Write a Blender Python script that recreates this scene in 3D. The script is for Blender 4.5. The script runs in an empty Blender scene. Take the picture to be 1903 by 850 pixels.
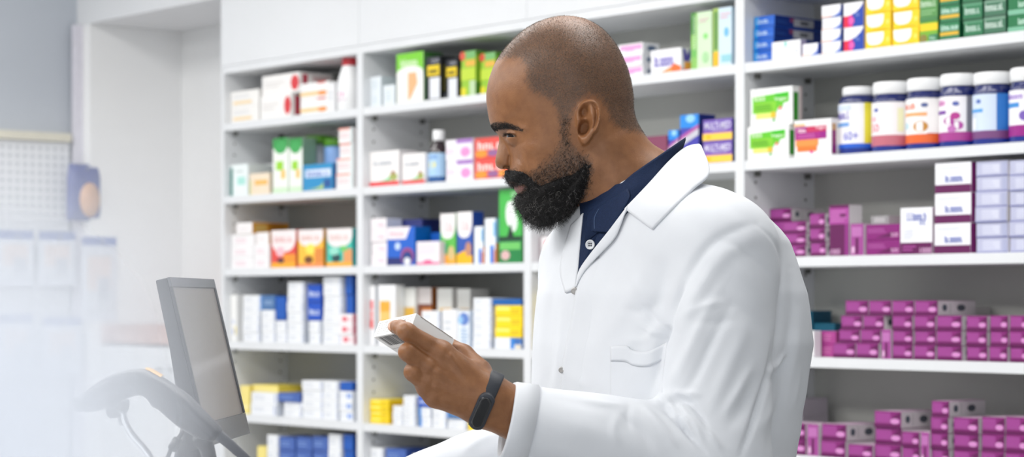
import bpy, bmesh, math, random
import numpy as np
from mathutils import Vector, Matrix
from mathutils.bvhtree import BVHTree

random.seed(7)
RNG = np.random.default_rng(11)
scene = bpy.context.scene
COL = scene.collection
PI = math.pi

# ------------------------------------------------------------------ camera model
F = 4000.0                      # focal length in pixels of a 1903 wide frame
CX, HY, CAMZ = 951.5, 560.0, 1.45


def P(px, py, Y):
    return Vector(((px - CX) / F * Y, Y, CAMZ + (HY - py) / F * Y))


# wall of shelves: runs away to the left
_n = math.hypot(3351.5, F)
TX, TY = 3351.5 / _n, -F / _n       # along the wall, to the right and nearer
NX, NY = F / _n, 3351.5 / _n        # into the wall
ROT = math.atan2(TY, TX)
Y0 = F / (0.2375 * 3351.5)


def W(t, d, h):
    return Vector((t * TX + d * NX, Y0 + t * TY + d * NY, CAMZ + h))


def wall_hit(px, py, d):
    """t along the wall and height where the pixel's ray meets the plane set d behind the shelf fronts"""
    r = (px - CX) / F
    Y = (Y0 * NY + d) / (NX * r + NY)
    X = r * Y
    t = X * TX + (Y - Y0) * TY
    return t, (HY - py) / F * Y


# ------------------------------------------------------------------ materials
def lin(c):
    out = []
    for v in c[:3]:
        v = v / 255.0
        out.append(v / 12.92 if v <= 0.04045 else ((v + 0.055) / 1.055) ** 2.4)
    return (out[0], out[1], out[2], 1.0)


_mats = {}


def mat(name, rgb, rough=0.5, metal=0.0, var=0.04, scale=40.0, bump=0.0, bscale=200.0, spec=0.5, coat=0.0, sss=0.0):
    if name in _mats:
        return _mats[name]
    m = bpy.data.materials.new(name)
    m.use_nodes = True
    nt = m.node_tree
    b = nt.nodes['Principled BSDF']
    tc = nt.nodes.new('ShaderNodeTexCoord')
    n = nt.nodes.new('ShaderNodeTexNoise')
    n.inputs['Scale'].default_value = scale
    n.inputs['Detail'].default_value = 3
    nt.links.new(tc.outputs['Object'], n.inputs['Vector'])
    r = nt.nodes.new('ShaderNodeValToRGB')
    c = lin(rgb)
    r.color_ramp.elements[0].position = 0.3
    r.color_ramp.elements[1].position = 0.7
    r.color_ramp.elements[0].color = tuple(max(0, v * (1 - var)) for v in c[:3]) + (1,)
    r.color_ramp.elements[1].color = tuple(min(1, v * (1 + var)) for v in c[:3]) + (1,)
    nt.links.new(n.outputs['Fac'], r.inputs['Fac'])
    nt.links.new(r.outputs['Color'], b.inputs['Base Color'])
    b.inputs['Roughness'].default_value = rough
    b.inputs['Metallic'].default_value = metal
    b.inputs['Specular IOR Level'].default_value = spec
    b.inputs['Coat Weight'].default_value = coat
    if sss:
        b.inputs['Subsurface Weight'].default_value = sss
        b.inputs['Subsurface Radius'].default_value = (0.006, 0.002, 0.001)
        b.inputs['Subsurface Scale'].default_value = 1.0
    if bump:
        n2 = nt.nodes.new('ShaderNodeTexNoise')
        n2.inputs['Scale'].default_value = bscale
        n2.inputs['Detail'].default_value = 4
        nt.links.new(tc.outputs['Object'], n2.inputs['Vector'])
        bp = nt.nodes.new('ShaderNodeBump')
        bp.inputs['Strength'].default_value = bump
        bp.inputs['Distance'].default_value = 0.002
        nt.links.new(n2.outputs['Fac'], bp.inputs['Height'])
        nt.links.new(bp.outputs['Normal'], b.inputs['Normal'])
    _mats[name] = m
    return m


def ink(rgb):
    return mat('ink_%02x%02x%02x' % tuple(int(v) for v in rgb), rgb, 0.42, var=0.02, scale=15)


# ------------------------------------------------------------------ mesh collector
class MB:
    def __init__(self):
        self.v, self.f, self.m, self.mats = [], [], [], []
        self.smooth = []

    def mi(self, m):
        if m not in self.mats:
            self.mats.append(m)
        return self.mats.index(m)

    def add(self, verts, faces, m, smooth=False):
        o = len(self.v)
        self.v.extend([tuple(p) for p in verts])
        k = self.mi(m)
        for f in faces:
            self.f.append(tuple(i + o for i in f))
            self.m.append(k)
            self.smooth.append(smooth)

    def box(self, x0, x1, y0, y1, z0, z1, m, bev=0.0, M=None):
        bm = bmesh.new()
        bmesh.ops.create_cube(bm, size=1)
        for v in bm.verts:
            v.co = Vector(((x0 + x1) / 2 + v.co.x * (x1 - x0), (y0 + y1) / 2 + v.co.y * (y1 - y0), (z0 + z1) / 2 + v.co.z * (z1 - z0)))
        if bev > 0:
            bmesh.ops.bevel(bm, geom=bm.edges[:], offset=bev, segments=2, profile=0.7, affect='EDGES')
        self.bm(bm, m, M)

    def bm(self, bm, m, M=None, smooth=False):
        bm.verts.index_update()
        vs = [(M @ v.co if M is not None else v.co.copy()) for v in bm.verts]
        self.add(vs, [[v.index for v in f.verts] for f in bm.faces], m, smooth)
        bm.free()

    def lathe(self, prof, m, n=32, M=None, smooth=True):
        """prof = [(r,z)...] bottom to top about z"""
        vs, fs = [], []
        for (r, z) in prof:
            for k in range(n):
                a = 2 * PI * k / n
                p = Vector((max(r, 1e-5) * math.cos(a), max(r, 1e-5) * math.sin(a), z))
                vs.append(M @ p if M is not None else p)
        for i in range(len(prof) - 1):
            for k in range(n):
                fs.append((i * n + k, i * n + (k + 1) % n, (i + 1) * n + (k + 1) % n, (i + 1) * n + k))
        fs.append(tuple(range(n))[::-1])
        fs.append(tuple((len(prof) - 1) * n + k for k in range(n)))
        self.add(vs, fs, m, smooth)

    def tube(self, pts, rad, m, n=10, cap=True):
        pts = [Vector(p) for p in pts]
        rads = rad if isinstance(rad, (list, tuple)) else [rad] * len(pts)
        vs, fs = [], []
        up = Vector((0.123, 0.456, 0.88)).normalized()
        t0 = (pts[1] - pts[0]).normalized()
        a = t0.cross(up).normalized()
        for i, p in enumerate(pts):
            t = (pts[min(i + 1, len(pts) - 1)] - pts[max(i - 1, 0)]).normalized()
            a = (a - t * a.dot(t)).normalized()
            b = t.cross(a)
            for k in range(n):
                an = 2 * PI * k / n
                vs.append(p + (a * math.cos(an) + b * math.sin(an)) * rads[i])
        for i in range(len(pts) - 1):
            for k in range(n):
                fs.append((i * n + k, i * n + (k + 1) % n, (i + 1) * n + (k + 1) % n, (i + 1) * n + k))
        if cap:
            fs.append(tuple(range(n))[::-1])
            fs.append(tuple((len(pts) - 1) * n + k for k in range(n)))
        self.add(vs, fs, m, True)

    def prism(self, poly, y0, y1, m, M=None, bev=0.0):
        """polygon in (x,z), extruded along y"""
        bm = bmesh.new()
        va = [bm.verts.new((x, y0, z)) for x, z in poly]
        f = bm.faces.new(va)
        r = bmesh.ops.extrude_face_region(bm, geom=[f])
        for g in r['geom']:
            if isinstance(g, bmesh.types.BMVert):
                g.co.y = y1
        bmesh.ops.recalc_face_normals(bm, faces=bm.faces[:])
        if bev > 0:
            bmesh.ops.bevel(bm, geom=bm.edges[:], offset=bev, segments=2, profile=0.7, affect='EDGES')
        self.bm(bm, m, M)

    def build(self, name, parent=None, loc=None, rotz=None, mesh_only=False):
        me = bpy.data.meshes.new(name)
        me.from_pydata(self.v, [], self.f)
        for m in self.mats:
            me.materials.append(m)
        me.polygons.foreach_set('material_index', self.m)
        me.polygons.foreach_set('use_smooth', self.smooth)
        me.update()
        if mesh_only:
            return me
        return link(name, me, parent, loc, rotz)


def link(name, me, parent=None, loc=None, rotz=None):
    o = bpy.data.objects.new(name, me)
    COL.objects.link(o)
    if parent is not None:
        o.parent = parent
    if loc is not None:
        o.location = loc
    if rotz is not None:
        o.rotation_euler = (0, 0, rotz)
    return o


def tag(o, label, cat, group=None, kind=None):
    o['label'] = label
    o['category'] = cat
    if group:
        o['group'] = group
    if kind:
        o['kind'] = kind
    return o


def structure(o, label=None):
    o['kind'] = 'structure'
    if label:
        o['label'] = label
    return o


def empty(name, loc, rotz=0.0):
    o = bpy.data.objects.new(name, None)
    o.empty_display_size = 0.05
    COL.objects.link(o)
    o.location = loc
    o.rotation_euler = (0, 0, rotz)
    return o


# ------------------------------------------------------------------ text as mesh
_txt = {}


def text_mesh(s):
    """triangles of a text, in a unit box"""
    if s in _txt:
        return _txt[s]
    cu = bpy.data.curves.new('lettering', 'FONT')
    cu.body = s
    cu.resolution_u = 2
    cu.offset = 0.012
    ob = bpy.data.objects.new('lettering', cu)
    COL.objects.link(ob)
    dg = bpy.context.evaluated_depsgraph_get()
    me = bpy.data.meshes.new_from_object(ob.evaluated_get(dg))
    vs = np.array([v.co[:2] for v in me.vertices])
    fs = [tuple(p.vertices) for p in me.polygons]
    bpy.data.objects.remove(ob)
    bpy.data.curves.remove(cu)
    bpy.data.meshes.remove(me)
    lo, hi = vs.min(0), vs.max(0)
    vs = (vs - lo) / (hi - lo)
    _txt[s] = (vs, fs, (hi[0] - lo[0]) / (hi[1] - lo[1]))
    return _txt[s]


# ------------------------------------------------------------------ implicit surfaces
def surface_nets(Fv, org, h):
    """Fv < 0 inside; returns verts (n,3), quads (m,4)"""
    ins = Fv < 0
    nx, ny, nz = Fv.shape
    cnt = np.zeros((nx - 1, ny - 1, nz - 1), np.uint8)
    for dx in (0, 1):
        for dy in (0, 1):
            for dz in (0, 1):
                cnt += ins[dx:nx - 1 + dx, dy:ny - 1 + dy, dz:nz - 1 + dz]
    act = (cnt > 0) & (cnt < 8)
    idx = np.full(act.shape, -1, np.int64)
    c = np.argwhere(act)
    idx[act] = np.arange(len(c))
    acc = np.zeros((len(c), 3))
    num = np.zeros(len(c))
    corners = [(dx, dy, dz) for dx in (0, 1) for dy in (0, 1) for dz in (0, 1)]
    vals = {q: Fv[c[:, 0] + q[0], c[:, 1] + q[1], c[:, 2] + q[2]] for q in corners}
    for q in corners:
        for ax in range(3):
            if q[ax] == 0:
                r = list(q)
                r[ax] = 1
                r = tuple(r)
                a, b = vals[q], vals[r]
                m = (a < 0) != (b < 0)
                t = np.where(m, a / np.where(m, a - b, 1), 0)
                pos = np.tile(np.array(q, float), (len(c), 1))
                pos[:, ax] = t
                acc[m] += pos[m]
                num[m] += 1
    verts = (c + acc / num[:, None]) * h + np.array(org)
    quads = []
    for ax in range(3):
        sl0 = [slice(None)] * 3
        sl1 = [slice(None)] * 3
        sl0[ax] = slice(0, -1)
        sl1[ax] = slice(1, None)
        a, b = ins[tuple(sl0)], ins[tuple(sl1)]
        e = np.argwhere(a != b)
        o1, o2 = (ax + 1) % 3, (ax + 2) % 3
        ok = (e[:, o1] > 0) & (e[:, o2] > 0) & (e[:, o1] < act.shape[o1]) & (e[:, o2] < act.shape[o2])
        e = e[ok]
        flip = ~ins[e[:, 0], e[:, 1], e[:, 2]]
        d1 = np.zeros(3, int)
        d2 = np.zeros(3, int)
        d1[o1] = 1
        d2[o2] = 1
        q = np.stack([idx[tuple((e - d1 - d2).T)], idx[tuple((e - d2).T)], idx[tuple(e.T)], idx[tuple((e - d1).T)]], 1)
        q[flip] = q[flip][:, ::-1]
        quads.append(q)
    return verts, np.concatenate(quads)


def np_mesh(name, verts, quads, mats, smooth=True):
    me = bpy.data.meshes.new(name)
    me.vertices.add(len(verts))
    me.vertices.foreach_set('co', np.asarray(verts, np.float32).ravel())
    nq = len(quads)
    k = quads.shape[1]
    me.loops.add(nq * k)
    me.loops.foreach_set('vertex_index', quads.astype(np.int32).ravel())
    me.polygons.add(nq)
    me.polygons.foreach_set('loop_start', np.arange(nq, dtype=np.int32) * k)
    me.polygons.foreach_set('use_smooth', np.full(nq, smooth))
    for m in mats:
        me.materials.append(m)
    me.update(calc_edges=True)
    return me


def smooth_verts(v, q, it=2, lam=0.5):
    k = q.shape[1]
    for _ in range(it):
        s = np.zeros_like(v)
        n = np.zeros(len(v))
        for i in range(k):
            a, b = q[:, i], q[:, (i + 1) % k]
            for d in range(3):
                s[:, d] += np.bincount(a, v[b, d], len(v)) + np.bincount(b, v[a, d], len(v))
            n += np.bincount(a, minlength=len(v)) + np.bincount(b, minlength=len(v))
        v = v + lam * (s / np.maximum(n, 1)[:, None] - v)
    return v


def vert_normals(v, q):
    a = v[q[:, 2]] - v[q[:, 0]]
    b = v[q[:, 3 % q.shape[1]]] - v[q[:, 1]]
    fn = np.cross(a, b)
    n = np.zeros_like(v)
    for i in range(q.shape[1]):
        for d in range(3):
            n[:, d] += np.bincount(q[:, i], fn[:, d], len(v))
    return n / np.maximum(np.linalg.norm(n, axis=1), 1e-12)[:, None]


def smin(a, b, k):
    h = np.clip(0.5 + 0.5 * (b - a) / k, 0, 1)
    return b + (a - b) * h - k * h * (1 - h)


def smax(a, b, k):
    return -smin(-a, -b, k)


def round_cone(X, a, b, r1, r2):
    """distance to a tapering capsule; X = (..., 3)"""
    a = np.array(a, float)
    b = np.array(b, float)
    ba = b - a
    pa = X - a
    t = np.clip((pa @ ba) / (ba @ ba), 0, 1)
    d = np.sqrt(np.maximum(((pa - t[..., None] * ba) ** 2).sum(-1), 1e-12))
    return d - (r1 + (r2 - r1) * t)


def ellipsoid(X, c, r, R=None):
    p = X - np.array(c, float)
    if R is not None:
        p = p @ R
    r = np.array(r, float)
    k0 = np.sqrt(((p / r) ** 2).sum(-1) + 1e-12)
    k1 = np.sqrt(((p / (r * r)) ** 2).sum(-1) + 1e-12)
    return k0 * (k0 - 1.0) / k1


def grid(lo, hi, h):
    ax = [np.arange(lo[i], hi[i] + h, h) for i in range(3)]
    g = np.stack(np.meshgrid(*ax, indexing='ij'), -1).astype(np.float32)
    return g


def poly_sdf(pts, U, V):
    """signed distance to a closed polygon, positive inside"""
    pts = np.asarray(pts, float)
    d = np.full(U.shape, 1e9)
    inside = np.zeros(U.shape, bool)
    n = len(pts)
    for i in range(n):
        ax, ay = pts[i]
        bx, by = pts[(i + 1) % n]
        ex, ey = bx - ax, by - ay
        t = np.clip(((U - ax) * ex + (V - ay) * ey) / (ex * ex + ey * ey + 1e-12), 0, 1)
        d = np.minimum(d, (U - ax - t * ex) ** 2 + (V - ay - t * ey) ** 2)
        cond = (ay > V) != (by > V)
        xi = ax + (V - ay) / (by - ay if by != ay else 1e-12) * ex
        inside ^= cond & (U < xi)
    d = np.sqrt(d)
    return np.where(inside, d, -d)


def spline(pts, n=8, closed=False):
    """Catmull-Rom through 2-D or 3-D points"""
    p = np.asarray(pts, float)
    N = len(p)
    out = []
    segs = N if closed else N - 1
    for i in range(segs):
        if closed:
            p0, p1, p2, p3 = p[(i - 1) % N], p[i], p[(i + 1) % N], p[(i + 2) % N]
        else:
            p0, p1, p2, p3 = p[max(i - 1, 0)], p[i], p[i + 1], p[min(i + 2, N - 1)]
        for k in range(n):
            t = k / n
            out.append(0.5 * ((2 * p1) + (-p0 + p2) * t + (2 * p0 - 5 * p1 + 4 * p2 - p3) * t * t + (-p0 + 3 * p1 - 3 * p2 + p3) * t ** 3))
    if not closed:
        out.append(p[-1])
    return np.array(out)
# ================================================================== room and shelving
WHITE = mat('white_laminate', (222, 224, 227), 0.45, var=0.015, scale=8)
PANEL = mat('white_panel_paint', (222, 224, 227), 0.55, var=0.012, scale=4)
INNER = mat('shade_toned_interior', (184, 185, 180), 0.6, var=0.02, scale=10)  # greyer than the white laminate: shade inside the bays put into colour
HOLE = mat('peg_hole_dark', (96, 96, 92), 0.8, var=0.05)
WALLM = mat('white_wall_paint', (236, 237, 238), 0.7, var=0.015, scale=3, bump=0.05, bscale=300)
FLOORM = mat('pale_floor_tile', (206, 206, 204), 0.35, var=0.05, scale=6)
CEILM = mat('ceiling_white', (240, 240, 240), 0.8, var=0.01)

SH = [0.493, 0.2905, 0.0895, -0.1125, -0.311, -0.513, -0.716]     # shelf tops, relative to the eye level
TH = 0.0205
TOPH = 0.632
DEPTH = 0.22
T_ = [wall_hit(p, 560, 0)[0] for p in (411.5, 668.5, 980, 1374.5)]
T_.append(T_[3] + 0.80)
BAYN = ['left', 'middle', 'third', 'right']
SP = 0.013


def shelving_unit(i):
    t0, t1 = T_[i], T_[i + 1]
    w = t1 - t0
    r = empty('shelving_unit', W((t0 + t1) / 2, 0, -CAMZ), ROT)
    lab = ['white shelving bay at far left, boxes of bandage and medicine on its shelves',
           'white shelving bay behind the held box, with green and black cartons on top',
           'white shelving bay mostly hidden behind the man in the white coat',
           'white shelving bay at right holding blue bottles and purple cartons'][i]
    tag(r, lab, 'shelving', 'white shelving bays along the wall')
    z = lambda h: h + CAMZ
    for s in (-1, 1):
        b = MB()
        x0 = s * w / 2 - (SP if s > 0 else 0)
        b.box(x0, x0 + SP, 0, DEPTH, 0.0, z(TOPH) + 0.02, WHITE, 0.0008)
        xf = x0 + (SP + 0.0003 if s < 0 else -0.0003)
        for dd in (0.034, 0.187):
            for k in range(46):
                zz = 0.5 + k * 0.032 + 0.013
                n = 10
                vs = [(xf, dd + 0.0034 * math.cos(2 * PI * q / n), zz + 0.0034 * math.sin(2 * PI * q / n)) for q in range(n)]
                b.add(vs, [tuple(range(n))], HOLE)
        b.build('side_panel', r)
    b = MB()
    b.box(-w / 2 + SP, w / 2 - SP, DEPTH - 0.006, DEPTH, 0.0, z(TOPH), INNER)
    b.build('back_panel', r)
    for h in SH:
        b = MB()
        b.box(-w / 2 + SP + 0.0004, w / 2 - SP - 0.0004, 0.001, DEPTH - 0.0065, z(h) - TH, z(h), WHITE, 0.0012)
        for sx in (-1, 1):       # pegs that carry the shelf
            for dd in (0.034, 0.187):
                b.box(sx * (w / 2 - SP - 0.006) - 0.0055, sx * (w / 2 - SP - 0.006) + 0.0055, dd - 0.0045, dd + 0.0045, z(h) - TH - 0.011, z(h) - TH - 0.0005, HOLE, 0.001)
        b.build('shelf', r)
    b = MB()
    b.box(-w / 2 + 0.0006, w / 2 - 0.0006, -0.002, DEPTH, z(TOPH) + 0.0205, z(1.249), PANEL, 0.0008)
    b.build('fascia', r)
    b = MB()
    b.box(-w / 2 + SP, w / 2 - SP, 0.0, DEPTH - 0.0065, z(TOPH), z(TOPH) + 0.02, WHITE, 0.0006)
    b.build('top_panel', r)
    b = MB()
    b.box(-w / 2 + SP, w / 2 - SP, 0.02, 0.035, 0.0, 0.09, WHITE, 0.0006)
    b.build('plinth', r)


for i in range(4):
    shelving_unit(i)

# ---- recess left of the shelves, soffit over it
TL = wall_hit(150, 560, 0)[0]
T165 = wall_hit(167, 560, 0)[0]
T0 = T_[0]
b = MB()
b.box(TL - 0.03, T0 - 0.0005, -0.002, 0.34, 0.846, 1.25, PANEL, 0.001)
structure(b.build('trim_1', None, W(0, 0, 0), ROT), 'white soffit over the recess left of the shelves')
b = MB()
b.box(TL - 0.02, T0 - 0.0005, 0.322, 0.36, -CAMZ, 0.846, WALLM)
structure(b.build('wall_back', None, W(0, 0, 0), ROT), 'white wall at the back of the recess')
b = MB()
b.box(TL - 0.002, T165, 0.0, 0.322, -CAMZ, 0.846, WALLM, 0.001)
structure(b.build('wall_recess', None, W(0, 0, 0), ROT), 'white wall panel closing the left side of the recess')
b = MB()
b.box(TL - 0.002, TL + 0.016, -0.03, -0.001, -CAMZ, 0.846, mat('pale_lilac_trim', (214, 212, 222), 0.5), 0.002)
structure(b.build('trim_2', None, W(0, 0, 0), ROT), 'narrow pale corner strip beside the recess')

# base cabinet in the recess, brown-edged worktop
r = empty('base_cabinet', W((T165 + T0) / 2, 0.05, -CAMZ), ROT)
tag(r, 'white base cabinet with a brown edged worktop inside the recess behind the monitor', 'cabinet')
w2 = (T0 - T165) / 2 - 0.002
b = MB()
b.box(-w2, w2, 0.012, 0.265, 0.0, CAMZ - 0.128, WHITE, 0.001)
b.build('body', r)
for s in (-1, 1):
    b = MB()
    b.box(min(0.002 * s, s * (w2 - 0.002)), max(0.002 * s, s * (w2 - 0.002)), -0.004, 0.0115, 0.09, CAMZ - 0.135, WHITE, 0.001)
    dd = b.build('door', r)
    h = MB()
    h.tube([(0.03 * s, -0.004, CAMZ - 0.2), (0.03 * s, -0.025, CAMZ - 0.2), (0.03 * s, -0.025, CAMZ - 0.3), (0.03 * s, -0.004, CAMZ - 0.3)], 0.004, mat('brushed_steel', (170, 172, 175), 0.3, 1.0))
    h.build('handle', dd)
b = MB()
b.box(-w2, w2, -0.012, 0.268, CAMZ - 0.1275, CAMZ - 0.071, mat('brown_worktop', (188, 158, 150), 0.5, var=0.1, scale=20), 0.002)
b.build('worktop', r)

# ---- wall at far left, running towards the viewer, with a pegboard display
WL_UP = mat('blue_grey_wall_paint', (186, 192, 201), 0.6, var=0.02, scale=2)
b = MB()
b.box(TL - 0.12, TL - 0.0205, -3.2, 0.0, -CAMZ, 1.25, WL_UP)
structure(b.build('wall_left', None, W(0, 0, 0), ROT), 'blue grey wall at far left above the pegboard')


def left_hit(px, py, off=0.0):
    """d and height where the pixel's ray meets the left wall's plane, off metres in front of it"""
    r = (px - CX) / F
    Y = (TL + off + Y0 * TY) / (r * TX + TY)
    X = r * Y
    return X * NX + (Y - Y0) * NY, (HY - py) / F * Y


def peg_material():
    m = bpy.data.materials.new('white_pegboard')
    m.use_nodes = True
    nt = m.node_tree
    bs = nt.nodes['Principled BSDF']
    tc = nt.nodes.new('ShaderNodeTexCoord')
    mp = nt.nodes.new('ShaderNodeMapping')
    mp.inputs['Scale'].default_value = (40, 40, 40)
    nt.links.new(tc.outputs['Object'], mp.inputs['Vector'])
    fr = nt.nodes.new('ShaderNodeVectorMath')
    fr.operation = 'FRACTION'
    nt.links.new(mp.outputs['Vector'], fr.inputs[0])
    sp = nt.nodes.new('ShaderNodeSeparateXYZ')
    nt.links.new(fr.outputs['Vector'], sp.inputs[0])
    cb = nt.nodes.new('ShaderNodeCombineXYZ')
    nt.links.new(sp.outputs['Y'], cb.inputs['Y'])
    nt.links.new(sp.outputs['Z'], cb.inputs['Z'])
    ds = nt.nodes.new('ShaderNodeVectorMath')
    ds.operation = 'DISTANCE'
    ds.inputs[1].default_value = (0, 0.5, 0.5)
    nt.links.new(cb.outputs[0], ds.inputs[0])
    rp = nt.nodes.new('ShaderNodeValToRGB')
    rp.color_ramp.elements[0].position = 0.2
    rp.color_ramp.elements[1].position = 0.26
    rp.color_ramp.elements[0].color = lin((176, 180, 188))
    rp.color_ramp.elements[1].color = lin((226, 228, 232))
    nt.links.new(ds.outputs['Value'], rp.inputs['Fac'])
    nt.links.new(rp.outputs['Color'], bs.inputs['Base Color'])
    bs.inputs['Roughness'].default_value = 0.5
    return m


d_r, h_r = left_hit(70, 262)
r = empty('pegboard_display', W(TL, -0.9, -CAMZ), ROT)
tag(r, 'white pegboard display with a beige top rail at far left', 'display')
b = MB()
b.box(-0.02, 0.0, -0.85, 0.862, 0.2, CAMZ + h_r - 0.002, peg_material())
b.build('pegboard', r)
b = MB()
b.box(-0.02, 0.018, -0.85, 0.86, CAMZ + h_r, CAMZ + h_r + 0.026, mat('beige_rail', (214, 209, 190), 0.5), 0.003)
b.build('top_rail', r)
STEEL = mat('chrome_wire', (190, 192, 196), 0.25, 1.0)


def hook(d, h, L):
    b = MB()
    y = d + 0.9
    b.tube([(-0.001, y, CAMZ + h), (L, y, CAMZ + h), (L + 0.006, y, CAMZ + h + 0.008)], 0.0025, STEEL, 6)
    return b.build('hook', r)


def hang_pack(px0, px1, py0, py1, off, kind, name, label, cat, group=None):
    d0, h1 = left_hit(px0, py0, off)
    d1, _ = left_hit(px1, py0, off)
    _, h0 = left_hit((px0 + px1) / 2, py1, off)
    w = d1 - d0
    H = h1 - h0
    dm = (d0 + d1) / 2
    hook(dm, h1 - 0.018, off + 0.02)
    o = empty(name, W(TL + off, dm, h1 - 0.012), ROT)
    tag(o, label, cat, group)
    M = Matrix.Rotation(0, 4, 'Z')
    # local: x = out of wall, y along d, z up; the origin is at the hook hole
    b = MB()
    if kind == 'blister':
        b.box(-0.0006, 0.0006, -w / 2, w / 2, -H, 0.012, mat('blue_white_card', (216, 221, 232), 0.4), 0.0003)
        b.box(0.0007, 0.001, -w / 2, w / 2, -0.014, 0.0115, ink((96, 116, 178)))
        b.box(0.0007, 0.001, -w * 0.34, w * 0.34, -H * 0.62, -H * 0.2, ink((236, 200, 184)))
        b.box(0.0011, 0.0014, -w * 0.05, w * 0.3, -H * 0.75, -H * 0.45, ink((150, 156, 178)))
        b.build('backing_card', o)
        b = MB()
        bm = bmesh.new()
        bmesh.ops.create_cube(bm, size=1)
        for v in bm.verts:
            tp = 0.86 if v.co.x > 0 else 1.0
            v.co = Vector((0.002 + (v.co.x + 0.5) * 0.014, v.co.y * w * 0.84 * tp, -H * 0.52 + v.co.z * H * 0.76 * tp))
        bmesh.ops.bevel(bm, geom=bm.edges[:], offset=0.004, segments=2, affect='EDGES')
        b.bm(bm, CLEAR)
        b.build('blister', o)
    else:
        # soft pouch: pillow
        n = 14
        vs, fs = [], []
        for sd in (0, 1):
            for i in range(n + 1):
                for j in range(n + 1):
                    u, v = i / n * 2 - 1, j / n
                    th = 0.02 * ((1 - u ** 4) * max(0, (1 - (2 * v - 1) ** 4))) ** 0.7
                    taper = 1 - 0.25 * max(0, v - 0.75) * 4 * 0.5
                    vs.append(((th if sd else -th * 0.3) + 0.001 * math.sin(9 * u + 7 * v), u * w / 2 * taper, -H + v * (H + 0.012)))
        st = (n + 1) * (n + 1)
        for sd in (0, 1):
            for i in range(n):
                for j in range(n):
                    q = (sd * st + i * (n + 1) + j, sd * st + (i + 1) * (n + 1) + j, sd * st + (i + 1) * (n + 1) + j + 1, sd * st + i * (n + 1) + j + 1)
                    fs.append(q if sd else q[::-1])
        b.add(vs, fs, mat('blue_pouch_foil', (70, 84, 150), 0.35), True)
        b.box(-0.001, 0.002, -w * 0.25, w * 0.25, -0.02, 0.0125, mat('dark_blue_header', (52, 62, 118), 0.5), 0.0005)
        b.build('pouch', o)
        b = MB()
        b.lathe([(0.001, 0), (w * 0.3, 0.0), (w * 0.3, 0.001), (0.001, 0.0015)], mat('tan_print', (214, 170, 140), 0.5), 24,
                Matrix.Translation((0.0205, w * 0.08, -H * 0.6)) @ Matrix.Diagonal((1, 1, 1.5, 1)) @ Matrix.Rotation(PI / 2, 4, 'Y'))
        b.build('printed_picture', o)
    return o


def clear_plastic():
    m = bpy.data.materials.new('clear_plastic')
    m.use_nodes = True
    nt = m.node_tree
    bs = nt.nodes['Principled BSDF']
    out = nt.nodes['Material Output']
    bs.inputs['Base Color'].default_value = (0.9, 0.93, 0.97, 1)
    bs.inputs['Roughness'].default_value = 0.12
    tr = nt.nodes.new('ShaderNodeBsdfTransparent')
    mx = nt.nodes.new('ShaderNodeMixShader')
    nz = nt.nodes.new('ShaderNodeTexNoise')
    nz.inputs['Scale'].default_value = 30
    mr = nt.nodes.new('ShaderNodeMapRange')
    mr.inputs['To Min'].default_value = 0.15
    mr.inputs['To Max'].default_value = 0.35
    nt.links.new(nz.outputs['Fac'], mr.inputs['Value'])
    nt.links.new(mr.outputs['Result'], mx.inputs['Fac'])
    nt.links.new(tr.outputs[0], mx.inputs[1])
    nt.links.new(bs.outputs[0], mx.inputs[2])
    nt.links.new(mx.outputs[0], out.inputs['Surface'])
    return m


CLEAR = clear_plastic()
hang_pack(124, 187, 304, 404, 0.05, 'pouch', 'snack_pouch', 'dark blue pouch with tan picture hanging at the end of the pegboard', 'pouch')
hang_pack(-6, 62, 428, 524, 0.04, 'blister', 'blister_pack', 'blue topped blister pack hanging on the pegboard, cut by the photo edge', 'pack', 'blister packs on the pegboard')
hang_pack(72, 140, 430, 524, 0.04, 'blister', 'blister_pack', 'blue topped blister pack hanging second from the photo edge on pegboard', 'pack', 'blister packs on the pegboard')
hang_pack(152, 216, 440, 590, 0.06, 'blister', 'blister_pack', 'tall pale blister pack hanging nearest the recess on the pegboard', 'pack', 'blister packs on the pegboard')
hang_pack(-2, 60, 585, 690, 0.05, 'blister', 'blister_pack', 'pale blister pack low on the pegboard at the photo edge, behind haze', 'pack', 'blister packs on the pegboard')
hang_pack(80, 150, 590, 690, 0.05, 'blister', 'blister_pack', 'pale blister pack low on the pegboard under a blue topped one', 'pack', 'blister packs on the pegboard')

# ---- floor, ceiling
b = MB()
b.box(-7, 6, -2.5, 9, -0.05, 0.0, FLOORM)
structure(b.build('floor'), 'pale floor')
b = MB()
b.box(-7, 6, -2.5, 9, 2.7, 2.75, CEILM)
structure(b.build('ceiling'), 'white ceiling')

# ---- camera
cam = bpy.data.cameras.new('camera')
cam.lens = F / 1903.0 * 36.0
cam.sensor_width = 36.0
cam.shift_y = (HY - 425.0) / 1903.0
cam.clip_start = 0.02
cam.dof.use_dof = True
cam.dof.focus_distance = 2.52
cam.dof.aperture_fstop = 6.9
co = bpy.data.objects.new('camera', cam)
COL.objects.link(co)
co.location = (0, 0, CAMZ)
co.rotation_euler = (PI / 2, 0, 0)
scene.camera = co

# ---- light: ceiling panels and an added front fill behind the viewer
w_ = bpy.data.worlds.new('daylight')
scene.world = w_
w_.use_nodes = True
bg = w_.node_tree.nodes['Background']
bg.inputs['Color'].default_value = (0.93, 0.96, 1.0, 1)
bg.inputs['Strength'].default_value = 0.3


def area(name, loc, sx, sy, power, rot=(0, 0, 0), col=(1, 0.985, 0.96)):
    l = bpy.data.lights.new(name, 'AREA')
    l.shape = 'RECTANGLE'
    l.size, l.size_y = sx, sy
    l.energy = power
    l.color = col
    o = bpy.data.objects.new(name, l)
    COL.objects.link(o)
    o.location = loc
    o.rotation_euler = rot
    return o


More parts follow.
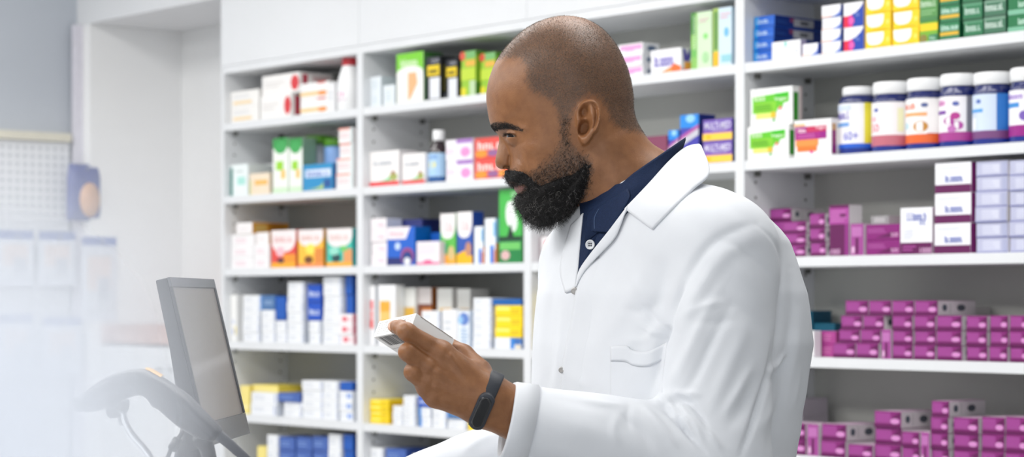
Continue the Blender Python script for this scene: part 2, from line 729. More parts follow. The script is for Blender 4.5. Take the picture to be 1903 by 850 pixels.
for t_, d_, p_ in ((-2.3, -1.1, 12), (-0.9, -1.1, 14), (0.5, -1.1, 17), (1.9, -1.1, 19), (-1.6, -3.0, 32), (0.0, -3.0, 34), (1.6, -3.0, 32)):
    q_ = W(t_, d_, 0)
    area('ceiling_panel_light', (q_.x, q_.y, 2.68), 1.2, 0.6, p_, (0, 0, ROT))

# soft fill added behind the viewer to brighten whatever faces it
area('added_front_fill', (-0.2, -2.3, 1.7), 4.8, 2.0, 56, (PI / 2, 0, 0), (0.95, 0.975, 1.0))

vs = scene.view_settings
vs.view_transform = 'Standard'
vs.look = 'None'
vs.gamma = 1.0
vs.exposure = -0.08
vs.use_curve_mapping = False
# ================================================================== goods on the shelves
WH = (236, 236, 238)
# decals: (kind, u0, v0, u1, v1, colour[, extra]) on a face, u to the right, v up
# faces: 'f' front, 's' right side, 't' top


def decal(b, face, w, D, H, dk):
    kind, u0, v0, u1, v1, col = dk[:6]
    e = 0.00035 + 0.00012 * decal.k
    decal.k += 1
    if face == 'f':
        mp = lambda u, v: (-w / 2 + u * w, -e, v * H)
    elif face == 's':
        mp = lambda u, v: (w / 2 + e, u * D, v * H)
    else:
        mp = lambda u, v: (-w / 2 + u * w, v * D, H + e)
    L = lambda u, v: mp(u0 + u * (u1 - u0), v0 + v * (v1 - v0))
    m = ink(col)
    if kind == 'r':
        b.add([L(0, 0), L(1, 0), L(1, 1), L(0, 1)], [(0, 1, 2, 3)], m)
    elif kind == 'e':
        n = 20
        b.add([L(0.5 + 0.5 * math.cos(2 * PI * k / n), 0.5 + 0.5 * math.sin(2 * PI * k / n)) for k in range(n)], [tuple(range(n))], m)
    elif kind == 'p':
        pts = dk[6]
        b.add([L(u, v) for u, v in pts], [tuple(range(len(pts)))], m)
    elif kind == 'l':
        n = dk[6]
        rr = random.Random(n * 7 + int(u0 * 100))
        for k in range(n):
            va, vb = 1 - (k + 0.75) / n, 1 - (k + 0.25) / n
            ue = 0.7 + 0.3 * rr.random()
            b.add([L(0, va), L(ue, va), L(ue, vb), L(0, vb)], [(0, 1, 2, 3)], m)
    elif kind == 'b':
        rr = random.Random(5)
        x = 0.0
        while x < 1:
            a = 0.012 + 0.03 * rr.random()
            b.add([L(x, 0), L(min(1, x + a), 0), L(min(1, x + a), 1), L(x, 1)], [(0, 1, 2, 3)], m)
            x += a + 0.014 + 0.03 * rr.random()
    elif kind in 'tT' and dk[6] not in READABLE:
        word_marks(lambda pts: b.add([L(u, v) for u, v in pts], [tuple(range(len(pts)))], m), len(dk[6]), len(dk[6]) * 3 + int(u1 * 50))
    elif kind == 't' or kind == 'T':
        vs, fs, _ = text_mesh(dk[6])
        if kind == 'T':       # upside-down lettering
            vs = 1 - vs
        b.add([L(u, v) for u, v in vs], fs, m)


decal.k = 0
READABLE = ('Vegan', 'MULTI-MED', '60+', '50', '500', '1000', 'Q10', '20')


def word_marks(put, n, seed):
    """a blurred word: n letter-like marks in the unit box"""
    rr = random.Random(seed)
    st = 1.0 / n
    for k in range(n):
        x0, x1 = k * st + st * .08, (k + 1) * st - st * .1
        top = 1.0 if k == 0 or rr.random() < .25 else .74
        bw = st * .3
        put([(x0, 0), (x0 + bw, 0), (x0 + bw, top), (x0, top)])
        c = rr.random()
        if c < .75:
            put([(x1 - bw, 0), (x1, 0), (x1, .7), (x1 - bw, .7)])
        if c < .5:
            put([(x0 + bw, .54), (x1 - bw, .54), (x1 - bw, .74), (x0 + bw, .74)])
        if c > .3:
            put([(x0 + bw, 0), (x1 - bw * .5, 0), (x1 - bw * .5, .18), (x0 + bw, .18)])


# design: base colour, front colour, side colour, top colour, front decals, side decals, noun
SWOOSH = [(0, 0), (1, 0), (1, 1), (0.9, 0.55), (0.7, 0.28), (0.4, 0.1)]
BOWL = [(0, 1), (1, 1), (1, 0.55), (0.93, 0.25), (0.78, 0.06), (0.6, 0), (0.32, 0), (0.14, 0.1), (0.03, 0.35)]
CURVE = [(0, 0), (1, 0), (1, 1), (0.9, 0.72), (0.7, 0.5), (0.45, 0.38), (0, 0.33)]
PUR, PURL, PURD = (130, 28, 112), (154, 66, 140), (96, 6, 80)

D_ = {
    'orangeline': dict(f=(240, 238, 235), n='white carton with pale orange stripe', fd=[('r', .1, .18, .75, .36, (238, 210, 160)), ('l', .1, .55, .7, .8, (220, 220, 222), 2)]),
    'reddot': dict(f=(240, 238, 236), n='white carton with a round red mark', fd=[('e', .78, .12, 1, .88, (214, 60, 66)), ('l', .08, .35, .6, .7, (226, 222, 220), 2)], sd=[('r', .1, .1, .25, .9, (178, 60, 78)), ('r', .4, .2, .9, .8, (220, 190, 190))]),
    'oranred': dict(f=(240, 239, 238), n='white carton with orange stripe and flash', fd=[('r', .0, .2, .75, .42, (244, 204, 140)), ('e', .62, .14, .95, .44, (244, 150, 70)), ('r', .62, .9, .9, 1, (220, 90, 80))], td=[('r', .5, 0, .9, .5, (214, 80, 80))]),
    'plainwhite': dict(f=WH, n='plain white carton', fd=[('l', .15, .4, .7, .75, (212, 216, 222), 2)]),
    'tealstripe': dict(f=(232, 240, 240), n='white carton with a dark teal edge', fd=[('r', 0, .02, .14, .9, (34, 128, 118)), ('r', .4, .35, .85, .6, (170, 224, 214)), ('l', .3, .7, .8, .85, (205, 215, 215), 1)]),
    'paleorange': dict(f=(238, 220, 196), n='pale peach carton with orange panel', fd=[('r', .25, .45, .9, .68, (248, 186, 96)), ('r', 0, 0, .08, .7, (220, 220, 150))]),
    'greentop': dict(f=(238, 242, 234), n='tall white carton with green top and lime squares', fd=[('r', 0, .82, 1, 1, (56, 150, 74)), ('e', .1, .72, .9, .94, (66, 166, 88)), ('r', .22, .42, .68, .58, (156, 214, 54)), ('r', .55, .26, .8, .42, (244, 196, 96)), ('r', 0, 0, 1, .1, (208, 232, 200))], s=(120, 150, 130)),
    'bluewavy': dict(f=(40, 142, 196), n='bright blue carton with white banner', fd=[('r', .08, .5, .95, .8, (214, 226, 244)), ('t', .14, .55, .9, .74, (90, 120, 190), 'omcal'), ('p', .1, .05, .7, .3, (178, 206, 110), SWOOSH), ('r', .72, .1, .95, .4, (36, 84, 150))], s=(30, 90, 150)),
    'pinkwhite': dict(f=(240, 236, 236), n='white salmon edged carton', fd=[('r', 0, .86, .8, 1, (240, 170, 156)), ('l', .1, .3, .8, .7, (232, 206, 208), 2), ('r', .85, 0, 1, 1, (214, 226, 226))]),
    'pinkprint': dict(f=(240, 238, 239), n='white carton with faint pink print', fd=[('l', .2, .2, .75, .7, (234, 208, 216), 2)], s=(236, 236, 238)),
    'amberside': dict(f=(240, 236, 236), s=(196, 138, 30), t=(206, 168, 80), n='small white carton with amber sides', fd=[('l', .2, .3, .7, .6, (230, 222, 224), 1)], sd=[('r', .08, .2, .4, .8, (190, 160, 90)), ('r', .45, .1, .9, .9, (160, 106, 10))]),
    'kidred': dict(f=(226, 74, 66), n='red carton with white curved top and orange foot', fd=[('p', 0, .42, 1, 1, (240, 230, 230), BOWL), ('t', .12, .68, .88, .86, (222, 170, 170), 'Supradyn'), ('r', 0, 0, 1, .14, (246, 172, 40)), ('r', .5, .14, 1, .36, (240, 150, 40)), ('e', .2, .3, .55, .56, (240, 190, 200)), ('e', .25, .12, .55, .26, (90, 50, 60))], s=(210, 90, 70)),
    'kidyel': dict(f=(248, 190, 60), n='yellow carton with white curved top and brown fruit print', fd=[('p', 0, .56, 1, 1, (240, 230, 230), BOWL), ('t', .12, .72, .88, .88, (222, 180, 170), 'Supradyn'), ('e', .3, .34, .7, .62, (250, 226, 90)), ('r', 0, 0, 1, .1, (244, 150, 90)), ('e', .25, .1, .6, .3, (112, 66, 24)), ('r', .66, .1, 1, .5, (226, 140, 60))], s=(210, 140, 40)),
    'kidteal': dict(f=(60, 190, 170), n='teal carton with white curved top and orange foot', fd=[('p', 0, .52, 1, 1, (240, 232, 232), BOWL), ('t', .12, .7, .88, .88, (222, 190, 186), 'Supradyn'), ('r', 0, 0, 1, .12, (246, 176, 60)), ('e', .2, .12, .55, .34, (30, 70, 74)), ('e', .1, .3, .5, .52, (150, 220, 200)), ('r', .66, .12, 1, .46, (226, 156, 96)), ('r', .55, .4, .8, .54, (110, 200, 110))], s=(20, 150, 150)),
    'bluspot': dict(f=(240, 240, 238), n='white carton with small blue and yellow spots', fd=[('r', .35, .15, .55, .27, (130, 150, 220)), ('r', .35, .38, .55, .46, (160, 176, 226)), ('r', .7, .15, .95, .32, (244, 226, 140))]),
    'slimwhite': dict(f=(236, 238, 241), s=(206, 212, 222), n='flat white medicine carton', fd=[('l', .1, .3, .55, .75, (214, 218, 226), 2), ('r', .9, .1, .97, .9, (190, 198, 222))]),
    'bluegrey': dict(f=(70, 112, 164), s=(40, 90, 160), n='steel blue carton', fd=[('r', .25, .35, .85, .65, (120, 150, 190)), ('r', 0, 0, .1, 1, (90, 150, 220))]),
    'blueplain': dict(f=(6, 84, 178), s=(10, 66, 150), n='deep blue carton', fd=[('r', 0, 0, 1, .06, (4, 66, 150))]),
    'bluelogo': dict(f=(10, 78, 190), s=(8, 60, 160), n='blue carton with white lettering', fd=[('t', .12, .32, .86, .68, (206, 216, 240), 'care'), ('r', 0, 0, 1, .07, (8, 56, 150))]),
    'redspot': dict(f=(242, 236, 238), s=(206, 110, 130), n='white carton with a small red mark', fd=[('e', .22, .25, .6, .75, (226, 80, 100)), ('l', .66, .3, .95, .7, (232, 170, 180), 2)]),
    'yellowedge': dict(f=(240, 222, 130), s=(222, 198, 70), t=(238, 218, 80), n='pale yellow carton', fd=[('r', .1, .2, .9, .3, (246, 234, 170))]),
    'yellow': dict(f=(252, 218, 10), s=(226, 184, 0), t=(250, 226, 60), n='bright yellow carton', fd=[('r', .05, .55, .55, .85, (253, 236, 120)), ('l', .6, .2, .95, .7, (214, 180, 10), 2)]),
    'bluedots': dict(f=(238, 240, 244), s=(210, 216, 226), n='white carton with blue dots', fd=[('e', .55, .25, .72, .75, (90, 140, 220)), ('e', .76, .25, .93, .75, (120, 160, 226)), ('l', .1, .35, .45, .65, (214, 218, 230), 1)]),
    'indigo': dict(f=(66, 98, 172), s=(50, 76, 150), n='indigo blue carton', fd=[('l', .1, .3, .7, .7, (110, 140, 200), 2), ('r', 0, 0, 1, .08, (50, 78, 150))]),
    'bluewhitecap': dict(f=(236, 238, 242), n='white carton with a blue left edge', s=(200, 208, 226), fd=[('r', 0, 0, .22, 1, (56, 136, 214)), ('l', .35, .3, .8, .7, (216, 220, 230), 2)]),
    'palebluewhite': dict(f=(226, 233, 238), n='pale bluish white carton', s=(206, 216, 222), fd=[('l', .2, .2, .75, .75, (208, 220, 228), 4)]),
    'limecarrot': dict(f=(240, 240, 236), s=(60, 120, 50), n='tall carton with lime top and orange splash', fd=[('r', 0, .6, 1, 1, (124, 206, 50)), ('t', .14, .74, .86, .88, (220, 240, 200), 'omega'), ('e', .0, .46, 1, .74, (240, 240, 236)), ('p', .4, .05, .78, .6, (246, 180, 130), [(0.1, 0), (.35, .1), (1, .6), (.9, 1), (0.1, 1)])]),
    'blackyellow': dict(f=(34, 36, 44), s=(26, 27, 32), n='black carton with yellow band and white foot', fd=[('r', .08, .56, .96, .8, (236, 204, 10)), ('r', .2, .62, .8, .7, (120, 104, 10)), ('r', .25, .04, 1, .52, (228, 230, 236)), ('t', .4, .84, .9, .94, (190, 190, 200), 'Q10')], sd=[('r', .15, .2, .3, .8, (96, 90, 10)), ('e', .2, .02, .45, .16, (170, 172, 178))]),
    'greenyellow': dict(f=(150, 196, 50), s=(70, 130, 36), n='green and yellow carton with red top corner', fd=[('e', -.1, .8, .3, 1.0, (214, 84, 60)), ('r', .3, .84, 1, 1, (120, 180, 110)), ('r', .3, .66, 1, .8, (226, 176, 70)), ('r', 0, 0, .35, .2, (226, 214, 40)), ('r', .6, 0, 1, .34, (190, 214, 170)), ('r', 0, .36, 1, .62, (190, 214, 60))], sd=[('r', 0, .3, .5, .9, (130, 176, 40)), ('r', .5, 0, 1, .4, (40, 96, 30))]),
    'redfoot': dict(f=(240, 237, 236), s=(224, 220, 222), n='white carton with red foot and green print', fd=[('r', 0, 0, 1, .13, (226, 62, 66)), ('p', .25, .14, .7, .32, (130, 210, 150), SWOOSH), ('e', .68, .14, .95, .36, (170, 180, 100)), ('e', .74, .3, .86, .42, (160, 110, 60)), ('t', .15, .6, .8, .74, (190, 196, 204), 'Ultimum')]),
    'pinkflower': dict(f=(240, 236, 242), s=(226, 220, 230), n='white carton with purple strip and pink flower', fd=[('r', .4, .8, 1, 1, (170, 124, 196)), ('e', .55, .14, .92, .62, (232, 150, 206)), ('l', .05, .3, .35, .6, (236, 206, 226), 2)]),
    'redorange': dict(f=(226, 82, 74), s=(206, 60, 60), n='red carton with white lettering', fd=[('t', .08, .42, .86, .82, (246, 220, 214), 'omni'), ('e', .02, .05, .4, .42, (248, 150, 50)), ('e', .4, .08, .75, .4, (150, 100, 150)), ('r', .74, .1, 1, .38, (244, 160, 70))], td=[('r', 0, 0, 1, 1, (214, 90, 84))]),
    'pinktext': dict(f=(240, 234, 237), s=(214, 214, 226), n='white carton with pale pink lettering', fd=[('t', .45, .3, .9, .62, (234, 190, 206), 'flu')]),
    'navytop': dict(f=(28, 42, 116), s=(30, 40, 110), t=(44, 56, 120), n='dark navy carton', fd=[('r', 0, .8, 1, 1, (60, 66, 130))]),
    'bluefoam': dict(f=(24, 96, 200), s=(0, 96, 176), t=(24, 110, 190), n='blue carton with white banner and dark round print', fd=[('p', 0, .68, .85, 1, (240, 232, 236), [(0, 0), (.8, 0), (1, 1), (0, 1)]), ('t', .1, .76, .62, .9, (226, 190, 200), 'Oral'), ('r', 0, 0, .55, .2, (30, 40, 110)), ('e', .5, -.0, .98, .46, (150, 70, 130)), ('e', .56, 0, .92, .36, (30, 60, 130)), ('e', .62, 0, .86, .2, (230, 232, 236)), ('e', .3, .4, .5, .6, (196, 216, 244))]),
    'pinkfoot': dict(f=(238, 230, 236), s=(220, 206, 214), n='small white carton with pink foot', fd=[('r', 0, 0, 1, .1, (236, 130, 170)), ('e', .3, .02, .7, .2, (232, 100, 150)), ('r', .08, .5, .8, .86, (240, 224, 232))]),
    'kidgreen': dict(f=(96, 190, 80), s=(60, 150, 70), n='green carton with white curved top and orange foot', fd=[('p', 0, .5, 1, 1, (240, 236, 236), BOWL), ('t', .3, .64, .9, .84, (236, 196, 200), 'Sup'), ('r', 0, 0, 1, .2, (248, 176, 60)), ('e', .5, .08, .95, .36, (214, 190, 130)), ('r', 0, .2, .5, .4, (60, 170, 110))]),
    'kidblue': dict(f=(48, 88, 176), s=(30, 66, 150), n='blue carton with white curved top and amber foot', fd=[('p', 0, .5, 1, 1, (240, 236, 236), BOWL), ('t', .3, .64, .9, .84, (236, 196, 200), 'Sup'), ('p', 0, 0, 1, .26, (250, 186, 20), [(0, 0), (1, 0), (1, .6), (.5, 1), (0, .7)]), ('e', .55, .14, .95, .42, (196, 140, 110))]),
    'slimblue': dict(f=(236, 240, 246), s=(226, 130, 50), n='narrow white carton with blue stripe', fd=[('r', .5, 0, .85, .4, (60, 120, 214)), ('r', .8, .6, 1, .92, (120, 186, 236)), ('r', .85, 0, 1, .3, (226, 150, 110))], sd=[('r', 0, .45, 1, 1, (150, 196, 230))]),
    'bigtooth': dict(f=(70, 182, 76), s=(40, 130, 60), n='large green carton with white leaf print', fd=[('e', .3, .5, .62, .84, (236, 242, 236)), ('e', .48, .42, .82, .7, (226, 238, 228)), ('e', .5, .66, .74, .86, (240, 244, 240)), ('r', 0, .3, 1, .36, (24, 60, 40)), ('p', .36, .34, .66, .52, (20, 40, 34), [(0, 0), (1, 0), (.6, 1), (.5, 1)]), ('r', 0, 0, 1, .3, (30, 130, 66)), ('r', .05, .18, .95, .28, (110, 196, 100)), ('e', .1, .04, .5, .17, (220, 180, 180)), ('l', .55, .88, .95, .97, (180, 230, 180), 2)]),
    'redlabel': dict(f=(240, 240, 242), s=(222, 226, 232), n='tall white carton with red label blocks', fd=[('r', .15, .6, .7, .75, (236, 110, 116)), ('r', .15, .44, .7, .58, (240, 150, 150)), ('r', .15, .28, .7, .43, (234, 50, 50))]),
    'orangelabel': dict(f=(240, 240, 242), s=(224, 226, 226), n='tall white carton with orange label blocks', fd=[('r', .1, .28, .7, .74, (252, 196, 110)), ('r', .1, .56, .7, .72, (252, 172, 54)), ('r', .1, .28, .7, .4, (252, 166, 30))]),
    'amberlabel': dict(f=(226, 226, 222), s=(206, 204, 200), n='tall pale carton with amber label', fd=[('r', .2, .2, .95, .66, (226, 186, 90)), ('r', .45, .42, .95, .66, (222, 172, 60))]),
    'brownlabel': dict(f=(190, 112, 30), s=(130, 70, 20), n='brown carton with a pale top', fd=[('r', 0, .72, 1, 1, (214, 206, 204)), ('r', 0, .66, 1, .72, (120, 60, 40)), ('r', 0, 0, .3, .66, (130, 66, 24))]),
    'bluesplash': dict(f=(232, 238, 244), s=(196, 210, 230), n='white carton with blue splash', fd=[('e', .1, .6, 1, .95, (96, 130, 200)), ('e', .05, .64, .5, .86, (150, 196, 236)), ('l', .3, .1, .95, .55, (150, 180, 216), 5)]),
    'yellownavy': dict(f=(4, 92, 170), s=(0, 76, 150), t=(10, 90, 170), n='flat blue carton lying on yellow ones'),
    'whiteblue2': dict(f=(232, 236, 242), s=(60, 120, 190), n='flat white carton with blue end', fd=[('r', .6, 0, .75, 1, (50, 130, 210)), ('r', .75, .4, 1, 1, (60, 110, 180)), ('r', .8, .05, 1, .35, (226, 214, 190))]),
    'pinkband': dict(f=(240, 238, 240), s=(226, 228, 232), n='white carton with pink band', fd=[('r', .1, .45, .95, .85, (234, 160, 212)), ('l', .3, .3, .7, .5, (206, 150, 210), 1)], sd=[('e', .25, .25, .8, .75, (90, 110, 140))]),
    'mucofree': dict(f=(240, 239, 242), s=(226, 226, 232), n='white carton with violet lettering and orange flames', fd=[('t', .12, .3, .8, .78, (110, 96, 190), 'mucofix'), ('p', .25, 0, 1, .38, (250, 110, 44), [(0, 0), (1, 0), (1, .6), (.85, .8), (.7, 1), (.6, .7), (.3, .35)]), ('p', .25, 0, .7, .2, (252, 156, 80), [(0, 0), (1, 0), (1, 1)])], sd=[('p', .1, .45, .8, .95, (96, 90, 180), [(.1, 0), (.5, 0), (1, 1), (.6, 1), (.4, .5), (.2, 1), (0, 1)]), ('r', .2, .12, .75, .42, (250, 176, 70)), ('r', .1, 0, 1, .14, (246, 96, 50)), ('r', .8, 0, 1, .4, (170, 110, 80))]),
    'greentall': dict(f=(208, 232, 196), s=(190, 214, 170), n='tall pale green carton with dark green edge', fd=[('r', 0, 0, .3, 1, (140, 196, 96)), ('r', 0, .62, .22, 1, (70, 140, 50)), ('l', .14, .3, .22, .95, (220, 236, 214), 14), ('r', .06, .22, .26, .36, (110, 186, 90)), ('e', .6, .52, .82, .62, (140, 220, 120)), ('e', .55, .1, .85, .3, (170, 216, 160)), ('l', .4, .8, .9, .9, (226, 200, 200), 2)]),
    'bluetall': dict(f=(208, 228, 240), s=(180, 206, 226), n='tall pale blue carton with green edge', fd=[('r', 0, 0, .3, 1, (166, 196, 90)), ('r', .08, .3, .24, .95, (70, 130, 60)), ('r', .02, .02, .3, .26, (250, 184, 10)), ('e', .6, .5, .85, .66, (110, 184, 236)), ('r', .45, .08, 1, .2, (150, 206, 216)), ('l', .4, .8, .95, .92, (226, 190, 200), 2)]),
    'winered': dict(f=(130, 60, 90), s=(90, 40, 60), t=(120, 50, 66), n='flat wine red carton', fd=[('r', 0, .1, 1, .5, (160, 140, 200))]),
    'rapidblue': dict(f=(66, 62, 170), s=(24, 40, 120), t=(16, 60, 130), n='blue violet carton with pink slash', fd=[('r', 0, .74, 1, 1, (30, 136, 226)), ('e', .3, .84, .8, 1, (150, 206, 244)), ('p', 0, .36, 1, .8, (176, 84, 160), [(0, .3), (1, .8), (1, 1), (0, .5)]), ('p', 0, .28, 1, .72, (196, 196, 206), [(0, .2), (1, .7), (1, 1), (0, .5)]), ('e', .45, .04, .9, .26, (120, 120, 200))]),
    'multicold': dict(f=(116, 88, 176), s=(30, 50, 110), t=(0, 60, 116), n='violet carton with white lettering and yellow stripe', fd=[('t', .06, .56, .96, .86, (226, 222, 240), 'MULTI-MED'), ('r', 0, .04, 1, .36, (252, 206, 70)), ('r', 0, .36, 1, .44, (150, 90, 180)), ('l', .3, .46, .9, .54, (190, 180, 216), 1), ('e', .12, .1, .28, .3, (250, 190, 10))]),
    'calgreen': dict(f=(100, 190, 60), s=(60, 150, 60), n='green carton with white lower corner'),
    'gowit': dict(f=(0, 92, 198), s=(8, 44, 122), t=(20, 80, 190), n='blue carton with white lettering', fd=[('r', 0, 0, .22, 1, (0, 136, 210)), ('t', .14, .36, .72, .78, (190, 214, 240), 'gaviti'), ('r', .72, .32, .95, .46, (60, 120, 214)), ('r', 0, 0, 1, .12, (0, 78, 176))], sd=[('r', .34, .18, .7, .86, (170, 172, 180)), ('r', .46, .36, .6, .66, (90, 92, 100)), ('r', .27, .5, .34, .9, (130, 60, 100)), ('l', .04, .3, .24, .6, (40, 80, 160), 2), ('l', .74, .3, .95, .6, (30, 60, 140), 2)]),
    'whiteteal': dict(f=(238, 239, 241), s=(170, 160, 190), n='white carton with a small teal mark', fd=[('r', .44, .72, .52, .94, (110, 210, 196)), ('l', .12, .5, .9, .7, (214, 226, 226), 2), ('r', .84, .3, .9, .42, (170, 176, 190))]),
    'swoosh': dict(f=(239, 239, 243), s=(32, 66, 160), t=(180, 200, 230), n='white carton with blue corner swoosh', fd=[('p', .4, 0, 1, .62, (30, 92, 196), SWOOSH), ('r', 0, .02, .55, .14, (246, 204, 190)), ('l', .12, .5, .6, .75, (218, 222, 230), 2)]),
    'magenta': dict(f=(0, 60, 170), s=(196, 190, 190), n='white and blue carton with magenta block', fd=[('p', 0, .44, 1, 1, (240, 240, 243), [(0, 0), (.3, .06), (.6, .24), (.85, .55), (1, .9), (1, 1), (0, 1)]), ('r', 0, 0, .26, .46, (226, 10, 60)), ('r', .24, 0, .45, .48, (230, 0, 130)), ('e', .25, .1, .55, .4, (226, 90, 176)), ('l', .6, .4, .85, .56, (120, 140, 210), 3)]),
    'bowl': dict(f=(252, 208, 0), s=(226, 184, 0), n='yellow carton with white bowl shaped panel', fd=[('p', .04, .2, .72, .92, (240, 241, 244), BOWL), ('e', .8, .3, .95, .6, (250, 222, 90)), ('l', .3, .05, .9, .14, (226, 182, 0), 1)]),
    'greenold': dict(f=(84, 146, 74), s=(50, 110, 60), n='mid green carton with pale lettering', fd=[('t', .04, .62, .92, .9, (196, 222, 190), 'herbal'), ('l', .08, .25, .9, .5, (130, 180, 120), 2), ('r', 0, 0, 1, .2, (66, 130, 70))]),
    'greenyel': dict(f=(120, 178, 40), s=(60, 120, 50), n='green carton with broad yellow stripe', fd=[('r', 0, .56, 1, .9, (246, 206, 0)), ('r', .5, .02, 1, .36, (50, 126, 84)), ('t', .56, .1, .92, .28, (170, 206, 180), 'tea'), ('e', 0, 0, .42, .4, (136, 126, 50))]),
    'greenorange': dict(f=(36, 126, 78), s=(20, 90, 56), n='green carton with white lettering and orange stripe', fd=[('t', .06, .56, .96, .88, (196, 230, 214), 'Nelsana'), ('r', .02, .26, .98, .46, (222, 176, 40)), ('r', 0, 0, 1, .1, (20, 100, 60))]),
    'greendark': dict(f=(36, 118, 76), s=(20, 84, 52), n='dark green carton with pale lettering', fd=[('t', .1, .36, .9, .78, (190, 216, 202), 'senna'), ('r', 0, .0, 1, .14, (24, 92, 56)), ('r', 0, .84, 1, 1, (84, 150, 112))]),
    'greengrey': dict(f=(58, 112, 84), s=(40, 86, 64), n='grey green carton with pale lettering', fd=[('t', .04, .4, .9, .82, (200, 220, 208), 'laxabel'), ('r', 0, 0, 1, .16, (50, 92, 70)), ('r', 0, .88, 1, 1, (120, 160, 136))]),
    'greenlast': dict(f=(0, 110, 60), s=(0, 90, 50), n='emerald carton with white lettering', fd=[('t', .4, .42, 1, .8, (190, 226, 206), 'Digest'), ('r', 0, 0, 1, .3, (120, 180, 150))]),
    'cffgreen': dict(f=(240, 241, 240), s=(240, 240, 238), t=(240, 240, 236), n='white carton with green and lime steps', fd=[('p', .06, .34, .92, .86, (96, 196, 30), [(0, 0), (.66, 0), (.7, .2), (.82, .2), (.86, .45), (1, .5), (1, 1), (0, .86)]), ('r', .08, .34, .62, .64, (128, 204, 40)), ('r', .6, .74, .9, .84, (50, 186, 10)), ('r', .14, .2, .5, .34, (228, 232, 120)), ('t', .1, .68, .36, .82, (230, 246, 210), 'citro'), ('t', .58, .62, .88, .74, (226, 244, 216), 'Vegan'), ('r', .5, .2, .62, .36, (220, 190, 40)), ('e', .54, .1, .6, .18, (60, 180, 60)), ('e', .68, .4, .76, .5, (226, 130, 110)), ('l', .12, .4, .55, .58, (100, 180, 30), 3)], sd=[('r', .1, .1, .6, .84, (50, 140, 40)), ('r', .7, 0, 1, 1, (206, 190, 190))]),
    'cffpurple': dict(f=(240, 240, 241), s=(236, 232, 228), t=(240, 238, 234), n='white carton with purple and orange steps', fd=[('r', .02, .46, .88, .82, (166, 24, 130)), ('r', .34, .66, .88, .82, (196, 44, 90)), ('r', .7, .5, .88, .66, (150, 0, 130)), ('r', .04, .28, .66, .46, (252, 146, 66)), ('r', .08, .14, .62, .28, (252, 120, 40)), ('t', .1, .66, .34, .78, (246, 210, 226), 'citro'), ('t', .58, .7, .86, .82, (246, 214, 226), 'Vegan'), ('l', .1, .5, .6, .62, (200, 90, 170), 2), ('r', 0, .84, .3, .9, (250, 190, 130)), ('e', .44, .08, .52, .16, (226, 0, 150))], sd=[('r', .1, .04, .6, .68, (140, 20, 110)), ('r', .1, .68, .6, .86, (206, 160, 110))]),
    'purple': dict(f=PUR, s=(206, 200, 204), t=(196, 170, 190), n='small purple carton', fd=[('r', .03, .28, .62, .9, PURL), ('l', .06, .4, .7, .86, (160, 62, 146), 4), ('p', .55, .34, 1, .95, PURD, [(0, .1), (.4, .35), (1, .5), (1, 1), (.6, .8)]), ('e', .6, .24, .95, .58, (212, 140, 200)), ('r', 0, 0, 1, .2, PURD)], sd=[('e', .12, .3, .24, .76, (70, 80, 92)), ('e', .5, .3, .72, .74, (72, 78, 88)), ('r', .3, .15, .34, .85, (186, 184, 186))]),
    'purplebig': dict(f=(134, 24, 116), s=(222, 216, 220), t=(190, 150, 180), n='wide purple carton', fd=[('l', .06, .42, .6, .76, (176, 84, 160), 3), ('p', .3, .12, .8, .5, PURD, [(0, 0), (1, .1), (1, 1), (.7, .7)]), ('t', .74, .16, .96, .44, (222, 170, 210), '500')]),
    'purpletall': dict(f=PURD, s=(224, 220, 224), t=(150, 90, 140), n='tall purple carton with paler top panel', fd=[('r', 0, .62, 1, .94, (166, 66, 150)), ('l', .05, .66, .95, .9, (190, 106, 176), 4), ('r', .55, .76, .85, .82, PURD), ('t', .06, .03, .56, .14, (226, 176, 216), '1000'), ('r', .8, 0, 1, .62, (140, 40, 126))]),
    'purpleend': dict(f=(160, 70, 146), s=(214, 206, 212), t=(220, 212, 214), n='purple carton standing on end', fd=[('r', .4, .05, .62, .55, PURD), ('r', .1, .6, .9, .9, (186, 110, 176)), ('e', .1, .05, .35, .3, (226, 180, 216))]),
    'whitepurple': dict(f=(239, 239, 243), s=(130, 40, 116), t=(240, 240, 243), n='white carton with purple foot and blue lettering', fd=[('r', 0, 0, 1, .27, PURD), ('T', .28, .36, .8, .6, (96, 112, 186), 'Ruzafir'), ('l', .08, .75, .9, .9, (224, 228, 236), 2)]),
    'whitepurple2': dict(f=(239, 239, 243), s=(200, 180, 196), t=(240, 240, 243), n='tall white carton with purple foot', fd=[('r', 0, 0, 1, .25, PURD), ('T', .2, .72, .82, .9, (96, 112, 186), 'Ruzafir'), ('T', .6, .62, .8, .72, (96, 112, 186), '20'), ('l', .1, .32, .45, .55, (220, 224, 236), 4), ('t', .62, .02, .98, .14, (226, 180, 216), '1000'), ('l', .08, .06, .5, .2, (166, 70, 150), 2)]),
    'lavender': dict(f=(186, 188, 214), s=(222, 218, 220), t=(190, 190, 210), n='lavender grey carton', fd=[('r', .2, .2, .75, .8, (210, 212, 230)), ('l', .1, .25, .7, .75, (196, 198, 222), 3), ('r', 0, 0, 1, .07, (116, 120, 176)), ('r', .82, .1, .96, .9, (172, 176, 206))]),
    'greyend': dict(f=(150, 148, 150), s=(190, 186, 186), t=(160, 158, 158), n='grey carton', fd=[('r', .2, .2, .8, .8, (176, 174, 176))]),
    'lilacgrey': dict(f=(186, 178, 188), s=(176, 168, 178), t=(180, 172, 182), n='pale lilac grey carton', fd=[('r', .3, .2, .45, .8, (150, 140, 156)), ('r', .6, .2, .75, .8, (150, 140, 156))]),
    'teal': dict(f=(0, 96, 124), s=(0, 80, 108), t=(0, 100, 124), n='dark teal carton', fd=[('r', .1, .2, .6, .3, (40, 130, 150))]),
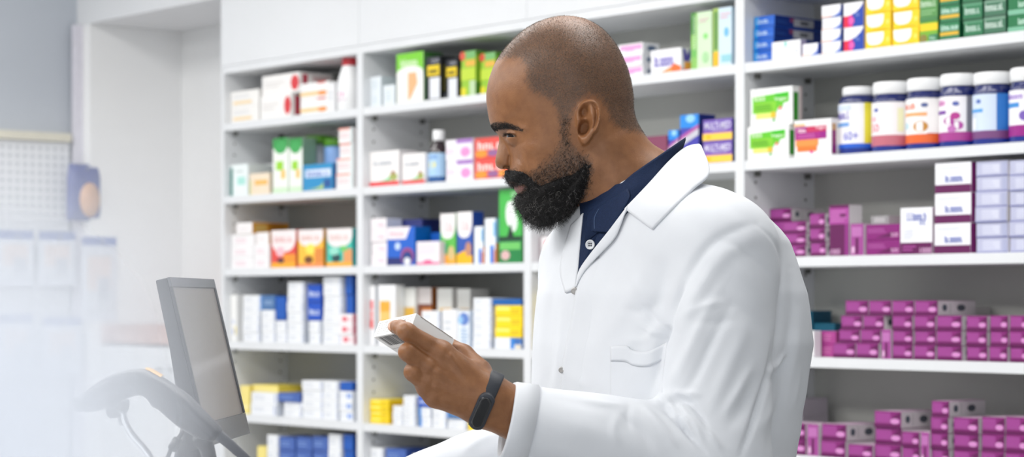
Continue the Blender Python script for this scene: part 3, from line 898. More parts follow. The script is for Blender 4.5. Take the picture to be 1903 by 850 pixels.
    'pinkpurple': dict(f=(170, 62, 140), s=(150, 50, 120), t=(140, 96, 124), n='magenta carton', fd=[('l', .2, .2, .9, .8, (200, 110, 170), 3)]),
}


def carton_mesh(key, w, D, H):
    d = D_[key]
    b = MB()
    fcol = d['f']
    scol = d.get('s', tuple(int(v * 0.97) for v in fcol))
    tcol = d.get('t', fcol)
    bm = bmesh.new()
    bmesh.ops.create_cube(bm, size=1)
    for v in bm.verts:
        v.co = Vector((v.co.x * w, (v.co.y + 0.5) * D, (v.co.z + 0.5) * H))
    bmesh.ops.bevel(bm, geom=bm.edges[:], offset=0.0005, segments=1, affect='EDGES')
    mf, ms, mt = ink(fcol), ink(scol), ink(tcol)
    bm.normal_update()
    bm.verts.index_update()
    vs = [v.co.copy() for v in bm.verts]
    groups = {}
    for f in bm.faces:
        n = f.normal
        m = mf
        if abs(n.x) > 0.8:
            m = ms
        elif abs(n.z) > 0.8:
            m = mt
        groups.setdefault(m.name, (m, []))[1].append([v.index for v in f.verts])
    o = len(b.v)
    b.v.extend([tuple(v) for v in vs])
    for nm, (m, fs) in groups.items():
        k = b.mi(m)
        for f in fs:
            b.f.append(tuple(i + o for i in f))
            b.m.append(k)
            b.smooth.append(False)
    bm.free()
    decal.k = 0
    for dk in d.get('fd', []):
        decal(b, 'f', w, D, H, dk)
    decal.k = 0
    for dk in d.get('sd', []):
        decal(b, 's', w, D, H, dk)
    decal.k = 0
    for dk in d.get('td', []):
        decal(b, 't', w, D, H, dk)
    return b.build('medicine_carton', mesh_only=True)


ORD = {1: [''], 2: ['lower', 'upper'], 3: ['bottom', 'middle', 'top'], 4: ['bottom', 'second lowest', 'second highest', 'top'],
       5: ['bottom', 'second lowest', 'middle', 'second highest', 'top'],
       6: ['bottom', 'second lowest', 'third lowest', 'third highest', 'second highest', 'top'],
       7: ['bottom', 'second lowest', 'third lowest', 'middle', 'third highest', 'second highest', 'top']}
SHN = ['top', 'second', 'third', 'fourth', 'fifth', 'lowest']
BAYL = ['left', 'middle', 'third', 'right']
_last = {}


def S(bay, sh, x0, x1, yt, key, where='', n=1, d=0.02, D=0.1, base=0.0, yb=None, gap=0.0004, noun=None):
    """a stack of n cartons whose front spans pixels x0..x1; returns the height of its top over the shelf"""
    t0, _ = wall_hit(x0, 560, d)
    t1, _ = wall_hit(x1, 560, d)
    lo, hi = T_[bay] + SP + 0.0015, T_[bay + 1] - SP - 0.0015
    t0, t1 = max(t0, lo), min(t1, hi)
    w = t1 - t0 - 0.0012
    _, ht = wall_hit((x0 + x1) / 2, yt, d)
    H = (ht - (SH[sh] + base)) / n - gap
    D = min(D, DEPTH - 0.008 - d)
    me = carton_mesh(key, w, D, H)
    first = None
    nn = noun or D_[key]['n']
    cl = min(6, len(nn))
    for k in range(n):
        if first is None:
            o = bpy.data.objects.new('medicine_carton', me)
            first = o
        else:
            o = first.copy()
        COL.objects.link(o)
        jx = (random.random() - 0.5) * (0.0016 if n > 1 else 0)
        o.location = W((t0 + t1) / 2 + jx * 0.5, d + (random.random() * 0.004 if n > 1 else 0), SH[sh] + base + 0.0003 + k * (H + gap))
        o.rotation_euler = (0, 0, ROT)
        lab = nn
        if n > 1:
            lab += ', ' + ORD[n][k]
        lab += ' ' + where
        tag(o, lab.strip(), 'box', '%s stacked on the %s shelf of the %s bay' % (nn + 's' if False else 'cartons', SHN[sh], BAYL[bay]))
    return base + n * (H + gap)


# ------------------------------------------------------------------ left bay (0)
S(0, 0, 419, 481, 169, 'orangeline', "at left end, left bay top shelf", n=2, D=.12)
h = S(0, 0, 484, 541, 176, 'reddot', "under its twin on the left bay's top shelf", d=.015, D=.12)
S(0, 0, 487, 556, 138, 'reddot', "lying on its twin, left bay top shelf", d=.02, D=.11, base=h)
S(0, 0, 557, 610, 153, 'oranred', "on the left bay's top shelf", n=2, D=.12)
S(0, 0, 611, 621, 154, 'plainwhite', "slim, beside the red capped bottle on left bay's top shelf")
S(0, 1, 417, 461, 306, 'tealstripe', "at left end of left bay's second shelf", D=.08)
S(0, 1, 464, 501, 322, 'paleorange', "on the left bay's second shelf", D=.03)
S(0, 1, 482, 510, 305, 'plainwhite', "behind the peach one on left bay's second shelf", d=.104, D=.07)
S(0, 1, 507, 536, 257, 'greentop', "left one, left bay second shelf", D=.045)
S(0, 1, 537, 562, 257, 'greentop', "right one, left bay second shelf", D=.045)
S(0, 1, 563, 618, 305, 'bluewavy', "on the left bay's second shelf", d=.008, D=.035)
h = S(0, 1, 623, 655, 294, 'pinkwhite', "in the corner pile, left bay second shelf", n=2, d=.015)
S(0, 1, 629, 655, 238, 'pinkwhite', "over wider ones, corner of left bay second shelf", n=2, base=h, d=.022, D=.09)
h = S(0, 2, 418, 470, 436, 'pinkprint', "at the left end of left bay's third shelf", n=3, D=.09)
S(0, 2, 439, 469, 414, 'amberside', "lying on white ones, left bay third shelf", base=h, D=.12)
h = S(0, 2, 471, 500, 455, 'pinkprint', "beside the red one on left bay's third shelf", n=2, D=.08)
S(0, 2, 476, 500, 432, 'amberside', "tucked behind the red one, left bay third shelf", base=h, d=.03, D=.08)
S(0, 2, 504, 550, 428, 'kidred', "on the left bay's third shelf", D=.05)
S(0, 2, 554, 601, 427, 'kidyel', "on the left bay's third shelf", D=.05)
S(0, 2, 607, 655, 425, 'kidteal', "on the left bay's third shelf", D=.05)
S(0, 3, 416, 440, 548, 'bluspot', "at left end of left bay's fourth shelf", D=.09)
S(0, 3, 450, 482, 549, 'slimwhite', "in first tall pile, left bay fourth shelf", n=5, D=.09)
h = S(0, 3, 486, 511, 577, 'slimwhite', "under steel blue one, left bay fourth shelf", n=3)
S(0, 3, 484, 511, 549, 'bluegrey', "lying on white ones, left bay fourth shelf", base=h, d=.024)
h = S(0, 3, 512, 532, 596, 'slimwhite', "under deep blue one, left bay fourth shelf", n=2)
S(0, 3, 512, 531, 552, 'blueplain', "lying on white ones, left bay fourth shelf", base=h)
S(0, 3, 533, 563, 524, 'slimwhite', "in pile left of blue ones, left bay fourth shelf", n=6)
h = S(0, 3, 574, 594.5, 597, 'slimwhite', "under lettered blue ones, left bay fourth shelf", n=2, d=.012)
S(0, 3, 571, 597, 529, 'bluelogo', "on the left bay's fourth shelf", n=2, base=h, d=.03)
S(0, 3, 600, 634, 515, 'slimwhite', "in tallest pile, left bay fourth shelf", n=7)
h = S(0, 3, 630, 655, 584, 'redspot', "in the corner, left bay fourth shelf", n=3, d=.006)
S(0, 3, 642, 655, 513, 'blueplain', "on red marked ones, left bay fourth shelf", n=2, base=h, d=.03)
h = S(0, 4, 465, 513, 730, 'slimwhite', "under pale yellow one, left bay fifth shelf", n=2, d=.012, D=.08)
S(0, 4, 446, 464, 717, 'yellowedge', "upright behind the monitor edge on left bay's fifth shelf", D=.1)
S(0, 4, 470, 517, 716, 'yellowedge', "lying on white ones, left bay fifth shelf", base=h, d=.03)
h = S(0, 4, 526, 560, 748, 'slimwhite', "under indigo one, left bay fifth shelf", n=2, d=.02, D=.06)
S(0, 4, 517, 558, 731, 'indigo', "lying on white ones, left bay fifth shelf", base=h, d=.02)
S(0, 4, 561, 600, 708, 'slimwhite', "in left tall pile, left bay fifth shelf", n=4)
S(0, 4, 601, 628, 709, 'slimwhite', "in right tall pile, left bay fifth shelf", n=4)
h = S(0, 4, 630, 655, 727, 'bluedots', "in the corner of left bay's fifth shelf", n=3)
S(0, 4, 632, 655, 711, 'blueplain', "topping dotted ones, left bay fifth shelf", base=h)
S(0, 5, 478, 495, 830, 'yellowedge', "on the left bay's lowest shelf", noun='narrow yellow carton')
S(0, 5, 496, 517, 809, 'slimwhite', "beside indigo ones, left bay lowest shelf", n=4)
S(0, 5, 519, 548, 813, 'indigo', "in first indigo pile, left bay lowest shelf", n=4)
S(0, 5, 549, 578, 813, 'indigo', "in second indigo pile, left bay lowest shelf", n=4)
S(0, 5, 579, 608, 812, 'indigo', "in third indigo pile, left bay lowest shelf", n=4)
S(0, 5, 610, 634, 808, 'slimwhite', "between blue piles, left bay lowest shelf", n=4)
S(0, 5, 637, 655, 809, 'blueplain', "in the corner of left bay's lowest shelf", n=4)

# ------------------------------------------------------------------ middle bay (1)
S(1, 0, 680, 708, 143, 'palebluewhite', "at left end of middle bay's top shelf", n=2)
S(1, 0, 712, 734, 158, 'palebluewhite', "beside the lime one on middle bay's top shelf", d=.02)
S(1, 0, 737, 787, 98, 'limecarrot', "on the middle bay's top shelf", D=.06)
S(1, 0, 792, 818, 105, 'blackyellow', "on the middle bay's top shelf, first", D=.07)
S(1, 0, 828, 850, 110, 'blackyellow', "on the middle bay's top shelf, second", D=.07, d=.03)
S(1, 0, 857, 884, 95, 'greenyellow', "on the middle bay's top shelf, left one", D=.07)
S(1, 0, 893, 921, 98, 'greenyellow', "by the man's forehead, middle bay top shelf", D=.07, d=.03)
S(1, 1, 681, 742, 281, 'redfoot', "at left end, middle bay second shelf", D=.06)
S(1, 1, 747, 790, 285, 'redfoot', "by syrup bottle, middle bay second shelf", D=.06)
S(1, 1, 827, 877, 259, 'pinkflower', "on the middle bay's second shelf", n=2, D=.06)
S(1, 1, 880, 941, 255, 'redorange', "by the man's nose, middle bay second shelf", n=2, D=.06)
S(1, 2, 688, 718, 406, 'pinktext', "at left end of middle bay's third shelf", n=4, D=.05)
S(1, 2, 719, 771, 422, 'bluefoam', "on the middle bay's third shelf", D=.05)
S(1, 2, 735, 785, 408, 'navytop', "behind the blue one on middle bay's third shelf", d=.075, D=.1)
S(1, 2, 774, 817, 449, 'pinkfoot', "on the middle bay's third shelf", d=.0015, D=.018)
S(1, 2, 800, 836, 432, 'blueplain', "behind the small pink one, middle bay third shelf", d=.06, D=.08)
S(1, 2, 818, 847, 397, 'kidgreen', "on the middle bay's third shelf", D=.035)
S(1, 2, 849, 878, 394, 'kidblue', "on the middle bay's third shelf", D=.035)
S(1, 2, 881, 898, 421, 'slimblue', "shorter of two on middle bay's third shelf", D=.04)
S(1, 2, 901, 921, 406, 'slimblue', "taller of two on middle bay's third shelf", D=.04)
S(1, 2, 927, 970, 352, 'bigtooth', "under the man's beard, middle bay third shelf", D=.06)
S(1, 3, 679, 697, 531, 'redlabel', "at left end of middle bay's fourth shelf")
S(1, 3, 703, 735, 530, 'orangelabel', "above the held box, middle bay fourth shelf", D=.028)
S(1, 3, 745, 772, 535, 'amberlabel', "first of three on middle bay's fourth shelf", D=.06, d=.05)
S(1, 3, 777, 802, 535, 'brownlabel', "behind the held box on middle bay's fourth shelf", D=.06, d=.06)
S(1, 3, 812, 840, 536, 'amberlabel', "second of three on middle bay's fourth shelf", D=.06, d=.07)
S(1, 3, 849, 874, 537, 'amberlabel', "third of three on middle bay's fourth shelf", D=.06, d=.08)
S(1, 3, 783, 817, 578, 'slimwhite', "in front of amber labels, middle bay fourth shelf", n=3, d=.006, D=.04)
S(1, 3, 822, 849, 575, 'plainwhite', "upright right of the held box, middle bay fourth shelf", d=.006, D=.05)
S(1, 3, 850, 872, 578, 'bluesplash', "on the middle bay's fourth shelf", d=.006, D=.05)
S(1, 3, 878, 912, 554, 'slimwhite', "beside yellow ones, middle bay fourth shelf", n=6, d=.012)
h = S(1, 3, 919, 969, 628, 'whiteblue2', "under yellow ones, middle bay fourth shelf", d=.012)
h = S(1, 3, 919, 969, 568, 'yellow', "in the corner of middle bay's fourth shelf", n=3, d=.012, base=h)
S(1, 3, 915, 969, 556, 'yellownavy', "in the corner of middle bay's fourth shelf", d=.016, base=h)
S(1, 4, 684, 722, 743, 'yellow', "at left end of middle bay's fifth shelf", n=4, D=.1)
S(1, 4, 728, 747, 755, 'slimwhite', "in low pile beside yellow ones, middle bay fifth shelf", n=3, D=.05)
S(1, 4, 748, 771, 736, 'slimwhite', "in pile under the hand, middle bay fifth shelf", n=5)
h = S(1, 4, 777, 799, 757, 'bluewhitecap', "below the knuckles, middle bay fifth shelf", n=2)
S(1, 4, 777, 799, 737, 'bluelogo', "below the knuckles, middle bay fifth shelf", base=h)
S(1, 4, 803, 829, 751, 'slimwhite', "below the hand's edge, middle bay fifth shelf", n=3)
h = S(1, 4, 831, 866, 779, 'slimwhite', "under blue one by the wristband, middle bay fifth shelf", n=2)
S(1, 4, 831, 866, 758, 'bluegrey', "near the wristband, middle bay fifth shelf", base=h)
S(1, 4, 870, 905, 772, 'yellow', "under the wristband, middle bay fifth shelf", d=.01)
S(1, 5, 687, 711, 833, 'slimwhite', "at left end of middle bay's lowest shelf", n=4)
S(1, 5, 716, 754, 835, 'indigo', "on the middle bay's lowest shelf", n=4)
S(1, 5, 765, 800, 846, 'slimwhite', "right of indigo ones, middle bay lowest shelf", n=4)
S(1, 5, 830, 856, 833, 'slimwhite', "beside the white sleeve, middle bay lowest shelf", n=5)

# ------------------------------------------------------------------ third bay (2), behind the man
S(2, 0, 1146, 1193, 81, 'pinkband', "behind the man's head on third bay's top shelf", n=3, D=.05)
S(2, 0, 1209, 1266, 91, 'mucofree', "on the third bay's top shelf", D=.05)
S(2, 0, 1284, 1323, 22, 'greentall', "on the third bay's top shelf", D=.04)
S(2, 0, 1325, 1360, 14, 'bluetall', "on the third bay's top shelf", D=.04)
S(2, 1, 1196, 1240, 253, 'winered', "behind the man's neck on third bay's second shelf", d=.03)
S(2, 1, 1242, 1262, 242, 'rapidblue', "small, beside the blue collar, third bay second shelf", d=.03, D=.06)
S(2, 1, 1264, 1299, 213, 'rapidblue', "tall, above the white collar, third bay second shelf", D=.05)
S(2, 1, 1304, 1359, 221, 'multicold', "on the third bay's second shelf", n=2, D=.07, d=.01)
S(2, 2, 1003, 1033, 440, 'redspot', "between beard and coat, third bay third shelf", n=2)
S(2, 2, 1036, 1060, 404, 'cffgreen', "peeking out under the beard, third bay third shelf")
S(2, 3, 993, 1015, 545, 'yellow', "at the coat's front edge, third bay fourth shelf", n=3)

# ------------------------------------------------------------------ right bay (3)
S(3, 0, 1391, 1438, 30, 'gowit', "at left end of right bay's top shelf", n=4, d=.025, D=.17)
S(3, 0, 1434, 1488, 76, 'whiteteal', "leaning before blue ones, right bay top shelf", d=.003, D=.018)
S(3, 0, 1491, 1520, 81, 'swoosh', "low beside the swoosh pile, right bay top shelf", d=.006, D=.05, noun='single white carton with blue corner swoosh')
S(3, 0, 1526, 1562, 9, 'swoosh', "on the right bay's top shelf", n=4, d=.012, D=.06)
S(3, 0, 1566, 1603, 4, 'magenta', "on the right bay's top shelf", n=2, d=.012, D=.06)
S(3, 0, 1607, 1655, -9, 'bowl', "in the left column, right bay top shelf", n=3, d=.01)
S(3, 0, 1657, 1707, -14, 'bowl', "in the right column, right bay top shelf", n=3, d=.01)
h = S(3, 0, 1709, 1743, 40, 'greenyel', "on the right bay's top shelf", d=.01)
S(3, 0, 1709, 1743, -5, 'greenold', "on the yellow striped one, right bay top shelf", d=.01, base=h)
S(3, 0, 1746, 1783, -22, 'greenorange', "on the right bay's top shelf", n=3, d=.01)
S(3, 0, 1788, 1825, -26, 'greendark', "on the right bay's top shelf", n=3, d=.01)
S(3, 0, 1828, 1869, -32, 'greengrey', "on the right bay's top shelf", n=3, d=.01)
S(3, 0, 1872, 1920, -38, 'greenlast', "at photo's right edge, right bay top shelf", n=3, d=.01)
h = S(3, 1, 1389, 1466, 234, 'cffgreen', "under its twin on right bay's second shelf", d=.004, D=.028)
S(3, 1, 1394, 1473, 163, 'cffgreen', "lying on its twin on right bay's second shelf", d=.008, D=.028, base=h)
S(3, 1, 1476, 1545, 222, 'cffpurple', "beside the blue bottles on right bay's second shelf", d=.006, D=.024)
S(3, 2, 1426, 1471, 388, 'purple', "in the back pile by the shoulder, right bay third shelf", n=4, d=.075)
S(3, 2, 1453, 1497, 412, 'purple', "in pile at the man's shoulder, right bay third shelf", n=3, d=.01, D=.06)
S(3, 2, 1504, 1533, 397, 'purple', "in pile left of the tall one, right bay third shelf", n=3, d=.012, D=.05)
S(3, 2, 1541, 1578, 381, 'purpletall', "on the right bay's third shelf", d=.012, D=.04)
S(3, 2, 1580, 1605, 416, 'purpleend', "right of the tall one, right bay third shelf", d=.012, D=.06)
h = S(3, 2, 1607, 1671, 417, 'purplebig', "on the right bay's third shelf", n=2, d=.012, D=.08)
S(3, 2, 1618, 1652, 401, 'greyend', "lying on wide purple ones, right bay third shelf", d=.03, D=.05, base=h)
S(3, 2, 1673, 1733, 386, 'whitepurple2', "on the right bay's third shelf", d=.01, D=.04)
S(3, 2, 1735, 1803, 302, 'whitepurple', "on the right bay's third shelf", n=3, d=.008, D=.06)
S(3, 2, 1812, 1872, 299, 'lavender', "in the left lavender column, right bay third shelf", n=6, d=.012, D=.08)
S(3, 2, 1875, 1935, 297, 'lavender', "in the column at photo's right edge, right bay third shelf", n=6, d=.012, D=.08)
S(3, 3, 1495, 1513, 615, 'plainwhite', "touching the coat's back, right bay fourth shelf", d=.006, D=.022)
S(3, 3, 1520, 1552, 616, 'pinkpurple', "left of the purple pyramid, right bay fourth shelf", n=2, d=.03, D=.06)
h = S(3, 3, 1512, 1552, 601, 'teal', "flat, left of the purple pyramid, right bay fourth shelf", d=.13, D=.07)
S(3, 3, 1490, 1510, 578, 'teal', "upright behind the coat, right bay fourth shelf", d=.13, D=.06)
h0 = S(3, 3, 1548, 1590, 638, 'purple', "in first pyramid row's left end, right bay fourth shelf", d=.006, D=.1, noun='purple carton')
S(3, 3, 1591, 1633, 638, 'purple', "bottom row, second from pyramid's left, right bay fourth shelf", d=.006, D=.1, noun='purple carton')
h1 = S(3, 3, 1559, 1598, 613, 'purple', "second row, first from pyramid's left, right bay fourth shelf", d=.01, D=.1, base=h0, noun='purple carton')
S(3, 3, 1599, 1637, 613, 'purple', "second row, second from pyramid's left, right bay fourth shelf", d=.01, D=.1, base=h0, noun='purple carton')
h2 = S(3, 3, 1563, 1603, 587, 'purple', "third row, first from pyramid's left, right bay fourth shelf", d=.012, D=.1, base=h1, noun='purple carton')
S(3, 3, 1604, 1643, 587, 'purple', "third row, second from pyramid's left, right bay fourth shelf", d=.012, D=.1, base=h1, noun='purple carton')
S(3, 3, 1638, 1656, 613, 'purpleend', "inside the purple pyramid, right bay fourth shelf", d=.006, D=.09)
W3 = "right bay fourth shelf"
h4 = S(3, 3, 1658, 1696, 587, 'purple', "in third pyramid column, " + W3, n=3, d=.008, D=.1)
S(3, 3, 1698, 1738, 587, 'purple', "in fourth pyramid column, " + W3, n=3, d=.008, D=.1)
S(3, 3, 1740, 1787, 587, 'purple', "in fifth pyramid column, " + W3, n=3, d=.008, D=.1)
for k, (a, c) in enumerate(((1571, 1614), (1615, 1657), (1658, 1699), (1700, 1743))):
    S(3, 3, a, c, 559, 'purple', "in the topmost row, %s from left, %s" % (('first', 'second', 'third', 'fourth')[k], W3), d=.014, D=.115, base=max(h2, h4), noun='purple carton')
S(3, 3, 1762, 1800, 571, 'greyend', "flat on purple ones in the shade, " + W3, d=.136, D=.07, base=h4)
S(3, 3, 1795, 1834, 588, 'purple', "in sixth pyramid column, " + W3, n=3, d=.008, D=.1)
S(3, 3, 1838, 1872, 587, 'purple', "in seventh pyramid column, " + W3, n=3, d=.008, D=.1)
S(3, 3, 1875, 1912, 587, 'purple', "in column at photo's right edge, " + W3, n=3, d=.008, D=.1)
W4 = "right bay lowest row"
S(3, 4, 1462, 1490, 741, 'lilacgrey', "by the coat's back, " + W4, n=3, d=.1, D=.08)
S(3, 4, 1455, 1497, 787, 'purple', "beside the coat, " + W4, n=2, d=.01, D=.07)
S(3, 4, 1500, 1521, 789, 'purpleend', "beside the coat, " + W4, d=.01, D=.07)
S(3, 4, 1525, 1571, 789, 'purple', "left of a low one, " + W4, n=2, d=.01, D=.11)
S(3, 4, 1576, 1622, 827, 'purple', "alone at the front, " + W4, d=.006, D=.08)
S(3, 4, 1624, 1674, 765, 'purple', "in the wide pile, " + W4, n=3, d=.01, D=.11)
S(3, 4, 1676, 1709, 803, 'purple', "between taller piles, " + W4, n=2, d=.006, D=.06)
S(3, 4, 1711, 1727, 804, 'purpleend', "between taller piles, " + W4, d=.006, D=.06)
S(3, 4, 1729, 1762, 746, 'purple', "in the highest pile, " + W4, n=4, d=.01, D=.11)
S(3, 4, 1770, 1817, 777, 'purple', "right of the highest pile, " + W4, n=3, d=.01, D=.1)
S(3, 4, 1823, 1866, 776, 'purple', "in second pile from photo's right edge, " + W4, n=3, d=.01, D=.1)
S(3, 4, 1868, 1912, 776, 'purple', "in last pile at photo's right edge, " + W4, n=3, d=.01, D=.1)

# ------------------------------------------------------------------ bottles and tubs
CAPW = mat('white_plastic_cap', (240, 241, 242), 0.35, var=0.01)
BLUEG = mat('dark_blue_plastic', (16, 30, 96), 0.15, var=0.05, coat=0.4)
BLUEB = mat('deep_blue_base', (8, 44, 140), 0.2, var=0.05, coat=0.3)


def ribs(r, z0, z1, n=40):
    return [(r, z0 + 0.001), (r, z1 - 0.002), (r - 0.0015, z1)]


def wrap(b, r, z0, z1, a0, a1, col, n=16):
    """print on a cylinder, angles from the front (-y) towards +x"""
    vs = []
    for k in range(n + 1):
        a = a0 + (a1 - a0) * k / n
        for z in (z0, z1):
            vs.append((r * math.sin(a), -r * math.cos(a), z))
    b.add(vs, [(2 * k, 2 * k + 2, 2 * k + 3, 2 * k + 1) for k in range(n)], ink(col), True)


def wrap_text(b, r, z0, z1, a0, a1, col, s):
    if s not in READABLE:
        word_marks(lambda pts: b.add([(r * math.sin(a0 + (a1 - a0) * u), -r * math.cos(a0 + (a1 - a0) * u), z0 + (z1 - z0) * v) for u, v in pts], [tuple(range(len(pts)))], ink(col)), len(s), len(s) + int(r * 9999))
        return
    vs, fs, _ = text_mesh(s)
    b.add([(r * math.sin(a0 + (a1 - a0) * u), -r * math.cos(a0 + (a1 - a0) * u), z0 + (z1 - z0) * v) for u, v in vs], fs, ink(col))


def wrap_ellipse(b, r, zc, hz, ac, ha, col, n=18):
    b.add([(r * math.sin(ac + ha * math.cos(2 * PI * k / n)), -r * math.cos(ac + ha * math.cos(2 * PI * k / n)), zc + hz * math.sin(2 * PI * k / n)) for k in range(n)], [tuple(range(n))], ink(col))


def vitamin(x0, x1, cap0, cap1, ytop, ycapb, ylab, style, label, d=0.014, round_shoulder=False):
    sh, bay = 1, 3
    t0, _ = wall_hit(x0, 560, d + 0.03)
    t1, _ = wall_hit(x1, 560, d + 0.03)
    R = (t1 - t0) / 2 * 0.955
    xm = (x0 + x1) / 2
    yy = lambda y: wall_hit(xm, y, d + R * 0.6)[1] - SH[sh]
    zt, zc, zl = yy(ytop), yy(ycapb), yy(ylab)
    Rc = R * (cap1 - cap0) / (x1 - x0)
    o = empty('supplement_bottle', W((t0 + t1) / 2, d + R, SH[sh] + 0.0003), ROT)
    tag(o, label, 'bottle', "blue supplement bottles on the right bay's second shelf")
    b = MB()
    if round_shoulder:
        prof = [(R * .9, 0), (R, .004), (R, zl - .002), (R * .98, zl + .004), (R * .93, zl + .010), (Rc * .97, zl + .017), (Rc * .92, zc - .002), (Rc * .9, zc + .004)]
    else:
        prof = [(R * .93, 0), (R, .004), (R, zl - .001), (R * .995, zl + .004), (R * .97, zc - .010), (Rc * .95, zc - .004), (Rc * .9, zc + .004)]
    b.lathe([(p[0], p[1]) for p in prof if p[1] < zl], BLUEB, 40)
    b.lathe([(R * .997, zl - .0021)] + [p for p in prof if p[1] >= zl - .002], BLUEG, 40)
    b.build('body', o)
    b = MB()
    b.lathe([(Rc * .97, zc), (Rc, zc + .0012), (Rc, zt - .003), (Rc * .985, zt - .0008), (Rc * .93, zt)], CAPW, 48)
    for k in range(40):
        a = 2 * PI * k / 40
        b.box(-.0004, .0004, -.0003, .0005, zc + .003, zt - .004, CAPW, 0, Matrix.Rotation(a, 4, 'Z') @ Matrix.Translation((0, Rc, 0)))
    b.build('cap', o)
    b = MB()
    r = R + .0003
    z0 = zl * .12
    wrap(b, r, z0, zl - .0005, -1.9, 2.3, style['base'], 40)
    zf = z0 + (zl - z0) * style.get('foot', .17)
    wrap(b, r + .0002, z0, zf, -1.9, 2.3, style['footcol'], 40)
    k = 1
    for q in style['art']:
        k += 1
        rr = r + .00012 * k
        zz = lambda v: zf + (zl - zf) * v
        if q[0] == 'r':
            wrap(b, rr, zz(q[2]), zz(q[4]), q[1], q[3], q[5], 8)
        elif q[0] == 't':
            wrap_text(b, rr, zz(q[2]), zz(q[4]), q[1], q[3], q[5], q[6])
        else:
            wrap_ellipse(b, rr, zz((q[2] + q[4]) / 2), (zz(q[4]) - zz(q[2])) / 2, (q[1] + q[3]) / 2, (q[3] - q[1]) / 2, q[5])
    b.build('label', o)
    return o


# the viewer sees each bottle turned: the label's middle is near angle 0.2
vitamin(1560, 1621, 1570, 1619, 162, 178, 193, dict(base=(238, 238, 242), footcol=(20, 90, 200), foot=.1, art=[
    ('r', .95, 0, 1.75, 1, (226, 214, 60)), ('t', -.75, .6, .25, .8, (110, 96, 180), 'multi+'), ('r', -.8, .42, .2, .52, (110, 160, 220)), ('t', -.1, .08, .65, .3, (120, 120, 210), '60+'), ('r', -.8, .82, .3, .95, (206, 218, 240))]),
    'blue supplement bottle with yellow panel on its label, leftmost in the row', d=.02, round_shoulder=True)
vitamin(1621, 1685, 1625, 1685, 153, 176, 191, dict(base=(240, 236, 238), footcol=(190, 104, 120), foot=.24, art=[
    ('t', -.6, .1, 0.0, .35, (232, 110, 130), '50'), ('e', -.35, .7, -.05, .82, (70, 90, 170)), ('r', -.9, .42, -.2, .56, (232, 190, 200)), ('l', 0, 0, 0, 0, 0) if False else ('r', .9, .1, 1.2, .8, (232, 230, 190))]),
    'blue supplement bottle with rose pink label foot, second from left in the row')
vitamin(1685, 1748, 1691, 1750, 146, 170, 184, dict(base=(241, 239, 238), footcol=(226, 100, 40), foot=.2, art=[
    ('t', -.85, .7, .1, .88, (240, 110, 70), 'multi'), ('r', -.85, .5, .7, .6, (236, 170, 110)), ('e', .0, .06, .75, .36, (196, 136, 50)), ('e', -.75, .14, -.3, .34, (190, 220, 230)), ('e', .4, .74, .75, .86, (80, 96, 150)), ('r', .7, .0, 1.7, .02, (200, 60, 30))]),
    'blue supplement bottle with orange label foot and brown fruit picture')
vitamin(1747, 1810, 1752, 1811, 138, 161, 180, dict(base=(241, 238, 241), footcol=(166, 56, 140), foot=.2, art=[
    ('t', -.9, .74, -.1, .92, (206, 90, 180), 'multi'), ('e', -.2, .2, .4, .42, (166, 50, 150)), ('e', .25, .05, .85, .3, (176, 70, 160)), ('e', .2, .34, .7, .54, (180, 50, 140)), ('r', -.85, .5, -.05, .6, (120, 60, 160)), ('e', .3, .72, .65, .84, (80, 96, 170)), ('e', .05, -.02, .5, .18, (190, 110, 180)), ('r', 1.0, 0, 2.2, 1, (120, 120, 130))]),
    'blue supplement bottle with magenta berries on its label')
vitamin(1808, 1876, 1815, 1879, 135, 158, 176, dict(base=(206, 220, 240), footcol=(116, 66, 120), foot=.18, art=[
    ('r', .75, 0, 1.5, 1, (30, 110, 190)), ('r', -.9, .5, .1, .6, (90, 160, 220)), ('e', -.3, .74, .0, .86, (80, 110, 180)), ('r', -.7, .04, -.3, .36, (236, 240, 248))]),
    'blue supplement bottle with pale blue label and dark plum foot')
vitamin(1877, 1942, 1884, 1945, 126, 152, 168, dict(base=(240, 238, 242), footcol=(150, 20, 130), foot=.24, art=[
    ('t', -.9, .74, .3, .9, (150, 110, 200), 'multi'), ('r', -.85, .5, .1, .64, (60, 140, 210)), ('e', .1, .12, .6, .4, (120, 90, 180))]),
    'blue supplement bottle with purple label foot, cut by the right photo edge')


def simple_bottle(bay, sh, x0, x1, yt, prof_parts, name, label, cat, d, group=None):
    """prof_parts: list of (part name, [(r fraction, z fraction)...], material)"""
    t0, _ = wall_hit(x0, 560, d + .018)
    t1, _ = wall_hit(x1, 560, d + .018)
    t1 = min(t1, T_[bay + 1] - SP - .001)
    R = (t1 - t0) / 2
    H = wall_hit((x0 + x1) / 2, yt, d + R)[1] - SH[sh]
    o = empty(name, W((t0 + t1) / 2, d + R, SH[sh] + 0.0003), ROT)
    tag(o, label, cat, group)
    for nm, pr, m in prof_parts:
        b = MB()
        b.lathe([(r * R, z * H) for r, z in pr], m, 32)
        b.build(nm, o)
    return o, R, H


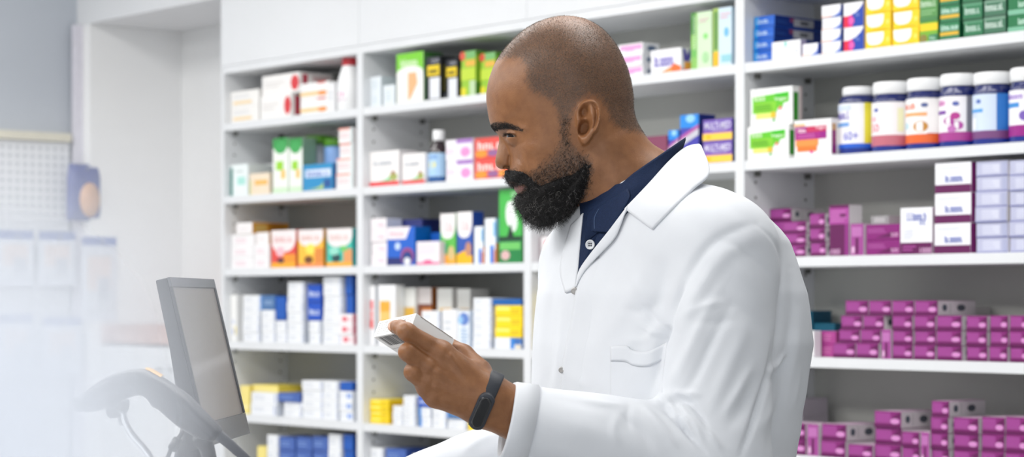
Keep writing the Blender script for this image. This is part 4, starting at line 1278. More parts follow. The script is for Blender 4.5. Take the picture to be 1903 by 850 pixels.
REDP = mat('red_plastic_cap', (196, 44, 54), 0.35)
o, R, H = simple_bottle(0, 0, 628, 656, 107, [
    ('body', [(.95, 0), (1, .02), (1, .45), (.92, .6), (.66, .8), (.6, .83)], CAPW),
    ('cap', [(.62, .832), (.64, .84), (.62, .99), (.55, 1.0)], REDP)],
    'lotion_bottle', 'white tapered bottle with red cap in the corner of the left bay', 'bottle', .012)
b = MB()
wrap_ellipse(b, R * 1.004, H * .3, H * .06, .1, .3, (226, 150, 190))
wrap_text(b, R * 1.006, H * .18, H * .23, -.4, .6, (216, 190, 206), 'Lactacyd'[:4])
b.build('label', o)
DKSYR = mat('dark_amber_glass', (48, 36, 42), 0.1, coat=0.5)
o, R, H = simple_bottle(1, 1, 799, 823, 243, [
    ('body', [(.93, 0), (1, .02), (1, .56), (.92, .64), (.5, .76), (.46, .8)], DKSYR),
    ('cap', [(.56, .802), (.58, .81), (.58, .985), (.5, 1.0)], CAPW),
    ], 'syrup_bottle', 'dark syrup bottle with white cap and pale blue label, middle bay second shelf', 'bottle', .02)
b = MB()
wrap(b, R * 1.005, H * .12, H * .56, -1.6, 1.6, (170, 206, 238), 30)
wrap(b, R * 1.005, H * .02, H * .119, -1.6, 1.6, (40, 90, 150), 30)
wrap_ellipse(b, R * 1.02, H * .34, H * .07, .2, .4, (244, 232, 130))
wrap_text(b, R * 1.02, H * .46, H * .53, -.3, .8, (110, 150, 214), 'junior')
b.build('label', o)
GRL = mat('green_lid_plastic', (84, 150, 24), 0.4)
GRY = mat('silver_grey_tin', (170, 178, 188), 0.35)
for (x0, x1, yt, dd, m, lab) in ((566, 597, 255, .07, GRY, 'grey tub with green lid behind the bright blue carton'), (602, 631, 259, .07, mat('light_blue_tub', (120, 160, 216), 0.4), 'light blue tub with green lid beside the white corner pile')):
    simple_bottle(0, 1, x0, x1, yt, [
        ('body', [(.92, 0), (.96, .02), (.96, .83), (.9, .85)], m),
        ('lid', [(.98, .852), (1, .86), (1, .97), (.94, 1.0)], GRL)], 'powder_tub', lab, 'tub', dd, 'powder tubs with green lids')
# ================================================================== the man in the white coat
YH = 2.6                      # distance of the head's middle plane
person = empty('person', (0.2, 2.6, 0.0))
tag(person, 'bald bearded man in a white coat over a navy shirt, holding a small white box', 'person')


def pv(px, py, Y):
    return np.array(P(px, py, Y))


def pix(v):
    """pixel coordinates of world points (n,3)"""
    return CX + F * v[:, 0] / v[:, 1], HY - F * (v[:, 2] - CAMZ) / v[:, 1]


def child(name, me, parent=person):
    o = bpy.data.objects.new(name, me)
    COL.objects.link(o)
    o.parent = parent
    o.matrix_parent_inverse = Matrix.Identity(4)
    # meshes are written in world coordinates, the parent sits at its base
    if parent is person:
        o.location = -Vector(person.location)
    return o


# ------------------------------------------------------------------ materials
def skin_material():
    m = bpy.data.materials.new('brown_skin')
    m.use_nodes = True
    nt = m.node_tree
    b = nt.nodes['Principled BSDF']
    tc = nt.nodes.new('ShaderNodeTexCoord')
    nz = nt.nodes.new('ShaderNodeTexNoise')
    nz.inputs['Scale'].default_value = 90
    nz.inputs['Detail'].default_value = 5
    nt.links.new(tc.outputs['Object'], nz.inputs['Vector'])
    rp = nt.nodes.new('ShaderNodeValToRGB')
    rp.color_ramp.elements[0].position = 0.2
    rp.color_ramp.elements[1].position = 0.85
    rp.color_ramp.elements[0].color = lin((130, 86, 54))
    rp.color_ramp.elements[1].color = lin((156, 107, 70))
    nt.links.new(nz.outputs['Fac'], rp.inputs['Fac'])
    # lips
    at2 = nt.nodes.new('ShaderNodeAttribute')
    at2.attribute_name = 'lip'
    mxl = nt.nodes.new('ShaderNodeMix')
    mxl.data_type = 'RGBA'
    nt.links.new(at2.outputs['Fac'], mxl.inputs[0])
    nt.links.new(rp.outputs['Color'], mxl.inputs[6])
    mxl.inputs[7].default_value = lin((172, 104, 96))
    # stubble: short hair roots shown by a fine speckle
    at = nt.nodes.new('ShaderNodeAttribute')
    at.attribute_name = 'stubble'
    n2 = nt.nodes.new('ShaderNodeTexNoise')
    n2.inputs['Scale'].default_value = 700
    n2.inputs['Detail'].default_value = 2
    nt.links.new(tc.outputs['Object'], n2.inputs['Vector'])
    mr = nt.nodes.new('ShaderNodeMapRange')
    mr.inputs['From Min'].default_value = 0.35
    mr.inputs['From Max'].default_value = 0.62
    mr.inputs['To Min'].default_value = 0.5
    mr.inputs['To Max'].default_value = 0.95
    nt.links.new(n2.outputs['Fac'], mr.inputs['Value'])
    mu = nt.nodes.new('ShaderNodeMath')
    mu.operation = 'MULTIPLY'
    nt.links.new(at.outputs['Fac'], mu.inputs[0])
    nt.links.new(mr.outputs['Result'], mu.inputs[1])
    mx = nt.nodes.new('ShaderNodeMix')
    mx.data_type = 'RGBA'
    nt.links.new(mu.outputs[0], mx.inputs[0])
    nt.links.new(mxl.outputs[2], mx.inputs[6])
    mx.inputs[7].default_value = lin((78, 64, 54))
    nt.links.new(mx.outputs[2], b.inputs['Base Color'])
    b.inputs['Roughness'].default_value = 0.46
    b.inputs['Specular IOR Level'].default_value = 0.45
    b.inputs['Subsurface Weight'].default_value = 0.12
    b.inputs['Subsurface Radius'].default_value = (0.0025, 0.0013, 0.0008)
    b.inputs['Subsurface Scale'].default_value = 1.0
    n3 = nt.nodes.new('ShaderNodeTexNoise')
    n3.inputs['Scale'].default_value = 560
    n3.inputs['Detail'].default_value = 4
    nt.links.new(tc.outputs['Object'], n3.inputs['Vector'])
    bp = nt.nodes.new('ShaderNodeBump')
    bp.inputs['Strength'].default_value = 0.26
    bp.inputs['Distance'].default_value = 0.0012
    nt.links.new(n3.outputs['Fac'], bp.inputs['Height'])
    nt.links.new(bp.outputs['Normal'], b.inputs['Normal'])
    return m


SKIN = skin_material()
HAIR = mat('black_hair', (17, 15, 15), 0.45, var=0.25, scale=600)
HAIRG = mat('grey_hair', (132, 129, 126), 0.45, var=0.1, scale=600)
STUB = mat('dark_brown_stubble', (50, 40, 35), 0.55, var=0.2, scale=500)
STUBG = mat('grey_stubble', (140, 120, 104), 0.5, var=0.1, scale=500)
COTTON = mat('white_cotton', (219, 222, 227), 0.85, var=0.012, scale=30, bump=0.06, bscale=1500, spec=0.2)
NAVY = mat('navy_denim', (20, 37, 68), 0.8, var=0.22, scale=700, bump=0.2, bscale=1400, spec=0.25)

# ------------------------------------------------------------------ head: profile inflated by half widths
HRES = 0.0013
px2u = lambda px: (px - CX) / F * YH
py2v = lambda py: CAMZ + (HY - py) / F * YH
MPP = YH / F                   # metres per pixel in the middle plane


def nearpx(px, py, half):
    """pixel seen on the near surface, half metres nearer than the middle plane, as a middle plane pixel"""
    s = (YH - half) / YH
    return CX + (px - CX) * s, HY + (py - HY) * s


OUT = [(1051, 30), (1015, 36), (979, 53), (948, 80), (922, 114), (909, 145), (904, 170), (904, 192), (907, 214), (911, 230), (917, 241),
       (930, 254), (942, 275), (947, 295), (946, 314), (943, 332), (946, 342), (955, 347), (955, 352), (960, 359), (967, 370), (970, 388), (982, 400),
       (1000, 404), (1030, 398), (1060, 390), (1078, 396), (1082, 420), (1072, 470), (1070, 540), (1200, 560), (1300, 470), (1300, 350),
       (1262, 300), (1236, 282), (1212, 267), (1197, 249), (1184, 227), (1177.5, 203), (1177, 181), (1171, 145), (1160, 113), (1143, 81), (1119, 54), (1088, 36)]
CTRL = [(1050, 60, 74, 78), (1080, 150, 77, 80), (1150, 150, 75, 75), (1150, 225, 68, 60), (940, 150, 70, 62), (985, 200, 69, 55),
        (930, 240, 60, 50), (985, 275, 69, 55), (985, 310, 62, 48), (960, 345, 50, 45), (985, 392, 40, 40), (1030, 350, 60, 52),
        (1080, 325, 64, 55), (1090, 225, 73, 62), (1140, 330, 60, 56), (1150, 430, 68, 60), (1085, 430, 54, 48), (1205, 275, 56, 48), (1270, 380, 72, 60)]


def idw(U, V, ctrl, k):
    num = np.zeros_like(U)
    den = np.zeros_like(U)
    for c in ctrl:
        r2 = (U - c[0]) ** 2 + (V - c[1]) ** 2 + 250.0
        w = 1 / r2 ** 1.6
        num += w * c[k]
        den += w
    return num / den


def gauss(U, V, cx, cy, sx, sy, ang=0.0):
    a = math.radians(ang)
    x = (U - cx) * math.cos(a) + (V - cy) * math.sin(a)
    y = -(U - cx) * math.sin(a) + (V - cy) * math.cos(a)
    return np.exp(-(x / sx) ** 2 - (y / sy) ** 2)


def poly_dist(U, V, pts):
    d = np.full(U.shape, 1e9)
    for (ax, ay), (bx, by) in zip(pts[:-1], pts[1:]):
        ex, ey = bx - ax, by - ay
        t = np.clip(((U - ax) * ex + (V - ay) * ey) / (ex * ex + ey * ey + 1e-9), 0, 1)
        d = np.minimum(d, np.hypot(U - ax - t * ex, V - ay - t * ey))
    return d


def sstep(a, b, x):
    t = np.clip((x - a) / (b - a), 0, 1)
    return t * t * (3 - 2 * t)


def inflate(d_px, Wm, R):
    q = np.clip(d_px * MPP * 1000 / R, -0.6, 1)
    # squared half width in mm^2; linear through the outline, so it can go negative outside
    return Wm ** 2 * np.where(q > 0, 1 - (1 - np.clip(q, 0, 1)) ** 2, 2 * q)


def head_field(U, V):
    """squared half width (mm^2) at middle plane pixels"""
    d = poly_sdf(spline(OUT, 5, True), U, V)
    Wm, R = idw(U, V, CTRL, 2), idw(U, V, CTRL, 3)
    H = inflate(d, Wm, R)
    Wd = np.sqrt(np.maximum(H, 0))
    # relief, mm, in middle plane pixels
    r = np.zeros_like(U)
    q = lambda x, y: nearpx(x, y, 0.05)
    r += 2.6 * np.exp(-(poly_dist(U, V, [q(909, 232), q(930, 231), q(955, 234), q(972, 242)]) / 7.0) ** 2)      # brow ridge
    r -= 6.5 * gauss(U, V, *q(943, 249), 13, 9, 10)          # eye socket
    r -= 1.6 * gauss(U, V, *q(975, 205), 20, 22)             # temple
    r += 2.8 * gauss(U, V, *q(990, 277), 22, 12, 15)         # cheekbone
    r -= 2.6 * gauss(U, V, *q(1008, 322), 20, 22)            # cheek hollow
    r += 2.0 * gauss(U, V, *q(968, 303), 8, 12)              # beside the nose
    r -= 2.0 * np.exp(-(poly_dist(U, V, [q(962, 292), q(972, 306), q(978, 322)]) / 4.0) ** 2)      # fold from nose to mouth
    r -= 1.2 * np.exp(-(poly_dist(U, V, [q(948, 263), q(960, 268), q(972, 266)]) / 3.5) ** 2)      # under the eye
    r -= 2.0 * np.exp(-(poly_dist(U, V, [(1092, 288), (1120, 262), (1150, 245)]) / 11.0) ** 2)     # below the ear
    r += 1.8 * np.exp(-(poly_dist(U, V, [(1110, 270), (1140, 330), (1120, 420)]) / 14.0) ** 2)     # neck muscle
    r -= 1.4 * np.exp(-(poly_dist(U, V, [(1080, 300), (1085, 345), (1060, 388)]) / 10.0) ** 2)
    # eye: lids over the ball with a slit
    ex, ey = q(961, 251)
    rr = np.hypot(U - ex, V - ey) * MPP * 1000
    ball = 32.0 + np.sqrt(np.maximum(13.4 ** 2 - rr ** 2, 0.0))
    Wd2 = Wd + r
    ok = rr < 13.2
    Wd2 = np.where(ok, np.maximum(Wd2, np.where(ok, ball, 0)), Wd2)
    lid = np.exp(-(poly_dist(U, V, [q(938, 247), q(946, 244.5), q(955, 246.5), q(964, 254)]) / 2.2) ** 2)
    lid2 = np.exp(-(poly_dist(U, V, [q(943, 256), q(950, 257.5), q(958, 257), q(964, 255)]) / 2.0) ** 2)
    Wd2 = Wd2 + 0.9 * lid + 0.6 * lid2
    Wd2 -= 0.8 * np.exp(-(poly_dist(U, V, [q(936, 243), q(946, 240), q(957, 241), q(968, 249)]) / 1.8) ** 2)
    slit = poly_sdf([q(936, 250.5), q(942, 248.6), q(948, 248.4), q(955, 250.4), q(961, 254), q(955, 254.4), q(947, 254.2), q(941, 253)], U, V)
    Wd2 = np.where(slit > 0, Wd2 - 5.0 * sstep(0, 1.5, slit), Wd2)
    H = np.where(H > 0, np.sign(Wd2) * Wd2 ** 2, H)
    # nose
    NOSE = [(914, 236), (921, 245), (926, 252), (927, 264), (924, 279), (920.6, 295), (920.3, 303), (924, 311), (933, 315), (945, 314), (957, 312), (966, 302), (962, 285), (952, 266), (944, 250), (934, 238)]
    NC = [(928, 302, 11, 9), (955, 303, 17.5, 9), (932, 265, 9, 10), (945, 280, 12, 12), (930, 245, 9, 10)]
    dn = poly_sdf(spline(NOSE, 4, True), U, V)
    Hn = inflate(dn, idw(U, V, NC, 2), idw(U, V, NC, 3))
    Wn = np.sqrt(np.maximum(Hn, 0))
    Wn -= 3.4 * np.exp(-(poly_dist(U, V, [(948, 292), (946, 302), (950, 312)]) / 3.5) ** 2) * (Wn > 3)       # wing crease
    Wn += 1.2 * gauss(U, V, 956, 303, 6, 7) * (Wn > 3)
    Wn = np.where(gauss(U, V, 942, 311.5, 9.5, 3.4, -10) > 0.5, np.minimum(Wn, np.maximum(Wn - 7.5, 3.2)), Wn)                                     # nostril
    Hn2 = np.where(Hn > 0, np.sign(Wn) * Wn ** 2, Hn)
    kk = 60.0
    H = smax(H, Hn2, kk)
    # ear
    e = lambda x, y: nearpx(x, y, 0.088)
    EAR = [e(*p) for p in ((1097, 184), (1084, 187), (1075, 196), (1070, 212), (1071, 232), (1075, 252), (1081, 266), (1088, 269), (1096, 263), (1104, 250), (1113, 238), (1118, 217), (1116, 199), (1108, 187))]
    de = poly_sdf(spline(EAR, 4, True), U, V)
    ec = e(1092, 224)
    lean = np.clip((U - (ec[0] - 20)) / 42, 0, 1)
    rise = (4.0 + 14.0 * lean) * sstep(-1.0, 3.0, de)
    back = sstep(0, 1, (U - e(1078, 0)[0]) / 12 + (e(0, 200)[1] - V) / 26)      # 1 along the top and the rear, 0 in front
    rim = 3.6 * np.exp(-((de - 3.4) / 3.0) ** 2) * back
    scapha = -3.4 * np.exp(-((de - 8.6) / 2.2) ** 2) * (V < e(0, 250)[1]) * sstep(e(1096, 0)[0], e(1104, 0)[0], U)
    anti = 2.4 * np.exp(-(poly_dist(U, V, [e(1094, 199), e(1101, 214), e(1101, 232), e(1093, 249)]) / 3.4) ** 2)
    concha = -17.0 * np.clip(gauss(U, V, *e(1087, 235), 8.0, 11.5, 20) * 2.4, 0, 1)
    tri = -11.0 * np.clip(gauss(U, V, *e(1087, 206), 7.0, 9.5, 14) * 1.8, 0, 1)
    tragus = 3.0 * gauss(U, V, *e(1076, 231), 4.5, 8) + 2.2 * np.exp(-(poly_dist(U, V, [e(1076, 222), e(1086, 220), e(1094, 224)]) / 2.6) ** 2)
    lobe = 2.4 * gauss(U, V, *e(1086, 257), 9, 8)
    E = np.where(de > -2, rise + (rim + scapha + anti + concha + tri + tragus + lobe) * sstep(0, 2.5, de), 0)
    Wt = np.sqrt(np.maximum(H, 0)) + E
    H = np.where((H > 0) & (E != 0), Wt ** 2, H)
    return H


def field_mesh(fn, x0, x1, y0, y1, wmax, res, it=2):
    us = np.arange(px2u(x0), px2u(x1), res)
    vs = np.arange(py2v(y1), py2v(y0), res)
    ws = np.arange(-wmax, wmax + res, res)
    U, V = np.meshgrid(us, vs, indexing='ij')
    H = fn(CX + U * F / YH, HY - (V - CAMZ) * F / YH)
    Wv = (ws * 1000) ** 2
    # a distance like field keeps the steps smooth
    W0 = np.sqrt(np.maximum(H, 1.0))
    Fv = (Wv[None, None, :] - H[:, :, None]) / (np.abs(ws * 1000)[None, None, :] + W0[:, :, None] + 4)
    v, q = surface_nets(Fv.astype(np.float32), (us[0], vs[0], ws[0]), res)
    v = smooth_verts(v, q, it)
    out = np.stack([v[:, 0], YH - v[:, 2], v[:, 1]], 1)
    return out, q            # orientation is fixed below


def orient(v, q, inside):
    n = vert_normals(v, q)
    if ((v - np.array(inside)) * n).sum() < 0:
        q = q[:, ::-1].copy()
    return q


hv, hq = field_mesh(head_field, 890, 1320, 20, 570, 0.105, HRES, 2)
hq = orient(hv, hq, (0.06, 2.6, 1.68))
hn = vert_normals(hv, hq)
hpx = CX + hv[:, 0] * F / YH
hpy = HY - (hv[:, 2] - CAMZ) * F / YH

# where the cropped hair grows (pixels of the middle plane)
SC = [(1051, 10), (1000, 20), (960, 45), (930, 80), (908, 112), (922, 117), (945, 117), (968, 122), (976, 138), (974, 160), (985, 180), (1004, 190), (1020, 198), (1030, 214), (1036, 238), (1037, 262),
      (1050, 262), (1057, 238), (1064, 215), (1076, 196), (1090, 188), (1110, 194), (1122, 212), (1128, 232), (1142, 246), (1166, 252), (1190, 252), (1215, 258), (1230, 200), (1220, 100), (1150, 30)]
sc = poly_sdf(SC, *nearpx(hpx, hpy, -0.0))
nz = np.sin(hpx * 0.35) * np.cos(hpy * 0.31) + 0.6 * np.sin(hpx * 0.83 + hpy * 0.6)
stub = sstep(-6, 12, sc + 2.5 * nz)
top = sstep(75, 35, hpy) * sstep(980, 1020, hpx) * sstep(1130, 1090, hpx)  # crown sheen put into the colour by thinning the stubble tint
stub = stub * (0.92 - 0.45 * top)
bd_ = poly_dist(hpx, hpy, [nearpx(x, y, .05) for x, y in ((912, 232), (925, 231), (945, 233), (962, 239), (970, 243))])
BEARD_SOFT = [(1037, 240), (1036, 270), (1022, 292), (1000, 312), (985, 322), (962, 322), (940, 316), (936, 345), (948, 380), (970, 415), (1010, 425), (1060, 410), (1090, 370), (1102, 325), (1096, 296), (1074, 286), (1058, 262), (1056, 240)]
bs = poly_sdf(BEARD_SOFT, hpx, hpy)
stub = np.maximum(stub, 0.8 * sstep(1.15, 0.6, bd_ / np.interp(hpx, [905, 920, 945, 972], [8, 8, 6, 2.5])))
stub = np.maximum(stub, 0.75 * sstep(-4, 14, bs + 3 * nz))
lip = sstep(-1.0, 2.0, poly_sdf([(940, 340), (950, 342), (966, 346), (978, 350), (972, 357), (962, 362), (945, 358)], hpx, hpy))

# ------------------------------------------------------------------ hand
def hp(px, py, Y):
    return pv(px, py, Y)


HR = 0.0011
g = grid(pv(700, 800, 2.36) - 0.02, pv(1000, 570, 2.36) + np.array([0.02, 0.11, 0.02]), HR)
lo = pv(700, 800, 2.36) - 0.02
lo[1] = 2.29
hi = pv(1010, 575, 2.36) + 0.01
hi[1] = 2.45
g = grid(lo, hi, HR)
WRA, WRB = hp(908, 729, 2.364), hp(897, 760, 2.364)
IM, MM_, RM, PM = hp(820, 656, 2.349), hp(797, 684, 2.343), hp(794, 711, 2.345), hp(810, 736, 2.352)
IP, MP, RP, PP = hp(756, 617, 2.3335), hp(757, 655, 2.331), hp(768, 692, 2.335), hp(790, 722, 2.345)
fd = lambda a, b, r1, r2: round_cone(g, a, b, r1, r2)
palm = smin(fd(WRA, IM, .0185, .0125), fd(WRB, PM, .0185, .0125), .012)
palm = smin(palm, fd((WRA + WRB) / 2, MM_, .019, .0125), .012)
palm = smin(palm, fd((WRA + WRB) / 2, RM, .019, .0125), .012)
palm = smin(palm, fd(IM, PM, .0115, .0112), .008)
arm = smin(fd(WRA, hp(985, 764, 2.372), .0185, .0205), fd(WRB, hp(975, 796, 2.372), .0183, .0205), .012)
arm = smin(arm, palm, .012)
index_ = smin(fd(IM, IP, .0116, .0091), fd(IP, hp(745, 610, 2.353), .0091, .0086), .006)
index_ = smin(index_, fd(hp(745, 610, 2.353), hp(735, 608, 2.3705), .0086, .0078), .003)
middle = smin(fd(MM_, MP, .0118, .0098), fd(MP, hp(763, 653, 2.364), .0097, .009), .0025)
middle = smin(middle, fd(hp(763, 653, 2.364), hp(774, 645, 2.385), .009, .0078), .003)
ring = smin(fd(RM, RP, .0118, .0102), fd(RP, hp(778, 683, 2.366), .0100, .0088), .0025)
ring = smin(ring, fd(hp(778, 683, 2.366), hp(792, 668, 2.384), .0088, .0075), .003)
pinky = smin(fd(PM, PP, .0110, .0092), fd(PP, hp(798, 711, 2.371), .009, .008), .0025)
pinky = smin(pinky, fd(hp(798, 711, 2.371), hp(812, 694, 2.386), .008, .007), .003)
thumb = smin(fd(hp(885, 694, 2.378), hp(860, 662, 2.392), .018, .0122), fd(hp(860, 662, 2.392), hp(826, 641, 2.408), .0122, .0105), .006)
thumb = smin(thumb, fd(hp(826, 641, 2.408), hp(803, 622, 2.416), .0105, .0085), .004)
hand = smin(arm, smin(index_, pinky, .002), .0045)
hand = smin(hand, smin(middle, ring, .001), .003)
hand = smin(hand, thumb, .008)
# knuckles, tendons
for c, r in ((IM, .0062), (MM_, .0062), (RM, .006), (PM, .0058)):
    k = c + np.array([0, -0.0085, 0.001])
    hand = smin(hand, np.sqrt(((g - k) ** 2).sum(-1)) - r, .006)
for k, c in enumerate((IM, MM_, RM, PM)):
    a = c + np.array([0.01, -.0115, -.004])
    bb = (WRA * (3 - k) + WRB * k) / 3 + np.array([-.02, -.0195, .006])
    hand = smin(hand, round_cone(g, a, bb, .0022, .0018), .006)
gv, gq = surface_nets(hand.astype(np.float32), lo, HR)
gv = smooth_verts(gv, gq, 2)
# creases on the finger joints
gpx, gpy = pix(gv)
gn = vert_normals(gv, gq)
gq = orient(gv, gq, hp(840, 700, 2.36))
gn = vert_normals(gv, gq)
for cx, cy, sx, ang in ((749, 606, 7, 60), (753, 613, 8, 62), (750, 660, 6, 80), (757, 700, 6, 70), (806, 640, 10, 65)):
    for o_ in (-3, 0, 3):
        a = math.radians(ang)
        dx, dy = gpx - cx - o_ * math.sin(a), gpy - cy + o_ * math.cos(a) * 0
        al = dx * math.cos(a) + dy * math.sin(a)
        ac = -dx * math.sin(a) + dy * math.cos(a)
        gv -= gn * (0.00022 * np.exp(-(al / sx) ** 2 - (ac / 1.2) ** 2))[:, None] * (gn[:, 1:2] < 0)
del hand, palm, arm, index_, middle, ring, pinky, thumb, g

# ------------------------------------------------------------------ torso, arms and coat as implicit shapes
LX = np.array([0.574, -0.819, 0.0])       # towards his left shoulder (near the viewer)
FX = np.array([-0.819, -0.574, 0.0])      # the way his chest faces
SL, SR = pv(1350, 462, 2.45), pv(1098, 500, 2.73)
EL, CL = pv(1322, 862, 2.405), pv(942, 783, 2.378)
ER, CR = pv(1075, 805, 2.80), pv(765, 922, 2.62)
NB = pv(1195, 360, 2.60)


def coat_sdf(X, inset=0.0):
    z = X[..., 2]
    c0 = np.array([0.190, 2.6])
    zz = np.array([0.4, 0.9, 1.20, 1.30, 1.40, 1.46, 1.52, 1.60])
    A = np.interp(z, zz, [.225, .205, .178, .188, .196, .190, .172, .13])
    B = np.interp(z, zz, [.17, .155, .128, .134, .138, .130, .110, .075])
    ox = np.interp(z, zz, [-.02, -.02, -.018, -.010, .0, .0, .0, -.01])
    px_, py_ = X[..., 0] - c0[0] - ox, X[..., 1] - c0[1]
    pl = px_ * LX[0] + py_ * LX[1]
    pf = px_ * FX[0] + py_ * FX[1]
    e = 2.25
    k0 = (np.abs(pl / A) ** e + np.abs(pf / B) ** e) ** (1 / e)
    tor = (k0 - 1) * (B * 0.55 + A * 0.45) * 0.85
    tor = smax(tor, z - 1.565, 0.05)
    tor = smax(tor, 0.42 - z, 0.01)
    d = tor
    d = smin(d, round_cone(X, NB + np.array([0.0, 0, -0.035]), SL + np.array([-.018, .02, .008]), .062, .056), .05)
    d = smin(d, round_cone(X, NB + np.array([0.0, 0, -0.035]), SR, .062, .056), .05)
    la = smin(round_cone(X, SL, EL, .060, .063), round_cone(X, EL, CL, .061, .0425), .025)
    ra = smin(round_cone(X, SR, ER, .052, .058), round_cone(X, ER, CR, .058, .046), .025)
    d = smin(d, ra, .03)
    d = smin(d, la, .013)
    # cuffs: cut square, hollow
    for E_, C_, r in ((EL, CL, .0375), (ER, CR, .04)):
        ax = (C_ - E_) / np.linalg.norm(C_ - E_)
        t = (X - C_) @ ax
        near = ((X - C_) ** 2).sum(-1) < .18 ** 2
        d = np.where(near, smax(d, t, .003), d)
        hole = round_cone(X, C_ + ax * .1, C_ - ax * .07, r, r)
        d = np.where(near, smax(d, -hole, .003), d)
    return d + inset


def sdf_mesh(fn, lo, hi, h, it=2):
    nx = int((hi[0] - lo[0]) / h) + 1
    ny = int((hi[1] - lo[1]) / h) + 1
    nz_ = int((hi[2] - lo[2]) / h) + 1
    Fv = np.zeros((nx, ny, nz_), np.float32)
    ys = lo[1] + np.arange(ny) * h
    zs = lo[2] + np.arange(nz_) * h
    for i in range(0, nx, 24):
        xs = lo[0] + np.arange(i, min(nx, i + 24)) * h
        G = np.stack(np.meshgrid(xs, ys, zs, indexing='ij'), -1)
        Fv[i:i + 24] = fn(G)
    v, q = surface_nets(Fv, lo, h)
    return smooth_verts(v, q, it), q


CH = 0.0027
cv, cq = sdf_mesh(coat_sdf, (-0.14, 2.30, 1.13), (0.46, 2.95, 1.66), CH, 4)
cq = orient(cv, cq, (0.19, 2.6, 1.35))
# soft folds of the cloth, placed where the photo shows them
FOLDS = [  # polyline in pixels, width, depth in mm (+ out, - in)
    ([(1405, 415), (1340, 440), (1300, 478), (1268, 530), (1246, 578), (1238, 628)], 9, -4.0),
    ([(1268, 530), (1250, 575), (1240, 630)], 5, -6.5),
    ([(1412, 440), (1350, 470), (1315, 515), (1285, 570), (1262, 625)], 15, 4.0),
    ([(1238, 600), (1226, 660), (1222, 715)], 8, -6.5),
    ([(1345, 520), (1300, 610), (1262, 690), (1222, 735)], 11, 3.2),
    ([(1362, 560), (1320, 640), (1285, 710), (1250, 752)], 10, -3.4),
    ([(1390, 600), (1352, 690), (1316, 770)], 14, 3.0),
    ([(1205, 742), (1240, 764), (1280, 806), (1316, 852)], 6, -4.5),
    ([(1226, 736), (1262, 757), (1292, 790), (1306, 824)], 5, 4.2),
    ([(1240, 728), (1280, 748), (1306, 780), (1318, 812)], 5, -4.0),
    ([(1190, 752), (1222, 786), (1262, 836)], 8, 3.4),
    ([(1150, 768), (1190, 800), (1215, 846)], 9, -2.6),
    ([(1406, 418), (1440, 450), (1453, 490), (1450, 560), (1444, 640), (1420, 730), (1380, 848)], 4, -3.4),
    ([(1470, 500), (1474, 600), (1452, 720), (1424, 850)], 10, -3.5),
    ([(1486, 560), (1478, 660), (1462, 760)], 10, 2.6),
    ([(1300, 335), (1350, 365), (1400, 400)], 10, 1.5),
    ([(1212, 432), (1190, 520), (1150, 590), (1110, 640)], 18, 2.0),
    ([(1240, 470), (1226, 550), (1196, 620), (1160, 690)], 14, -2.2),
    ([(1160, 440), (1128, 520), (1092, 600), (1080, 690)], 16, -1.5),
    ([(1230, 560), (1190, 580), (1150, 570)], 10, -1.8),
    ([(1226, 600), (1200, 630), (1160, 632)], 8, 1.6),
    ([(1100, 720), (1060, 700), (1040, 640)], 12, 1.8),
    ([(1030, 520), (1018, 590), (1022, 680), (1012, 740)], 9, -2.6),
    ([(1046, 560), (1042, 640), (1034, 730)], 7, 2.0),
    ([(1008, 560), (1004, 640), (1006, 720)], 7, 2.2),
    ([(960, 760), (1050, 790), (1140, 812), (1230, 840)], 20, 1.5),
    ([(985, 730), (1080, 752), (1150, 770)], 9, -1.2),
    ([(1330, 480), (1390, 520), (1430, 580)], 16, 1.6),
    ([(1300, 540), (1370, 570), (1425, 620)], 12, -2.0),
    ([(1223, 741), (1238, 755), (1252, 770)], 4.5, -5.0),
    ([(1242, 738), (1258, 755), (1273, 774)], 4.5, -5.0),
    ([(1256, 768), (1270, 792), (1288, 820)], 5, -5.0),
    ([(1283, 768), (1312, 800), (1342, 838)], 7, 4.0),
    ([(1262, 764), (1276, 786), (1292, 812)], 4, 3.0),
    ([(1217, 748), (1237, 735), (1270, 731), (1306, 734)], 6, 3.0),
    ([(1228, 750), (1250, 745), (1290, 748)], 5, -2.5),
    ([(1240, 604), (1236, 622), (1232, 640)], 5, -6.0),
    ([(1398, 680), (1372, 728), (1344, 774)], 9, 3.0),
    ([(1412, 690), (1384, 750), (1352, 800)], 12, -3.0),
    ([(1440, 622), (1425, 702), (1400, 776), (1374, 850)], 5, -4.5),
    ([(1466, 656), (1448, 676), (1428, 696)], 5, 4.0),
    ([(1470, 664), (1452, 690), (1430, 714)], 6, -4.0),
    ([(1489, 676), (1482, 720), (1470, 764)], 7, 2.5),
    ([(1412, 800), (1432, 760), (1446, 720)], 8, 2.5),
    ([(1170, 752), (1166, 776), (1172, 800)], 6, -1.8),
    ([(1150, 770), (1140, 800), (1150, 830)], 8, 1.6),
    ([(1080, 742), (1120, 752), (1160, 756)], 5, 1.8),
    ([(1160, 470), (1180, 520), (1214, 566), (1236, 596)], 10, 1.6),
    ([(1190, 560), (1212, 590), (1234, 612)], 6, -2.4),
    ([(1185, 600), (1208, 616), (1232, 624)], 5, 2.2),
    ([(1325, 440), (1390, 470), (1436, 520)], 8, -1.6),
    ([(1280, 600), (1330, 600), (1380, 590)], 10, -1.8),
    ([(1270, 590), (1310, 570), (1360, 556)], 8, 2.0),
    ([(850, 850), (890, 820), (930, 800)], 8, 2.0),
]


